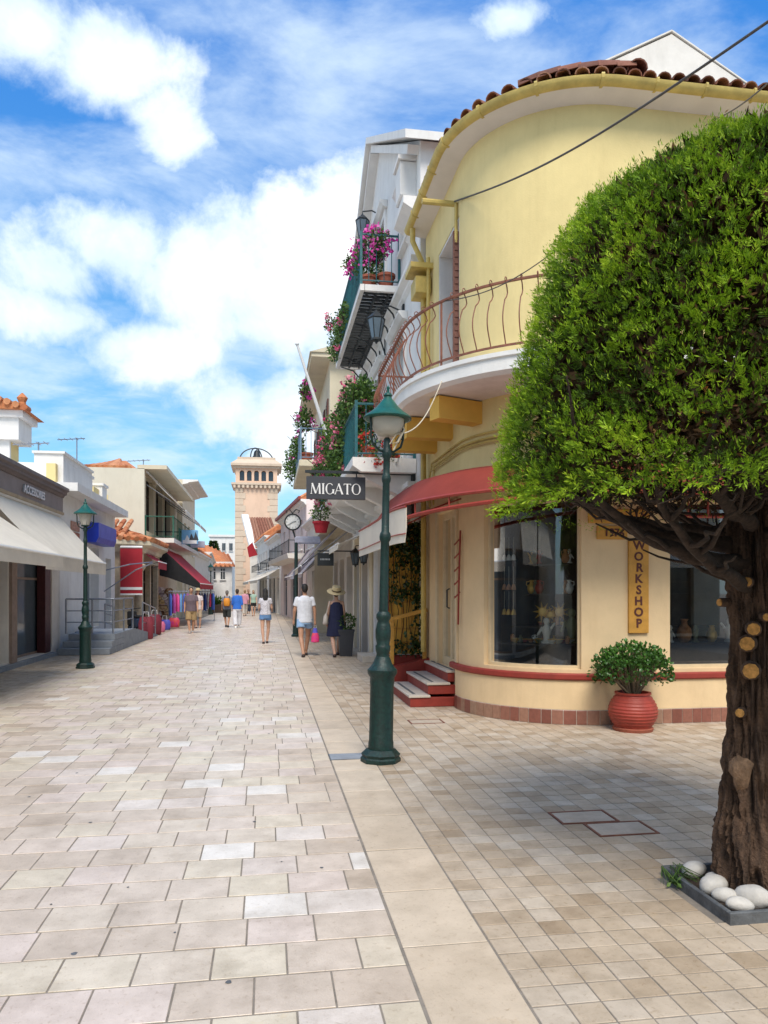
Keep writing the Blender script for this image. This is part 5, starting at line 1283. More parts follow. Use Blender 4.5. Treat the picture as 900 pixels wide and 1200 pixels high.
# MIGATO sign on its bar
MS = thing('hanging_sign', 'dark grey MIGATO shop sign hanging from a long iron bar', 'sign', (0,0,0))
Ym = 12.75; a, b = yp(359,558,Ym), yp(428,586,Ym)
q = MB(); q.cbox(a.x,b.x,Ym-.025,Ym+.025,b.z,a.z,.006); q.build('board', M_signgrey, MS)
q = MB(); q.beam((a.x-.02,Ym,a.z+.08),(X2+.0,Ym,a.z+.08),.05,.045); q.build('bar', M_iron, MS)
for f in (.15,.85): q = MB(); x_ = a.x+(b.x-a.x)*f; q.beam((x_,Ym,a.z-.01),(x_,Ym,a.z+.06),.02,.02); q.build('hanger', M_iron, MS)
q = MB(); q.cbox(X2-.05,X2-.001,Ym-.08,Ym+.08,a.z-.06,a.z+.22,.008); q.build('wall_plate', M_iron, MS)
def serif_word(word, x0, z0, h, Y, par, m):
    """roman capitals drawn as thick and thin strokes with serifs"""
    x = x0; T, t = h*.15, h*.055
    def bar(q, p, r, w): 
        d = Vector((r[0]-p[0],0,r[1]-p[1])); l = d.length; sd = Vector((-d.z,0,d.x))/l*w/2
        P_ = Vector((p[0],0,p[1])); R_ = Vector((r[0],0,r[1]))
        q.extr([P_-sd,R_-sd,R_+sd,P_+sd],(0,-.008-.0006*len(q.f)/6,0))
    def ring(q, cx, cz, rx, rz, a0, a1):
        n = 22; out = []; inn = []
        for i in range(n+1):
            a_ = a0+(a1-a0)*i/n; w = t + (T-t)*abs(math.cos(a_))**1.5
            out.append(Vector((cx+rx*math.cos(a_),0,cz+rz*math.sin(a_)))); inn.append(Vector((cx+(rx-w)*math.cos(a_),0,cz+(rz-t)*math.sin(a_))))
        for i in range(n): q.extr([out[i],out[i+1],inn[i+1],inn[i]],(0,-.008,0))
    for ch in word:
        q = MB(); sr = h*.09
        if ch == 'M':
            w = h*.95; bar(q,(x+.06*h,0),(x+.14*h,h),t); bar(q,(x+.14*h,h),(x+w/2,.05*h),T); bar(q,(x+w/2,.05*h),(x+w-.14*h,h),t); bar(q,(x+w-.10*h,0),(x+w-.14*h,h),T)
            for c_ in (.06*h,w-.10*h): bar(q,(x+c_-sr,t/2),(x+c_+sr,t/2),t*.8)
        elif ch == 'I':
            w = h*.32; bar(q,(x+w/2,0),(x+w/2,h),T)
            for zz in (t/2,h-t/2): bar(q,(x+w/2-sr*1.4,zz),(x+w/2+sr*1.4,zz),t*.8)
        elif ch == 'G':
            w = h*.80; ring(q, x+w*.5, h/2, w*.5, h*.52, .75, 2*PI-.55); bar(q,(x+w*.90,.08*h),(x+w*.90,.42*h),T); bar(q,(x+w*.90-sr*1.2,.42*h),(x+w*.90+sr*1.2,.42*h),t*.8)
        elif ch == 'A':
            w = h*.78; bar(q,(x+.04*h,0),(x+w/2,h),t); bar(q,(x+w/2-.02*h,h),(x+w-.06*h,0),T); bar(q,(x+.17*h,.33*h),(x+w-.2*h,.33*h),t*.9)
            for c_ in (.04*h,w-.06*h): bar(q,(x+c_-sr,t/2),(x+c_+sr,t/2),t*.8)
        elif ch == 'T':
            w = h*.70; bar(q,(x+w/2,0),(x+w/2,h),T); bar(q,(x+.02*h,h-t/2),(x+w-.02*h,h-t/2),t); bar(q,(x+.03*h,h*.84),(x+.03*h,h),t*.8); bar(q,(x+w-.03*h,h*.84),(x+w-.03*h,h),t*.8); bar(q,(x+w/2-sr*1.3,t/2),(x+w/2+sr*1.3,t/2),t*.8)
        elif ch == 'O':
            w = h*.86; ring(q, x+w/2, h/2, w/2, h*.52, 0, 2*PI)
        q.v = [(v[0], Y+v[1], z0+v[2]) for v in q.v]; q.build('letter', m, par); x += w + h*.055
    return x - x0
hh = (a.z-b.z)*.56; wd = (b.x-a.x)*.86
L0_ = hh*(.95+.32+.80+.78+.70+.86 + .055*6)
serif_word('MIGATO', a.x+(b.x-a.x)*.07, b.z+(a.z-b.z)*.22, hh*min(1,wd/L0_), Ym-.026, MS, M_whitepaint)
# small black sign farther on, and shop awning with folded canvas
BS = thing('black_sign', 'small black hanging sign with faint lettering over the wooden shop door', 'sign', (0,0,0))
q = MB(); a, b = yp(372,648,18.3), yp(391,663,18.3); q.cbox(a.x,b.x,18.28,18.32,b.z,a.z,.005); q.build('board', M_iron, BS)
q = MB(); q.beam((a.x,18.3,a.z+.05),(X2,18.3,a.z+.05),.03,.03); q.build('bar', M_iron, BS)
q = MB(); 
for k in range(7): q.box(a.x+.07+k*.035,a.x+.09+k*.035,18.272,18.279,(a.z+b.z)/2-.02,(a.z+b.z)/2+.02)
q.build('lettering', M_silver, BS)
awning('folded_awning', 'white awning over the shop doors under the lower balcony of the white house', P2, s2(16.0), s2(21.0), 3.15, 2.62, 1.0, M_creamcanvas, .12, arms=False)
# potted tree in grey planter by the shop
c_ = gp(405,758); t = thing('square_planter', 'dark grey square planter with a round bush beside the shop door step', 'planter', (2.22,15.1+.6,0))
t.location = (1.92, 18.5, 0); t.scale = (.85,.85,.85)
q = MB(); q.lathe([(.24,0),(.32,.72),(.34,.72),(.34,.78),(.29,.78),(.28,.7)], (0,0,0), 4, ang0=PI/4); q.build('pot', M_signgrey, t)
u = rng.normal(size=(420,3)); u /= np.linalg.norm(u,axis=1,keepdims=True); leaf_obj('foliage', u*np.array([.28,.28,.22])*rng.uniform(.7,1.05,(420,1)) + np.array([0,0,1.0]), u+rng.normal(size=u.shape)*.5, .08, M_leaf, t)
q = MB(); q.tube([(0,0,.7),(0,0,1.0)], .02, 6); q.build('stem', M_twig, t)

# ================================================================== CREAM HOUSE WITH OVERHANGING FLOORS
R3 = thing('cream_house', 'ochre cream house with wide eaves and a small blue railed balcony', 'building', (0,0,0))
P3 = Path([(X2,21.75),(X2,29)], -1); P3u = Path([(1.80,21.75),(1.80,29)], -1)
ol = [(.5,2.2,0,2.7),(3.0,4.6,0,2.7),(5.3,6.8,0,2.7)]
mb = MB(); P3.wall(mb, 0, P3.L, 0, 3.6, ol, .3); mb.build('shopfront_wall', M_white2, R3)
ou = [(.9,1.8,5.7,7.3),(3.4,4.3,5.7,7.3),(5.6,6.5,5.7,7.3)]
mb = MB(); P3u.wall(mb, 0, P3u.L, 3.6, 8.3, ou, .2); mb.add([(1.8,21.75,3.6),(8,21.75,3.6),(8,21.75,8.3),(1.8,21.75,8.3)],[(0,1,2,3)]); mb.add([(1.8,21.75,3.6),(2.6,21.75,3.6),(2.6,29,3.6),(1.8,29,3.6)],[(0,1,2,3)]); mb.add([(1.8,29,0),(8,29,0),(8,29,8.3),(1.8,29,8.3)],[(0,1,2,3)]); mb.build('upper_wall', M_cream, R3)
for a in ol: rect_window(R3, P3, a[0],a[1],.01,a[3], .25, M_wood, M_darkglass, name='shop_door', sill=False)
for a in ou: rect_window(R3, P3u, *a, .16, M_whiteframe, M_darkglass, shutters=M_shutter)
q = MB(); q.box(1.25,8.3,21.45,29.3,8.3,8.42); q.extr([(1.2,21.4,8.42),(8.3,21.4,8.42),(5,21.4,9.6)],(0,7.9,0)); q.build('eaves', M_cream, R3)
q = MB(); q.cbox(.95,1.79,22.6,27.8,5.35,5.55,.02); q.build('balcony_slab', M_cream, R3)
P3b = P3u; iron_rail('far_balcony_railing', 'pale blue iron railing of the small balcony on the ochre cream house', P3b, .9, 6.0, .03, .80, 5.55, .95, mat('pale_blue_iron', (.16,.26,.36), .5), .14)
flower_bush('magenta_pot_plant', 'magenta flowers and leaves on the blue railed balcony of the cream house', [((1.1,23.0,6.8),(.3,.35,.4),.5,.9),((1.0,25,6.3),(.25,.8,.4),.6,.3),((1.15,22.7,7.6),(.2,.2,.3),.2,.7),((.85,26.6,6.0),(.3,.6,.6),.6,.1)], M_magenta, 900, 130, .10, .09, [(1.2,23.2,5.55,.2,.3),(1.2,25.3,5.55,.2,.3)])
for k, (a_, cn) in enumerate(((.2,'dark brown'),(2.5,'cream'),(4.8,'lilac grey'))):
    awning('steep_awning', f'steep {cn} awning below the balcony of the ochre cream house', P3, a_, a_+2.1, 4.0, 2.35, 1.5, mat('awn_'+cn.replace(' ','_'), [(.10,.07,.07),(.55,.46,.32),(.36,.33,.40)][k], .8), .18, group='steep awnings of the cream house', off=.05)
FP = thing('flagpole', 'bare white flagpole slanting out from the cream house balcony', 'flagpole', (0,0,0))
pa, pb = yp(386,520,21.2), yp(348,403,20.6)
q = MB(); q.tube([pa,pb], [.055,.035], 8); q.build('pole', M_whitepaint, FP, smooth=60)
q = MB(); q.ellip(pb, .06,.06,.05,8,6); q.build('finial', M_whitepaint, FP, smooth=60)
q = MB(); q.beam(pa, (1.82,21.9,pa.z-.15), .08,.08); q.build('bracket', M_iron, FP)
# ================================================================== LEFT SIDE
XL1 = -5.3
L1 = thing('taupe_shop', 'low shop with taupe fascia, silver letters and wide glass front', 'building', (0,0,0))
PL = Path([(XL1,-6),(XL1,20.4)], 1)
def sl(Y): return Y + 6
opl = [(sl(17.0),sl(19.75),.12,2.62),(sl(12.5),sl(16.55),.12,2.62),(sl(7.5),sl(12.0),.12,2.62),(sl(1),sl(6.8),.12,2.62)]
mb = MB(); PL.wall(mb, 0, PL.L, 0, 3.62, opl, .25); mb.build('front_wall', M_white2, L1)
shell(PL, 0, PL.L, 0, 4.15, 7, M_white, L1)
for k, a in enumerate(opl): rect_window(L1, PL, *a, .22, mat('taupe_frame', (.30,.22,.18), .5), M_blueglass, bars=1 if k else 0, name='shop_window', sill=False)
q = MB(); PL.box(q, sl(19.1), sl(19.55), -.16, .03, .12, 2.62); q.build('door_leaf', mat('dark_maroon', (.07,.012,.014), .4), L1)
q = MB(); PL.box(q, sl(16.62), sl(16.95), .003, .06, .1, 2.7); q.build('pillar', mat('taupe_frame', (.30,.22,.18), .5), L1)
q = MB(); PL.box(q, 0, PL.L, .003, .10, 3.63, 4.0); q.build('fascia', M_fascia, L1)
q = MB(); PL.strip(q, 0, PL.L+.03, [(-.1,4.0),(.12,4.003),(.15,4.06),(.20,4.08),(.20,4.14),(.26,4.17),(.26,4.24),(-.1,4.24)]); q.build('cornice', M_fasciadk, L1)
q = MB(); PL.box(q, 0, PL.L, .003, .13, 3.56, 3.628); q.build('awning_box', mat('gold_trim', (.42,.30,.16), .5), L1)
q = MB(); PL.box(q, sl(7), sl(19.8), .003, .14, 0, .09); q.build('threshold', M_concrete, L1)
def left_letters(txt, Y, size, z, m):
    me = text_mesh('letter', txt, size, m, .02, bold=.006); return me
me = left_letters('ACCESSORIES', 0, .25, 0, M_silver); obj('lettering', me, L1, loc=(XL1+.125, 17.9, 3.74), rot=(PI/2,0,PI/2))
me = left_letters('alis', 0, .42, 0, M_whitepaint); obj('lettering', me, L1, loc=(XL1+.125, 14.6, 3.70), rot=(PI/2,0,PI/2))
awning('shop_awning', 'wide cream awning nearest the green lantern, on the taupe shop', PL, sl(15.0), sl(20.3), 3.56, 2.32, 1.15, M_creamcanvas, .30)
awning('shop_awning', 'cream awning set lower than its neighbour on the taupe shop', PL, sl(9.0), sl(14.6), 3.3, 2.25, 1.55, M_creamcanvas, .22)
awning('shop_awning', 'cream awning at the far end of the taupe shop from the lantern', PL, sl(-2), sl(6.0), 3.5, 2.5, 1.6, M_creamcanvas, .3)
# yellow topped house at the left edge, behind
q = MB(); a = yp(25,478,24); q.box(-22,a.x-.35,24,24.9,4,a.z-.9); LY = thing('yellow_white_house', 'yellow and white house top with tiled eaves behind the taupe shop', 'building', (0,0,0)); q.build('wall', M_yellow, LY)
q = MB(); q.box(-22,a.x,23.75,25.0,a.z-1.0,a.z-.35); q.box(-22,a.x+.15,23.65,25.1,a.z-.35,a.z-.15); q.box(a.x-.85,a.x-.30,23.9,24.02,4,a.z-1.0); q.build('cornice', M_white, LY)
rfm = MB(); rfm.extr([(-22,23.5,a.z-.148),(a.x+.3,23.5,a.z-.148),(a.x-4,23.5,a.z+1.2),(-22,23.5,a.z+1.2)],(0,1.8,0)); rfm = rfm.build('roof', M_orangetile, LY)
for k in range(18):
    q = MB(); q.ct = random.random(); x_ = a.x+.25-k*.24; z_ = a.z-.10+ (k*.24)*.315; q.tube([(x_,23.42,z_),(x_,23.8,z_)],.10,8); q.build('roof_tile', M_orangetile, rfm)
q = MB(); q.lathe([(.05,0),(.12,.1),(.10,.22),(.16,.35),(.02,.5)], (a.x+.15,23.6,a.z-.15), 8); q.build('corner_finial', M_orangetile, LY)
# L2 white-yellow bank
L2 = thing('white_yellow_shop', 'low white shop with yellow parapet panels and a blue sign above its door', 'building', (0,0,0))
PB = Path([(XL1,20.45),(XL1,27.6)], 1)
ob = [(2.9,4.6,.5,2.95),(5.6,6.5,.5,2.7)]
mb = MB(); PB.wall(mb, 0, PB.L, 0, 4.2, ob, .4); mb.build('front_wall', M_white, L2); shell(PB, 0, PB.L, 0, 4.2, 8, M_white, L2)
q = MB(); PB.box(q, -.9+.9, PB.L+.1, -7.8, .45, 4.203, 4.42); q.build('roof_slab', M_white, L2)
rect_window(L2, PB, 2.9,4.6,.5,2.95,.3,M_whiteframe,M_blueglass,bars=2,name='glazed_door',sill=False)
q = MB(); PB.box(q, 3.1,3.6,-.26,-.24,.6,2.9); q.build('blue_poster', M_blue, L2)
rect_window(L2, PB, 5.6,6.5,.5,2.7,.3,M_whiteframe,M_blueglass,name='glazed_door',sill=False)
q = MB(); PB.strip(q, 2.6, 5.2, [(.01,3.05),(.35,3.05),(.42,3.2),(.42,3.62),(.01,3.62)]); q.build('blue_sign_box', M_blue, L2)
q = MB()
for k in range(4): PB.box(q, 1.2,1.9,.004,.02,2.5+k*.3,2.72+k*.3)
for k,c_ in enumerate(((.6,.2,.1),(.5,.25,.35),(.55,.18,.08),(.6,.3,.2))):
    q = MB(); PB.box(q, 1.1,2.0,.004,.03,2.42+k*.29,2.66+k*.29); q.build('poster', mat(f'poster_{k}', c_, .6, .3, 18, 0), L2)
for k in range(3):
    q = MB(); PB.box(q, 1.0+k*2.1,1.7+k*2.1,-.5,-.02,4.422,5.05); pp = q.build('parapet_pier', M_white, L2)
    q = MB(); PB.box(q, .95+k*2.1,1.75+k*2.1,-.55,.03,5.053,5.13); q.build('pier_cap', M_white, pp)
for k in range(4):
    q = MB(); PB.box(q, .25+k*2.1 if k else .1, (.98+k*2.1 if k < 3 else 6.6) if k else .98, -.35,-.12,4.422,4.92); q.build('parapet_panel', M_yellow, L2)
q = MB(); pa_ = yp(4,541,20.9); pb_ = yp(50,541,20.9); q.box(pa_.x-3,pb_.x,20.9,23.5,4.43,pa_.z); q.build('penthouse_wall', M_white, L2)
q = MB(); a = yp(42,540,20.9); b = yp(76,533,20.9); q.box(a.x,b.x,20.75,24,4.43,b.z); q.build('penthouse_block', M_white, L2)
q = MB(); q.box(a.x-.04,b.x+.05,20.70,24.05,b.z,b.z+.06); q.build('coping', M_white, L2)
def antenna(px, py, Y, label, h=2.0):
    p = yp(px,py,Y); t = thing('roof_antenna', label, 'antenna', (p.x,Y,p.z)); q = MB(); q.tube([(0,0,-h),(0,0,.1)], .025, 5); q.build('mast', M_steel, t)
    q = MB(); q.tube([(-.7,0,0),(.3,0,.08)], .018, 4)
    q.build('boom', M_steel, t)
    for k in range(5): q = MB(); x_=-.6+k*.2; q.tube([(x_,-.25,.01+k*.016),(x_,.25,.01+k*.016)], .012, 4); q.build('element', M_steel, t)
antenna(90,516,30,'thin aerial on the roof beside the red hip roof'); antenna(45,522,23,'short aerial standing on the white penthouse block',1.0); antenna(168,541,35,'short aerial on top of the tall pale cream house',1.0)
# steps, ramp and railings in front of L2
RP = thing('access_ramp', 'grey concrete steps and ramp in front of the white and yellow shop', 'ramp', (0,0,0))
for k in range(3): q = MB(); q.cbox(-5.19+.06*k,-3.92,19.75+.33*k,21.6,.165*k+.001 if k else 0,.165*(k+1),.01); q.build('step', M_concrete, RP)
q = MB(); q.extr([(-5.2,21.61,0),(-5.2,23.4,0),(-5.2,23.4,.494),(-5.2,21.61,.494)],(1.28,0,0)); q.extr([(-5.2,23.41,0),(-5.2,28.2,0),(-5.2,28.2,.03),(-5.2,23.41,.494)],(1.28,0,0)); q.build('ramp_slab', M_concrete, RP)
RR = thing('ramp_railing', 'galvanised steel railing on the grey ramp', 'railing', (0,0,0))
def seg_rail(pts, h=.9):
    for p in pts: q = MB(); q.tube([p, (p[0],p[1],p[2]+h)], .025, 6); q.build('post', M_steel, RR)
    for dz in (h, h*.66, h*.33): q = MB(); q.tube([(p[0],p[1],p[2]+dz) for p in pts], .022 if dz == h else .014, 6); q.build('rail', M_steel, RR)
seg_rail([(-5.15,20.5,.5),(-4.5,20.5,.5),(-3.98,20.5,.5),(-3.98,22.0,.5),(-3.98,23.4,.5)])
seg_rail([(-3.98,25.2,.30),(-3.98,26.6,.17),(-3.98,28.0,.04)], .95)
seg_rail([(-5.1,25.0,.30),(-5.1,26.4,.18)], .9)
# folded parasol-like arm awning frame seen over ramp
q = MB(); q.tube([(-5.25,24.6,2.2),(-4.3,24.7,2.45),(-3.7,25.4,2.55)], .02, 5); q.tube([(-5.25,25.6,1.6),(-4.2,25.3,2.3),(-3.7,25.4,2.52)], .02, 5)
q.build('folding_bracket', M_steel, label='bare folding awning arm sticking out above the ramp', cat='bracket')
# motorbike toy behind the railing
MBK = thing('scooter', 'small dark scooter parked behind the ramp railing', 'scooter', (-4.55,27.2,.06), .5)
for y_ in (-.42,.42):
    q = MB(); q.tube([(0,y_+.20*math.cos(a),.2+.20*math.sin(a)) for a in [2*PI*k/16 for k in range(16)]], .05, 8, closed=True); w = q.build('wheel', M_rubber, MBK, smooth=60)
    q = MB(); q.lathe([(.01,-.03),(.12,-.02),(.12,.02),(.01,.03)], (0,0,0), 12); q.v = [(v[2], y_+v[0], .2+v[1]) for v in q.v]; q.build('rim', M_steel, w)
q = MB(); q.cbox(-.12,.12,-.5,.05,.3,.62,.05); q.beam((0,.0,.3),(0,.35,.28),.2,.08); q.build('body', mat('scooter_blue', (.03,.05,.10), .3), MBK, smooth=40)
q = MB(); q.cbox(-.11,.11,-.5,.08,.63,.72,.03); q.build('seat', M_rubber, MBK); q = MB(); q.cbox(-.16,.16,.26,.33,.35,.85,.03); q.tube([(-.3,.28,.95),(0,.32,.92),(.3,.28,.95)], .018, 6); q.beam((0,.32,.3),(0,.32,.92),.05,.05); q.build('handlebar', M_rubber, MBK)

# L4 tiled corner shop with crimson blind
L4 = thing('tiled_corner_shop', 'one storey corner shop with clay tile eaves and hats displayed outside', 'building', (0,0,0))
XC = -4.7; PK = Path([(-9,28.9),(-5.4,28.9),(XC,29.6),(XC,34)], 1)
mb = MB(); PK.wall(mb, 0, PK.L, 0, 3.05, [(4.9,6.6,.2,2.7),(6.9,8.7,.1,2.7)], .3); mb.build('front_wall', M_brick, L4)
rect_window(L4, PK, 4.9,6.6,.2,2.7,.25,M_darkwood,M_darkglass,name='shop_window',sill=False); rect_window(L4, PK, 6.9,8.7,.1,2.7,.25,M_darkwood,M_darkglass,name='shop_door',sill=False)
q = MB(); PK.strip(q, 0, PK.L, [(.0,3.05),(.12,3.08),(.18,3.22),(.40,3.34),(.40,3.5),(0,3.5)]); q.build('eaves_moulding', M_cream, L4)
rf4 = MB(); rf4.add([PK.P(0,.4,3.5),PK.P(3.6,.4,3.5),PK.P(4.3,.4,3.5),PK.P(PK.L,.4,3.5),Vector((-7.5,34,4.52)),Vector((-7.5,31.5,4.52)),Vector((-9,31.5,4.52))],[(0,1,5,6),(1,2,5),(2,3,4,5)]); rf4 = rf4.build('roof', M_orangetile, L4)
s_ = 1.2
while s_ < PK.L:
    p0 = PK.P(s_, .45, 3.53); tg = Vector((-7.5, max(31.5,p0.y), 4.62)) if s_ > 3.6 else Vector((p0.x,31.5,4.62)); d = (tg-p0).normalized()
    for k in range(max(1,int(((tg-p0).length-.3)/.62))):
        q = MB(); q.ct = random.random(); q.tube([p0+d*(k*.62)+Vector((0,0,.02)), p0+d*(k*.62+.68)+Vector((0,0,-.0))], [.10,.085], 8); q.build('roof_tile', M_orangetile, rf4)
    s_ += .26
q = MB(); q.tube([(-4.78,29.45,0),(-4.78,29.45,2.4),(-4.78,29.45,3.0)], [.16,.15,.17], 10); q.lathe([(.15,2.35),(.25,2.5),(.25,2.6),(.15,2.65)], (-4.78,29.45,0), 10); q.build('corner_column', M_brick, L4, smooth=40)
CBD = thing('crimson_blind', 'flat crimson canvas blind with white hem hanging at the end of the ramp', 'blind', (0,0,0))
a, b = yp(141,641,28.6), yp(167,697,28.6)
q = MB(); q.box(a.x,b.x,28.58,28.6,b.z,a.z); q.build('canvas', M_crimson, CBD); q = MB(); q.box(a.x,b.x,28.565,28.579,b.z+.18,b.z+.28); q.box(a.x,b.x,28.565,28.579,b.z-.01,b.z+.05); q.build('hem', M_whitepaint, CBD); q = MB(); q.tube([(a.x,28.6,a.z),(b.x,28.6,a.z)], .05, 8); q.build('roller', M_whitepaint, CBD)
PK2 = Path([(XC,29.6),(XC,52)], 1)
awning('crimson_awning', 'short crimson awning with white lettering band over the hat display', PK2, .3, 2.6, 3.1, 2.75, .55, M_crimson, .28)
awning('crimson_awning', 'long crimson awning with dark side hanging low over the clothes racks', PK2, 4.6, 12.5, 3.6, 1.95, 1.75, M_crimson, .25)
q = MB(); q.add([PK2.P(4.58,.02,3.6),PK2.P(4.58,1.77,1.95),PK2.P(4.58,1.77,1.7),PK2.P(4.58,.4,2.2),PK2.P(4.58,.02,2.3)],[(0,1,2,3,4)]); q.build('awning_side_cloth', mat('black_cloth', (.012,.012,.014), .9), label='black side cloth closing the end of the long crimson awning', cat='cloth')
# L5 tall pale house with balconies
L5 = thing('tall_pale_house', 'tall pale cream house with blank end wall and sun blinds on its balcony', 'building', (0,0,0))
P5 = Path([(-5.3,34.05),(-5.3,46)], 1); a = yp(175,549,34.05)
H5 = a.z
o5 = [(.4,2.6,4.3,6.7),(3.4,5.6,4.3,6.7),(6.6,8.8,4.3,6.7)]
mb = MB(); P5.wall(mb, 0, P5.L, 0, H5, o5, .3); mb.build('front_wall', M_cream, L5); 
q = MB(); b = yp(76,548,34.05); q.add([(b.x-1,34.05,0),(-5.3,34.05,0),(-5.3,34.05,H5),(b.x-1,34.05,H5)],[(0,1,2,3)]); q.add([(b.x-1,34.06,H5),(-5.3,34.06,H5),(-5.3,46,H5),(b.x-1,46,H5)],[(0,1,2,3)]); q.build('end_wall', M_creamtall, L5)
for a_ in o5: rect_window(L5, P5, *a_, .25, M_darkwood, M_darkglass, bars=2, sill=False)
q = MB(); P5.box(q, -.0, P5.L, -.3, .95, H5-.02, H5+.16); q.build('roof_overhang', M_cream, L5)
q = MB(); P5.box(q, .1, P5.L, .004, 1.25, 3.75, 3.95); q.build('balcony_slab', M_white2, L5)
iron_rail('green_railing', 'green panelled balcony railing of the tall pale house', P5, .15, 11.8, .03, 1.2, 3.95, .95, M_greenshut, .35)
q = MB(); P5.box(q, 2.5, 11.7, 1.16, 1.185, 4.0, 4.62); q.build('railing_cloth', M_greenshut, L5)
for k,(s0_,s1_) in enumerate(((.3,3.4),(3.8,7.4),(7.8,11.4))):
    t = awning('sun_blind', ['white sun blind over the first balcony bay of the tall pale house','white sun blind over the middle balcony bay of the tall pale house','yellow striped sun blind over the last balcony bay of the tall pale house'][k], P5, s0_, s1_, H5-.1, 5.2, 1.7, M_creamcanvas, .15, arms=True)
HR = thing('red_hip_roof_house', 'red tiled hip roof peeping over the tall pale house', 'building', (0,0,0)); a, b, c_ = yp(100,549,40), yp(128,536,40), yp(155,550,40)
q = MB(); q.box(a.x,c_.x,40,46,4,a.z); q.build('wall', M_creamtall, HR); q = MB(); q.add([(a.x-.3,39.7,a.z),(c_.x+.3,39.7,a.z),(c_.x+.3,46.3,a.z),(a.x-.3,46.3,a.z),(b.x-.3,43,b.z+.35),(b.x+.3,43,b.z+.35)],[(0,1,5,4),(1,2,5),(2,3,4,5),(3,0,4)]); hr = q.build('roof', M_orangetile, HR)
for k in range(16):
    x_ = a.x + (c_.x-a.x)*(k+.5)/16; f = 1-abs(2*(k+.5)/16-1); q = MB(); q.ct = random.random(); q.tube([(x_,39.65,a.z+.05),(b.x+(x_-b.x)*(1-f),39.7+3.3*f,a.z+.05+(b.z+.35-a.z)*f)], .11, 6); q.build('roof_tile', M_orangetile, hr)
# farther left houses
def plain_house(name, label, pts, side, H, m, ops, roof=None, depth=6, fr=None, shut=None, eave=.3, rm=None):
    t = thing(name, label, 'building', (0,0,0)); P = Path(pts, side); mb = MB(); P.wall(mb, 0, P.L, 0, H, ops, .22); mb.build('front_wall', m, t); shell(P, 0, P.L, 0, H, depth, m, t)
    for o in ops: rect_window(t, P, *o, .18, fr or M_whiteframe, M_darkglass, shutters=shut if o[2] > 2 else None, sill=o[2] > .5, name='window' if o[2] > .5 else 'shop_door')
    cornice(P, t, 0, P.L, H-.3, eave, .3, M_white)
    if roof:
        n = P.N(P.L/2); a, b = P.P(0,eave,H), P.P(P.L,eave,H); ai, bi = P.P(0,-depth-.2,H), P.P(P.L,-depth-.2,H); r1 = (a+ai)/2+Vector((0,0,roof)); r2 = (b+bi)/2+Vector((0,0,roof)); q = MB()
        q.add([a,b,r2,r1],[(0,1,2,3)]); q.add([ai,bi,r2,r1],[(0,3,2,1)]); q.add([a,r1,ai],[(0,1,2)]); q.add([b,bi,r2],[(0,1,2)]); rr_ = q.build('roof', rm or M_orangetile, t)
        k = 0; L_ = (b-a).length
        for i in range(int(L_/.45)):
            f = (i+.5)/int(L_/.45); q = MB(); q.ct = random.random(); p = a.lerp(b,f); e = r1.lerp(r2,f); q.tube([p+Vector((0,0,.04)), e+Vector((0,0,.04))], .13, 6); q.build('roof_tile', rm or M_orangetile, rr_)
        for i in range(int((a-ai).length/.45)):   # tiled verge edge facing the street's near end
            pass
    return t, P
plain_house('left_house', 'narrow ochre house with jutting upper floor after the tall pale house', [(-5.0,46.2),(-5.0,54)], 1, 8.3, M_cream, [(1,2.2,.01,2.6),(3.4,5,.01,2.6),(1,2,4,5.8),(3.4,4.4,4,5.8),(5.8,6.8,4,5.8)], eave=.9)
plain_house('left_house', 'low cream house between the ochre house and the orange roofed house', [(-5.0,54.2),(-5.0,66)], 1, 4.4, M_white2, [(1,2.6,.01,2.6),(4,6,.01,2.6),(7.5,9.5,.01,2.6)], 1.2)
SKS = thing('sky_blue_sign', 'square sky blue picture sign projecting over the crimson awnings', 'sign', (0,0,0)); a, b = yp(213,621,37), yp(232,638,37)
q = MB(); q.cbox(a.x,b.x,36.95,37.05,b.z,a.z,.02); q.build('board', M_skyblue, SKS); q = MB(); q.box(a.x+.05,b.x-.05,36.935,36.949,b.z+.03,b.z+.2); q.build('white_band', M_whitepaint, SKS)
for k in range(3): q = MB(); x_ = a.x+.15+k*.2; q.extr([(x_,36.94,b.z+.2),(x_+.25,36.94,b.z+.2),(x_+.1,36.94,b.z+.45+.08*k)],(0,-.006-.002*k,0)); q.build('painted_mark', M_signgrey if k else M_whitepaint, SKS)
q = MB(); q.beam((-5.25,37,a.z-.1),(a.x,37,a.z-.1),.05,.05); q.build('bracket', M_iron, SKS)
SK2 = thing('pale_sign', 'pale lilac sign projecting behind the sky blue sign', 'sign', (0,0,0)); a, b = yp(222,634,42), yp(240,642,42); q = MB(); q.cbox(a.x,b.x,41.95,42.05,b.z,a.z,.02); q.build('board', mat('pale_lilac', (.55,.55,.68), .5), SK2); q = MB(); q.beam((-5.25,42,a.z-.1),(a.x,42,a.z-.1),.05,.05); q.build('bracket', M_iron, SK2)

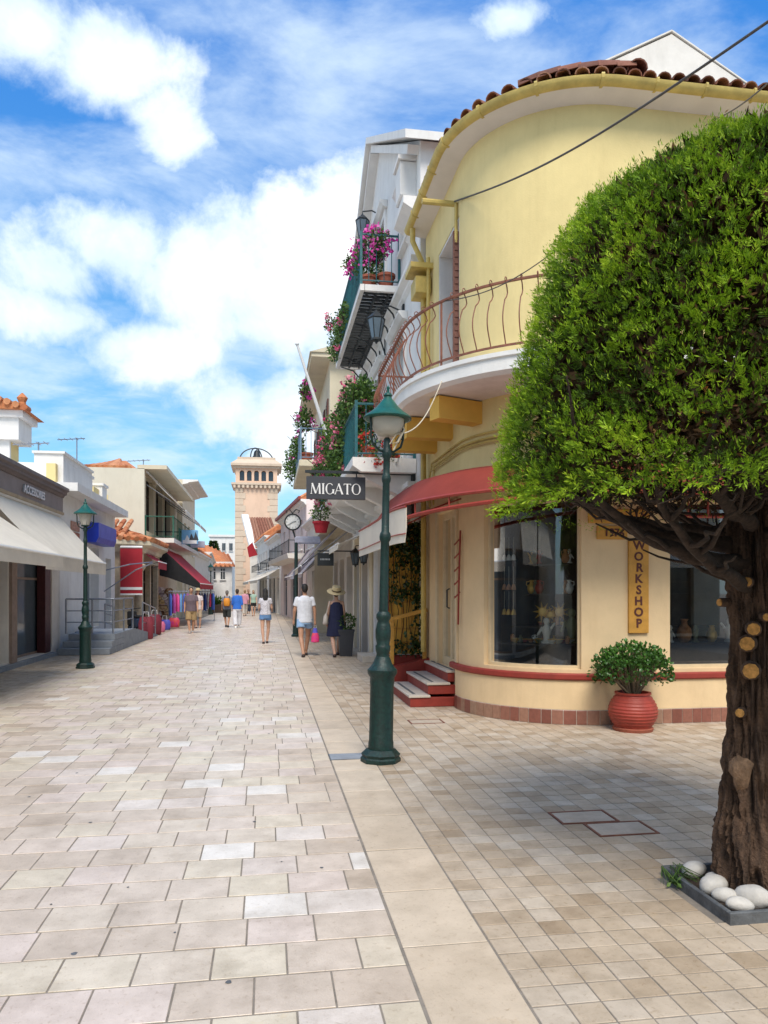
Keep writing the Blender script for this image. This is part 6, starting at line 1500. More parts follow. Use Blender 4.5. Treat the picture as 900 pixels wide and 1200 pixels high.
# ================================================================== FAR RIGHT AND TOWER
def bend(Y): return 2.55 - max(0, Y-33)*.085
RT = plain_house('right_shop_house', 'low pale shop house with folded striped awnings after the cream house', [(2.52,29.2),(bend(39),39)], -1, 5.0, M_white2, [(.5,2.0,.01,2.6),(3,4.6,.01,2.6),(5.6,7.4,.01,2.6),(.8,1.7,3.3,4.3),(4,5,3.3,4.3)])
PR = Path([(2.52,29.2),(bend(39),39)], -1)
for k in range(5):
    m = mat(f'stripe_{k%3}', [(.50,.42,.40),(.16,.12,.13),(.62,.58,.60)][k%3], .8)
    awning('striped_awning', ['half folded grey striped awning on the low pale shop house', 'half folded dark awning on the low pale shop house','half folded pale lilac awning on the low pale shop house','second half folded grey awning beyond the dark one','second half folded dark awning, last on the pale shop house'][k], PR, .3+k*1.9, 1.9+k*1.9, 3.7, 2.3, 1.15, m, .15, group='awnings of the low pale shop house')
PG = plain_house('pink_gable_house', 'pale pink house with red edged gable roof and stone balcony', [(bend(39.2),39.2),(bend(52),52)], -1, 6.4, M_pinkwall, [(1.5,3,.01,2.7),(5,7,.01,2.7),(9,11,.01,2.7),(1.6,2.4,3.9,5.5),(4.6,5.4,3.9,5.5),(7.4,8.2,3.9,5.5),(10.4,11.2,3.9,5.5)], 2.0, fr=M_greyframe)
t, P = PG
q = MB(); P.strip(q, .5, 12, [(.01,3.3),(.9,3.35),(.95,3.6),(.01,3.6)]); q.build('balcony_slab', M_white2, t)
q = MB(); P.strip(q, 0, P.L, [(.3,6.38),(.42,6.38),(.42,6.55),(.3,6.55)]); q.build('red_eave_line', M_redband, t)
iron_rail('dark_railing', 'dark low balcony railing on the pale pink gabled house', P, .6, 11.8, .03, .85, 3.6, .7, M_iron, .3)
for lab, y0, y1, H, m, rf_ in (('white two storey house with dark window boxes beyond the pink house', 52.2, 62, 5.6, M_white, 1.6), ('white house flying a small red flag by the tower foot', 62.2, 74, 6.2, M_white2, 2.2)):
    t, P = plain_house('far_white_house', lab, [(bend(y0),y0),(bend(y1),y1)], -1, H, m, [(1,2.6,.01,2.6),(4,6,.01,2.6),(7,9,.01,2.6),(1.3,2.1,3.5,5.0),(3.6,4.4,3.5,5.0),(6,6.8,3.5,5.0),(8.3,9.1,3.5,5.0)], rf_, fr=M_greyframe)
    awning('far_awning', 'white awning on the ' + ('house with dark window boxes' if y0 < 60 else 'house flying a red flag'), P, .8, 9, 3.2, 2.4, 1.5, M_creamcanvas, .2)
    iron_rail('far_railing', 'dark balcony railing on the ' + ('house with dark window boxes' if y0 < 60 else 'house flying a red flag'), P, 1, 9.2, .03, .7, 3.3, .6, M_iron, .4)
FL = thing('red_flag', 'small red flag with white cross on the far white house', 'flag', (0,0,0)); p = yp(297,652,62); q = MB(); q.tube([(p.x+.5,62,p.z-.8),(p.x-.1,61.5,p.z+1.2)], .03, 5); q.build('pole', M_whitepaint, FL); q = MB(); q.extr([(p.x-.1,61.5,p.z+1.1),(p.x+.35,61.7,p.z+.1),(p.x-.35,61.6,p.z-.1),(p.x-.5,61.5,p.z+.7)],(0,.02,0)); q.build('cloth', M_crimson, FL)
# steep tiled gable beside the tower
SGH = thing('steep_roof_house', 'house with steep brown tiled roof and white gable edge before the tower', 'building', (0,0,0)); Yq = 76
a, b, c_, d_ = yp(290,604,Yq), yp(299,640,Yq), yp(318,604,Yq), yp(325,640,Yq)
q = MB(); q.box(b.x-.5,d_.x+3,Yq,Yq+5,0,b.z-.3); q.build('wall', M_white2, SGH); q = MB(); q.add([(b.x,Yq-.3,b.z-.3),(d_.x+.6,Yq-.3,b.z-.3),(c_.x,Yq+3,a.z),(a.x,Yq+3,a.z)],[(0,1,2,3)]); r5 = q.build('roof', M_rooftile, SGH)
for k in range(9):
    q = MB(); q.ct = .5+random.random()*.5; f = (k+.5)/9; q.tube([Vector((b.x,Yq-.35,b.z-.25)).lerp(Vector((d_.x+.6,Yq-.35,b.z-.25)),f), Vector((a.x,Yq+2.95,a.z+.05)).lerp(Vector((c_.x,Yq+2.95,a.z+.05)),f)], .13, 6); q.build('roof_tile', M_rooftile, r5)
q = MB(); q.beam((b.x-.15,Yq-.4,b.z-.4),(a.x-.35,Yq+3,a.z+.3),.7,.3); q.build('gable_edge', M_white, SGH)
# bell tower
TW = thing('bell_tower', 'peach square bell tower with arched openings and open iron bell crown', 'tower', (0,0,0)); YT = 85.
l, r = yp(276,600,YT), yp(325,600,YT); w = (r.x-l.x)/2; cx = (l.x+r.x)/2; cyT = YT + w
def tz(py): return yp(300,py,YT).z
zc, zb_, zt_, zr = tz(571), tz(569), tz(549), tz(539)
q = MB(); q.box(cx-w,cx+w,YT,YT+2*w,0,zc); q.build('shaft', M_tower, TW)
for sx in (-1,1):
    for sy in (0,1):
        x0_ = cx+sx*w; y0_ = YT+sy*2*w; k = 0; z_ = 0
        while z_ < zc-.3:
            q = MB(); ww_ = 1.1 if k%2 else .85; q.box(*sorted((x0_+sx*.06, x0_-sx*ww_)), y0_-.06 if sy == 0 else y0_-ww_, y0_+ww_ if sy == 0 else y0_+.06, z_+.02, min(z_+.68,zc-.01)); q.build('corner_stone', M_towertrim, TW); z_ += .7; k += 1
q = MB(); q.box(cx-w-.25,cx+w+.25,YT-.25,YT+2*w+.25,zc+.001,zc+.22); q.box(cx-w-.45,cx+w+.45,YT-.45,YT+2*w+.45,zc+.221,zc+.45); q.build('lower_cornice', M_towertrim, TW)
for k in range(11):
    q = MB(); x_ = cx-w-.1+(2*w+.2)*k/10; q.box(x_-.12,x_+.12,YT-.40,YT-.251,zc-.12,zc+.218); q.build('dentil', M_towertrim, TW)
PTW = Path([(cx-w,YT),(cx+w,YT)], 1); zb_ = zc+.45; bz = zt_-zb_
oa = [(.45+k*(2*w-.9-.52)/4, .45+k*(2*w-.9-.52)/4+.52, zb_+.25, zb_+bz*.86) for k in range(5)]
q = MB(); PTW.wall(q, 0, 2*w, zb_, zt_, oa, .5)
for sx in (cx-w, cx+w): q.add([(sx,YT,zb_),(sx,YT+2*w,zb_),(sx,YT+2*w,zt_),(sx,YT,zt_)],[(0,1,2,3)])
q.add([(cx-w,YT+2*w,zb_),(cx+w,YT+2*w,zb_),(cx+w,YT+2*w,zt_),(cx-w,YT+2*w,zt_)],[(0,1,2,3)]); q.build('belfry_wall', M_tower, TW)
for o in oa:
    q = MB(); PTW.box(q, o[0]+.0,o[1]-.0,-.49,-.45,o[2],o[3]); ar = q.build('arched_opening', M_darkglass, TW)
    q = MB(); c0 = (o[0]+o[1])/2; rr_ = .26
    for sg in (-1,1):
        pts = [PTW.P(c0+sg*rr_,-.02,o[3]+.002)] + [PTW.P(c0+sg*rr_*math.cos(a_),-.02,o[3]-rr_+rr_*math.sin(a_)) for a_ in [PI/2*k/6 for k in range(7)]]
        q.extr(pts, (0,.3,0))
    q.build('arch_spandrel', M_tower, ar)
q = MB(); q.box(cx-w-.25,cx+w+.25,YT-.25,YT+2*w+.25,zt_+.001,zt_+.25); q.box(cx-w-.5,cx+w+.5,YT-.5,YT+2*w+.5,zt_+.251,zt_+.5)
e = [(cx-w-.5,YT-.5),(cx+w+.5,YT-.5),(cx+w+.5,YT+2*w+.5),(cx-w-.5,YT+2*w+.5)]; i_ = [(cx-w+.2,YT+.2),(cx+w-.2,YT+.2),(cx+w-.2,YT+2*w-.2),(cx-w+.2,YT+2*w-.2)]
q.add([(x,y,zt_+.5) for x,y in e]+[(x,y,zr+.1) for x,y in i_],[(0,1,5,4),(1,2,6,5),(2,3,7,6),(3,0,4,7)]); q.box(cx-w+.2,cx+w-.2,YT+.2,YT+2*w-.2,zr+.101,zr+.35); q.build('upper_cornice', M_towertrim, TW)
zk = tz(521); R_ = w*.82
for ax in (0,1):
    q = MB(); pts = []
    for k in range(25):
        a_ = PI*k/24; x_ = R_*math.cos(a_); zz = zr+.3 + (zk-zr-.3)*math.sin(a_)
        pts.append((cx+(x_ if ax == 0 else x_*.35), cyT+(x_*.3 if ax == 0 else x_), zz))
    q.tube(pts, .07, 6); q.build('crown_hoop', M_iron, TW, smooth=60)
q = MB(); zb2 = zk-1.15; q.lathe([(.62,0),(.56,.1),(.40,.3),(.33,.7),(.22,.9),(.06,.95)], (cx,cyT,zb2), 16); q.tube([(cx,cyT,zb2+.9),(cx,cyT,zk)], .06, 6); q.build('bell', M_iron, TW, smooth=50)
# end of the street
OE = thing('orange_roof_house', 'white house with broad orange tiled roof closing the street', 'building', (0,0,0)); Ye = 92
a, b, c_, d_ = yp(222,660,Ye), yp(272,672,Ye), yp(270,656,Ye), yp(233,641,Ye)
q = MB(); q.box(a.x-14,b.x,Ye,Ye+8,0,a.z+.2); q.build('wall', M_white, OE); q = MB(); q.add([(a.x-14,Ye-.6,a.z-.4),(b.x+.3,Ye-.6,a.z-.4),(c_.x-.5,Ye+4,c_.z+.8),(d_.x,Ye+4,d_.z+.7),(a.x-14,Ye+4,d_.z+.7)],[(0,1,2,3,4)]); oe = q.build('roof', M_orangetile, OE)
for k in range(26):
    f = k/25; q = MB(); q.ct = random.random(); pA = Vector((a.x-8,Ye-.65,a.z-.35)).lerp(Vector((b.x+.3,Ye-.65,a.z-.35)),f); pB = Vector((a.x-8,Ye+4,d_.z+.75)).lerp(Vector((d_.x,Ye+4,d_.z+.75)),min(1,f*1.35)) if f < .74 else Vector((d_.x,Ye+4,d_.z+.75)).lerp(Vector((c_.x-.5,Ye+4,c_.z+.85)),(f-.74)/.26); q.tube([pA,pB], .12, 5); q.build('roof_tile', M_orangetile, oe)
PE = Path([(a.x-14,Ye-.01),(b.x,Ye-.01)], 1)
for k in range(7): rect_window(OE, PE, 11+k*1.1, 11.6+k*1.1, 3.0, 4.4, .0, M_whiteframe, M_darkglass, off=.06)
WB = thing('white_block', 'plain white block of flats standing behind the orange roofed house', 'building', (0,0,0)); a, b = yp(246,629,110), yp(276,665,110)
q = MB(); q.box(a.x,b.x+6,110,118,0,a.z); q.build('wall', M_white, WB); PW = Path([(a.x,109.99),(b.x+6,109.99)],1)
for k in range(4):
    for j in range(2): rect_window(WB, PW, .7+k*1.0, 1.2+k*1.0, a.z-2.0-j*2.4, a.z-.9-j*2.4, .0, M_greyframe, M_darkglass, off=.06)
q = MB(); q.box(a.x-.2,b.x+6.2,109.8,118,a.z+.001,a.z+.3); q.build('parapet', M_white, WB)
plain_house('left_end_house', 'white house on the left side where the street narrows', [(-5.0,66.2),(-6.2,90)], 1, 5.0, M_white, [(1+k*3,2.6+k*3,.01,2.6) for k in range(7)] + [(1+k*3,1.9+k*3,3.1,4.3) for k in range(7)])
PF = thing('pine_tree', 'dark pointed pine rising behind the orange roofed house', 'tree', (*yp(250,660,104)[:2],0)); h = yp(250,634,104).z
q = MB(); q.tube([(0,0,0),(0,0,h)], [.3,.05], 8); q.build('trunk', M_twig, PF)
k = 1400; f = rng.random(k)**.7; r_ = (1-f)*1.6+.15; lay = np.floor(f*9)/9; th_ = rng.random(k)*2*PI; leaf_obj('crown', np.stack([np.cos(th_)*r_*rng.random(k)**.5, np.sin(th_)*r_*rng.random(k)**.5, h-4.5+4.5*f],1), np.stack([np.cos(th_),np.sin(th_),np.full(k,.1)],1), .45, M_ivy, PF, width=.4)
# background hill of houses hidden mostly; low horizon wall of trees
q = MB(); vs = []
for i in range(61):
    x_ = -400+i*13.3; hgt = 10+6*mnoise.noise((i*.3,0,0))+4*mnoise.noise((i*.9,3,0)); vs += [(x_,420,-1),(x_,420+120,hgt),(x_,800,-1)]
q.add(vs, [(i*3+j,(i+1)*3+j,(i+1)*3+j+1,i*3+j+1) for i in range(60) for j in range(2)]); q.build('hills', mat('hill_green', (.10,.13,.07), .95, .2, .02, 0), kind='structure')
# street clock
CK = thing('street_clock', 'round white street clock on a dark green post', 'clock', (*gp(347,746)[:2],0)); y0_ = CK.location.y
q = MB(); q.lathe([(.17,0),(.17,.06),(.12,.1),(.11,.7),(.07,.8),(.06,3.4),(.04,3.5)], (0,0,0), 12); q.build('post', M_green, CK, smooth=40)
q = MB(); q.lathe([(.50,-.06),(.56,-.10),(.60,-.06),(.60,.06),(.56,.10),(.50,.06)], (0,0,0), 32, caps=False); q.v = [(v[0]*.5-.12,v[2],v[1]*.5+4.05) for v in q.v]; q.build('rim', M_iron, CK, smooth=40)
q = MB(); q.lathe([(.001,-.055),(.52,-.055),(.52,.055),(.001,.055)], (0,0,0), 32); q.v = [(v[0]*.5-.12,v[2],v[1]*.5+4.05) for v in q.v]; fc = q.build('face', M_whitepaint, CK)
q = MB()
for k in range(12):
    a_ = PI*k/6; q.beam((-.12+math.sin(a_)*.19,-.06,4.05+math.cos(a_)*.19),(-.12+math.sin(a_)*.235,-.06,4.05+math.cos(a_)*.235),.008,.024,(0,1,0))
q.build('hour_marks', M_iron, fc)
for a_, l_ in ((1.35,.12),(4.1,.19)): q = MB(); q.beam((-.12,-.07,4.05),(-.12+math.sin(a_)*l_,-.07,4.05+math.cos(a_)*l_),.01,.025,(0,1,0)); q.build('hand', M_iron, fc)
q = MB(); q.tube([(0,0,3.4),(-.12,0,3.78)], .03, 6)
for sg in (-1,1): q.tube([(-.12,0,4.36),(-.12+sg*.12,0,4.5),(-.12+sg*.24,0,4.45),(-.12+sg*.2,0,4.38)], .02, 5)
q.build('scrollwork', M_iron, CK)
q = MB(); q.cbox(-.05,.85,-.06,.06,3.28,3.55,.05); q.build('name_plate', mat('pale_lilac', (.55,.55,.68), .5), CK)
# planter by mid-street lamp
t = thing('wooden_planter', 'wooden planter box with spiky green plants beside the slim lamp', 'planter', (*gp(254,718)[:2],0)); q = MB(); q.cbox(-.6,.6,-.5,.5,0,.62,.03); q.build('box', M_darkwood, t)
u = rng.normal(size=(300,3)); u[:,2] = abs(u[:,2]); u /= np.linalg.norm(u,axis=1,keepdims=True); leaf_obj('foliage', u*np.array([.5,.4,.5])*rng.random((300,1))+np.array([0,0,.6]), u, .3, M_leaf, t, width=.3)
# ================================================================== PEOPLE
def skin(i): return mat(f'skin_{i}', [(.50,.27,.17),(.56,.33,.23),(.40,.21,.13)][i], .55, .06, 12, .05, 60)
def cloth(name, col, var=.08): return mat('cloth_'+name, col, .85, var, 14, .25, 70)
def person(label, loc, heading, H, sp):
    """body standing at the origin facing +Y; sp: skin, stride, top, bottom, hair, shoes, arms"""
    k = H/1.75; t = thing('person', label, 'person', loc, heading, sp.get('group')); t.scale = (k,k,k)
    fat = sp.get('fat', 1.0); fem = sp.get('fem', False); st = sp.get('stride', .28)
    sw = .152 if fem else .178; hw = .09
    sk = skin(sp.get('skin', 0))
    def leg(sg, fwd):
        hip = Vector((sg*hw,0,.90)); a = fwd; 
        if fwd >= 0: knee = hip + Vector((sg*.005, math.sin(a+.12)*.43, -math.cos(a+.12)*.43)); ank = knee + Vector((-sg*.04, math.sin(a-.05)*.40, -math.cos(a-.05)*.40)); toe = Vector((0,.16,-.045+.03*a))
        else: knee = hip + Vector((sg*.005, math.sin(a*.75)*.43, -math.cos(a*.75)*.43)); ank = knee + Vector((-sg*.035, math.sin(a*1.9)*.40, -math.cos(a*1.9)*.40)); toe = Vector((0,.13,-.09))
        return hip, knee, ank, toe
    legs = [leg(1, st), leg(-1, -st*.9)] if not sp.get('swap') else [leg(1, -st*.9), leg(-1, st)]
    lowest = min(l[2].z for l in legs); dz = .085 - lowest
    for l in legs:
        for v in l[:3]: v.z += dz
    def arm(sg, sw_, bend, out=.055):
        sh = Vector((sg*sw,0,1.405+dz)); el = sh + Vector((sg*out, math.sin(sw_)*.28, -math.cos(sw_)*.27)); a2 = sw_+bend; wr = el + Vector((sg*.01, math.sin(a2)*.25, -math.cos(a2)*.25)); return sh, el, wr, a2
    A = sp.get('arms', [(st*-.8,.25),(st*.8,.3)])
    arms = [arm(1,*A[0]), arm(-1,*A[1])]
    q = MB(); z = dz
    q.loft([(.86+z,0,0,.15*fat,.115*fat),(.95+z,0,0,(.175 if fem else .165)*fat,.12*fat),(1.08+z,0,0,(.135 if fem else .15)*fat,.10*fat),(1.25+z,0,.01,.16*fat,.115*fat),(1.38+z,0,0,.17,.105),(1.46+z,0,-.005,.11,.075),(1.49+z,0,-.005,.065,.06)])
    q.cap((0,-.005,1.45+z),(0,.012,1.57+z),.052,.05); q.ellip((0,.018,1.655+z),.073,.092,.112); q.ellip((0,.045,1.59+z),.05,.055,.05)
    q.cap((0,.105,1.655+z),(0,.122,1.628+z),.010,.016,8)
    for sg in (-1,1): q.ellip((sg*.074,.01,1.65+z),.012,.02,.03,8,6)
    for h_, kn, an, toe in legs:
        q.cap(h_+Vector((0,0,-.02)), kn, .085*fat, .055*fat); q.cap(kn, kn.lerp(an,.35), .054*fat, .055*fat); q.cap(kn.lerp(an,.35), an, .052*fat, .036)
        q.cap(an+Vector((0,-.02,-.03)), an+toe, .04, .028); q.cap(an+toe*.7, an+toe+Vector((.0,.05,-.008)), .034, .022)
    for sg, (sh, el, wr, a2) in zip((1,-1), arms):
        q.cap(sh, el, .052*fat, .041*fat); q.cap(el, wr, .042*fat, .028); d = (wr-el).normalized(); pm = wr + d*.075
        q.cap(wr, pm, .024, .033)
        fw = Vector((0,1,0)) - d*d.y; fw.normalize()
        for j, ln in enumerate((.062,.072,.068,.052)):
            b0 = pm + fw*(.027-.018*j); m0 = b0 + d*ln*.6 + Vector((-sg*.008,0,0)); q.cap(b0, m0, .0095, .009, 6); q.cap(m0, m0 + d*ln*.5 + Vector((-sg*.014,0,0)), .009, .0075, 6)
        q.cap(wr + d*.03 + fw*.025, wr + d*.075 + fw*.052, .011, .009, 6)
    obj('body', remesh(q, sp.get('vox', .012), sk, 3, 'body'), t)
    # face
    q = MB()
    for sg in (-1,1): q.ellip((sg*.032,.102,1.668+z),.012,.007,.008,8,6)
    q.build('eyes', M_iron, t); q = MB(); q.ellip((0,.100,1.598+z),.022,.008,.006,8,6); q.build('mouth', mat('lip', (.32,.10,.08), .5), t)
    # hair
    hm = mat('hair_'+sp['hair'][0], {'black':(.012,.009,.008),'brown':(.045,.026,.016),'grey':(.16,.14,.12),'blond':(.30,.20,.09)}[sp['hair'][0]], .6, .2, 40, .3, 90)
    q = MB(); q.ellip((0,.0,1.682+z),.081,.098,.097,14,10); q.ellip((0,-.045,1.64+z),.072,.058,.085,12,8)
    if sp['hair'][1] == 'long': q.loft([(1.36+z,0,-.10,.055,.02),(1.45+z,0,-.095,.085,.032),(1.56+z,0,-.075,.085,.045),(1.66+z,0,-.04,.075,.06)])
    h = remesh(q, .012, hm, 4, 'hair')
    bm = bmesh.new(); bm.from_mesh(h)
    if sp['hair'][1] != 'long': bmesh.ops.delete(bm, geom=[v for v in bm.verts if v.co.y > .05 and v.co.z < 1.70+z], context='VERTS')
    bm.to_mesh(h); bm.free(); obj('hair', h, t)
    def sleeve(q, ar, l, r):
        sh, el, wr, a2 = ar; q.cap(sh+Vector((0,0,.0)), sh.lerp(el,.3), r*1.05, r); 
        e = sh.lerp(el,l) if l <= 1 else el.lerp(wr,l-1)
        if l <= 1: q.tube([sh.lerp(el,.1), e], [r*1.05,r*1.08], 12)
        else: q.tube([sh.lerp(el,.1), el], [r*1.05,r*.92], 12); q.cap(el, el, r*.9, r*.9) if False else q.tube([el-(wr-el)*.06, e], [r*.92,r*.8], 12)
    tp = sp['top']; q = MB(); hem = tp.get('hem', .88)+z
    if tp.get('dress'):
        q.loft([(hem,0,-.01,.25,.18),(hem+.02,0,-.01,.25,.18),(.80+z,0,-.005,.225,.165),(.95+z,0,0,.205,.147),(1.10+z,0,0,.185,.135),(1.25+z,0,.005,.182,.134),(1.37+z,0,0,.165,.115),(1.435+z,0,-.005,.12,.085)])
    else:
        q.loft([(hem,0,0,.19*fat,.14*fat),(hem+.02,0,0,.192*fat,.142*fat),(1.08+z,0,0,(.155 if fem else .182)*fat,.128*fat),(1.25+z,0,.008,(.17 if fem else .195)*fat,.138*fat),(1.37+z,0,0,.185 if fem else .205,.125),(1.44+z,0,-.005,.14,.10),(1.49+z,0,-.008,.072,.066)])
    if tp.get('sleeve'):
        for ar in arms: sleeve(q, ar, tp['sleeve'], .060*fat)
    obj('dress' if tp.get('dress') else 'shirt', remesh(q, .011, tp['m'], 2, 'shirt'), t)
    bt = sp.get('bottom')
    if bt:
        q = MB(); q.loft([(.80+z,0,0,.178*fat,.128*fat),(.90+z,0,0,.184*fat,.132*fat),(1.0+z,0,0,.165*fat,.12*fat)])
        for h_, kn, an, toe in legs:
            l = bt['len']; r0, r1 = .102*fat, bt.get('r', .092)*fat
            if l <= 1: q.tube([h_, h_.lerp(kn,l)], [r0,r1], 14)
            else: q.tube([h_, kn], [r0,r1], 14); q.cap(kn,kn+Vector((0,0,.001)),r1,r1); q.tube([kn+(kn-an)*.03, kn.lerp(an,l-1)], [r1,r1*.92], 14)
            q.cap(h_, h_+Vector((0,0,.02)), r0*1.02, r0*1.02)
        obj('trousers' if bt['len'] > 1 else 'shorts', remesh(q, .011, bt['m'], 2, 'shorts'), t)
    if sp.get('shoes'):
        for h_, kn, an, toe in legs:
            q = MB(); f0 = an+Vector((0,-.05,-.055)); q.cap(f0, an+toe+Vector((0,.05,-.022)), .046, .036)
            if sp.get('closed'): q.cap(an+Vector((0,-.01,-.02)), an+toe*.7, .050, .040)
            o = obj('shoe', remesh(q, .012, sp['shoes'], 2, 'shoe'), t)
    return t, dz, arms
W_ = cloth('white', (.72,.74,.80)); NV = cloth('navy', (.012,.016,.055)); LB = cloth('light_blue', (.30,.46,.68)); DN = cloth('denim', (.12,.24,.46))
sand = mat('sandal', (.05,.03,.025), .6)
def at(px, py): return gp(px, py)
p = at(357,769); m1, dz1, arms1 = person('man in a white shirt and pale blue shorts walking away with a carrier bag', (p.x,p.y,0), .05, 1.80, dict(skin=0, stride=.30, hair=('black','short'), top=dict(m=W_, hem=.84, sleeve=.62), bottom=dict(m=LB, len=.42, r=.11), shoes=sand, vox=.008, arms=[(-.06,.12,.06),(.12,.22,.06)]))
p2 = at(394,769); m2, dz2, arms2 = person('woman in a navy sleeveless dress and straw hat walking away', (p2.x,p2.y,0), -.03, 1.70, dict(skin=1, fem=True, stride=.36, hair=('brown','short'), top=dict(m=NV, hem=.56, dress=True), shoes=sand, vox=.008, arms=[(.10,.12,.05),(-.05,.35,.06)]))
straw = mat('straw', (.66,.53,.30), .85, .12, 60, .4, 90)
q = MB(); q.lathe([(.19,.012),(.20,.0),(.19,.004),(.10,.012),(.098,.02),(.096,.10),(.085,.125),(.05,.12),(.01,.115)], (0,0,0), 24); ht = q.build('hat', straw, m2, smooth=50); ht.location = (0,-.02,1.69+dz2); ht.rotation_euler = (.38,.08,0); ht.scale = (1.2,1.2,1.15)
q = MB(); q.lathe([(.099,.022),(.1005,.022),(.0995,.048),(.097,.048)], (0,0,0), 24); q.build('hat_band', mat('dark_band', (.10,.07,.05), .8), ht)
def shoulder_bag(label, per, dz, m, side=-1):
    o = thing('shoulder_bag', label, 'bag', per.location, per.rotation_euler.z); o.scale = per.scale
    q = MB(); q.loft([(.86+dz,side*.27,-.02,.06,.10),(.90+dz,side*.27,-.02,.075,.14),(1.05+dz,side*.265,-.02,.06,.13),(1.13+dz,side*.26,-.02,.03,.09)]); q.build('pouch', m, o, smooth=60)
    q = MB(); q.tube([(side*.255,.06,1.11+dz),(side*.20,.09,1.3+dz),(side*.15,.03,1.47+dz),(side*.16,-.07,1.46+dz),(side*.21,-.135,1.3+dz),(side*.255,-.10,1.11+dz)], .011, 6); q.build('strap', m, o)
    return o
shoulder_bag('cream shoulder bag worn by the woman in the navy dress', m2, dz2, mat('cream_leather', (.60,.54,.48), .6), -1)
# carrier bag in the man's right hand
sh, el, wr, a2 = arms1[0]; k = 1.80/1.75; hp = (m1.location + Matrix.Rotation(.05,3,'Z') @ ((wr + (wr-el).normalized()*.12)*k))
cb = thing('carrier_bag', 'bright orange, pink and blue carrier bag held by the man in white', 'bag', hp)
q = MB(); q.loft([(-.42,0,0,.05,.03),(-.40,0,0,.10,.06),(-.28,.005,0,.10,.06),(-.18,0,0,.07,.04)]); q.build('bag_lower', mat('bag_orange', (.80,.12,.05), .45, col2=(.75,.03,.30), scale=6), cb, smooth=50)
q = MB(); q.loft([(-.18,0,0,.07,.04),(-.12,0,0,.055,.03),(-.06,0,0,.04,.02)]); q.build('bag_upper', mat('bag_blue', (.12,.12,.62), .45), cb, smooth=50)
q = MB(); q.tube([(-.03,0,-.07),(-.02,0,.0),(.02,0,.0),(.03,0,-.07)], .008, 5); q.build('handle', M_whitepaint, cb)
p = at(311,754); m3, dz3, _ = person('woman with long dark hair, white checked top and denim shorts', (p.x,p.y,0), 0, 1.66, dict(skin=1, fem=True, stride=.12, hair=('black','long'), top=dict(m=mat('checked_cloth', (.70,.68,.74), .85, .25, 30, .1), hem=.92, sleeve=.45), bottom=dict(m=DN, len=.32, r=.11), shoes=sand, arms=[(.15,1.1,.05),(.15,1.2,.05)]))
p = at(278,736); m4, dz4, _ = person('person in a blue shirt and long white trousers walking away', (p.x,p.y,0), 0, 1.70, dict(skin=1, fem=True, fat=1.1, stride=.2, hair=('brown','short'), top=dict(m=cloth('royal_blue', (.03,.16,.62)), hem=.86, sleeve=1.4), bottom=dict(m=cloth('white_linen', (.70,.70,.74)), len=1.85, r=.10), shoes=M_whitepaint, closed=True))
p = at(266,735); m5, dz5, _ = person('person in dark shorts carrying an orange backpack', (p.x,p.y,0), 0, 1.64, dict(skin=0, stride=.2, hair=('grey','short'), swap=True, top=dict(m=cloth('grey_tee', (.20,.22,.28)), hem=.86, sleeve=.6), bottom=dict(m=cloth('charcoal', (.03,.035,.035)), len=.95, r=.10), shoes=M_rubber, closed=True))
bp_ = thing('backpack', 'orange backpack on the back of the person in dark shorts', 'backpack', m5.location, 0.); bp_.scale = m5.scale
q = MB(); q.loft([(1.02+dz5,0,-.20,.12,.07),(1.06+dz5,0,-.21,.15,.09),(1.30+dz5,0,-.20,.15,.085),(1.40+dz5,0,-.18,.11,.05)]); q.build('pack', mat('orange_nylon', (.75,.28,.02), .6), bp_, smooth=50)
for sg in (-1,1): q = MB(); q.tube([(sg*.1,-.14,1.38+dz5),(sg*.12,-.02,1.50+dz5),(sg*.13,.14,1.38+dz5),(sg*.15,.12,1.15+dz5),(sg*.14,-.15,1.08+dz5)], .016, 5); q.build('strap', M_rubber, bp_)
p = at(224,742); m6, dz6, _ = person('man in a plum shirt and khaki shorts strolling towards the green lamp', (p.x,p.y,0), PI+.1, 1.74, dict(skin=0, fat=1.12, stride=.14, hair=('brown','short'), top=dict(m=cloth('plum', (.14,.10,.12)), hem=.84, sleeve=.65), bottom=dict(m=cloth('khaki', (.34,.23,.11)), len=.92, r=.11), shoes=mat('grey_trainer', (.40,.38,.36), .7), closed=True))
p = at(232,736); m7, dz7, _ = person('person in a pale shirt and sun hat just behind the man in khaki shorts', (p.x,p.y,0), PI-.1, 1.68, dict(skin=1, fem=True, stride=.12, hair=('brown','short'), top=dict(m=cloth('pale_shirt', (.62,.55,.55)), hem=.84, sleeve=.6), bottom=dict(m=cloth('beige', (.50,.40,.28)), len=.95), shoes=sand))
q = MB(); q.lathe([(.18,.0),(.19,.0),(.10,.02),(.095,.09),(.05,.11),(.01,.11)], (0,0,1.71+dz7), 18); q.build('hat', straw, m7, smooth=50)
p = at(287,722); person('person in a pink shirt far down the street beside the white awnings', (p.x,p.y,0), 0, 1.68, dict(skin=1, stride=.15, hair=('blond','short'), top=dict(m=cloth('pink', (.62,.30,.40)), hem=.82, sleeve=1.3), bottom=dict(m=cloth('stone', (.50,.46,.42)), len=1.8), shoes=sand, vox=.016))
p = at(297,722); person('woman in a pale green top and short black skirt far down the street', (p.x,p.y,0), PI, 1.66, dict(skin=1, fem=True, stride=.12, hair=('blond','long'), top=dict(m=cloth('pale_green', (.35,.50,.42)), hem=.9, sleeve=.3), bottom=dict(m=cloth('black', (.012,.012,.014)), len=.5, r=.12), shoes=sand, vox=.016))
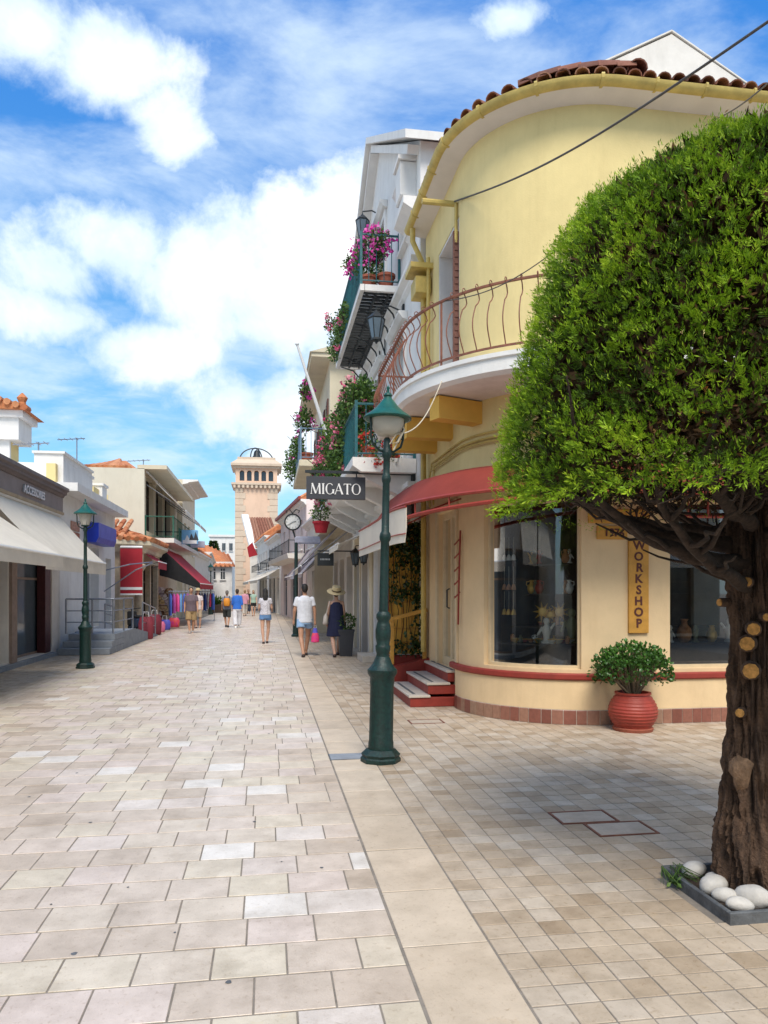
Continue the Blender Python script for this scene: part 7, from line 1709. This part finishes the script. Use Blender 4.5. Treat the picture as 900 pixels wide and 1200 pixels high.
p = at(291,719); person('person dressed in black standing by the far shop fronts', (p.x,p.y,0), PI, 1.70, dict(skin=0, stride=.08, hair=('black','short'), top=dict(m=cloth('black', (.012,.012,.014)), hem=.82, sleeve=.7), bottom=dict(m=cloth('dark_blue', (.03,.04,.07)), len=1.8), shoes=M_rubber, vox=.016))

# ================================================================== GOODS OUTSIDE THE LEFT SHOPS
# hat stand
hx = at(190,733); HS = thing('hat_stand', 'tall wire stand outside the tiled corner shop, hung with hats', 'stand', (hx.x-.1,hx.y,0)); q = MB(); q.tube([(0,0,0),(0,0,1.75)], .03, 8); q.lathe([(.3,0),(.3,.03),(.04,.05)], (0,0,0), 12); q.build('pole', M_steel, HS)
for k in range(12):
    q = MB(); a_ = k*1.9; z_ = .55+.1*k; q.tube([(0,0,z_),(math.cos(a_)*.35,math.sin(a_)*.35,z_+.05)], .008, 4); q.build('hook', M_steel, HS)
HC = [('straw yellow',straw),('white',W_),('beige',cloth('beige', (.50,.40,.28))),('lilac grey',cloth('lilac',(.42,.38,.46))),('brown',cloth('hatbrown',(.20,.12,.07)))]
hats = []
for k in range(30):
    c_, m = HC[(k*3) % 5]; row = k//6; col = k % 6
    hats.append((k, c_, m, row, col))
for k, c_, m, row, col in hats:
    x_ = HS.location.x - .42 + col*.19 + random.uniform(-.05,.05); y_ = HS.location.y - .38 + random.uniform(-.1,.1); z_ = .55 + row*.27 + random.uniform(-.05,.05)
    t = thing('sun_hat', f'{c_} sun hat in the {["lowest","second","middle","fourth","top"][row]} row of the stand, {["first","second","third","fourth","fifth","last"][col]} from the corner column', 'hat', (x_,y_,z_), 0, 'sun hats on the stand'); t.rotation_euler = (1.0+random.uniform(-.3,.3), random.uniform(-.3,.3), random.uniform(-.5,.5))
    q = MB(); q.lathe([(.08,.012),(.17,.0),(.175,.004),(.095,.022),(.09,.09),(.05,.11),(.005,.11)], (0,0,0), 14); q.build('crown_and_brim', m, t, smooth=50); q = MB(); q.lathe([(.094,.024),(.098,.024),(.094,.045),(.091,.045)], (0,0,0), 14); q.build('band', M_darkwood, t)
# bags and toys on the ground below
for k,(px,py,col,nm) in enumerate(((186,741,(.75,.18,.32),'pink'),(193,738,(.12,.35,.65),'blue'),(204,735,(.80,.22,.05),'orange'),(181,744,(.20,.02,.04),'dark red'),(171,749,(.25,.03,.05),'maroon'))):
    p = at(px,py); t = thing('beach_bag', f'{nm} beach bag standing on the paving below the hat stand', 'bag', (p.x,p.y,0), random.uniform(-.4,.4), 'beach bags outside the corner shop'); h_ = .42 if k < 3 else .75
    q = MB(); q.loft([(0,0,0,.2,.12),(.04,0,0,.24,.15),(h_*.7,0,0,.26,.16),(h_,0,0,.20,.10)]); q.build('bag_body', mat('bag_'+nm.replace(' ','_'), col, .6), t, smooth=50); q = MB(); q.tube([(-.1,0,h_-.02),(-.08,0,h_+.16),(.08,0,h_+.16),(.1,0,h_-.02)], .012, 5); q.build('handle', M_whitepaint, t)
# clothes rack with beachwear
for (px,py,cols,nm) in ((212,737,((.10,.20,.75),(.55,.10,.40),(.80,.10,.35),(.20,.45,.75)),'inflatables and pink bags'),(240,728,((.72,.06,.12),(.06,.16,.62),(.60,.66,.80),(.10,.22,.70),(.70,.70,.75)),'red, blue and white beachwear')):
    p = at(px,py); t = thing('clothes_rack', f'chrome clothes rack hung with {nm}', 'clothes rack', (p.x,p.y,0), .2)
    q = MB()
    for sg in (-1,1): q.tube([(sg*.5,0,.05),(sg*.5,0,1.6)], .018, 6); q.tube([(sg*.5,-.25,.05),(sg*.5,.25,.05)], .018, 6)
    q.tube([(-.5,0,1.6),(.5,0,1.6)], .018, 6); q.build('frame', M_steel, t)
    for k in range(7):
        col = cols[k % len(cols)]; x_ = -.42+k*.14; g_ = thing('hanging_garment', f'{["first","second","third","fourth","fifth","sixth","last"][k]} garment along the rack hung with {nm}', 'garment', (p.x+x_,p.y+x_*.2,0), .2+random.uniform(-.3,.3), 'beachwear on racks')
        q = MB(); q.loft([(.55+random.uniform(0,.25),0,0,.05,.24),(1.0,0,0,.06,.25),(1.4,0,0,.05,.22),(1.5,0,0,.03,.10)]); q.build('cloth', mat(f'wear_{nm[:3]}_{k%len(cols)}', col, .8), g_, smooth=50); q = MB(); q.tube([(0,-.2,1.44),(0,0,1.55),(0,.2,1.44)], .008, 4); q.tube([(0,0,1.55),(0,0,1.62)], .006, 4); q.build('hanger', M_steel, g_)
# ================================================================== CABLES
def cable(label, pts, r, m, sag=0.):
    a, b = Vector(pts[0]), Vector(pts[-1]); P_ = []
    for i in range(25):
        f = i/24
        if len(pts) == 2: p = a.lerp(b,f)
        else: j = min(int(f*(len(pts)-1)), len(pts)-2); p = Vector(pts[j]).lerp(Vector(pts[j+1]), f*(len(pts)-1)-j)
        p.z -= sag*math.sin(PI*f); P_.append(p)
    q = MB(); q.tube(P_, r, 6); return q.build('overhead_cable', m, label=label, cat='cable', smooth=60)
pw = P1.P(2.13,.05,6.97)
cable('thick grey overhead cable running from the yellow eaves bracket past the tree', [pw, yp(905,22,4.6)], .011, M_cable, .16)
cable('thin grey cable reaching the yellow upper wall above the tree crown', [yp(838,140,8.47), yp(930,70,4.6)], .007, M_cable, .05)
cable('thin pale wire sagging from the rust red railing toward the tree crown', [P1.P(2.9,.8,5.13), yp(690,262,7.0)], .006, M_cable, .18)
lt = Vector(LP.location) + Vector((.14,0,3.08)); cable('pale wire hanging from the lamp head up to the curved balcony', [lt, P1.P(3.0,.86,4.12)], .007, M_cablew, .18)

# ================================================================== HOUSE ACROSS THE SQUARE (seen in the shop glass)
SH = thing('south_house', 'stone coloured house with a wide white awning across the square, mirrored in the shop windows', 'building', (0,0,0))
PS = Path([(16,-7.5),(-3.0,-7.5)], 1); os_ = [(1+k*3.2,3.4+k*3.2,.1,2.7) for k in range(5)] + [(1.4+k*3.2,2.6+k*3.2,4.2,5.9) for k in range(5)]
mb = MB(); PS.wall(mb, 0, PS.L, 0, 7.0, os_, .3); mb.build('front_wall', M_creamtall, SH); shell(PS, 0, PS.L, 0, 7.0, 6, M_creamtall, SH)
for o in os_: rect_window(SH, PS, *o, .25, M_darkwood, M_darkglass, name='window' if o[2] > 1 else 'shop_door', sill=o[2] > 1)
cornice(PS, SH, 0, PS.L, 6.7, .4, .3, M_white)
awning('white_awning', 'wide white awning across the square, mirrored in the shop windows', PS, .5, 18, 3.9, 2.6, 2.6, M_creamcanvas, .25)
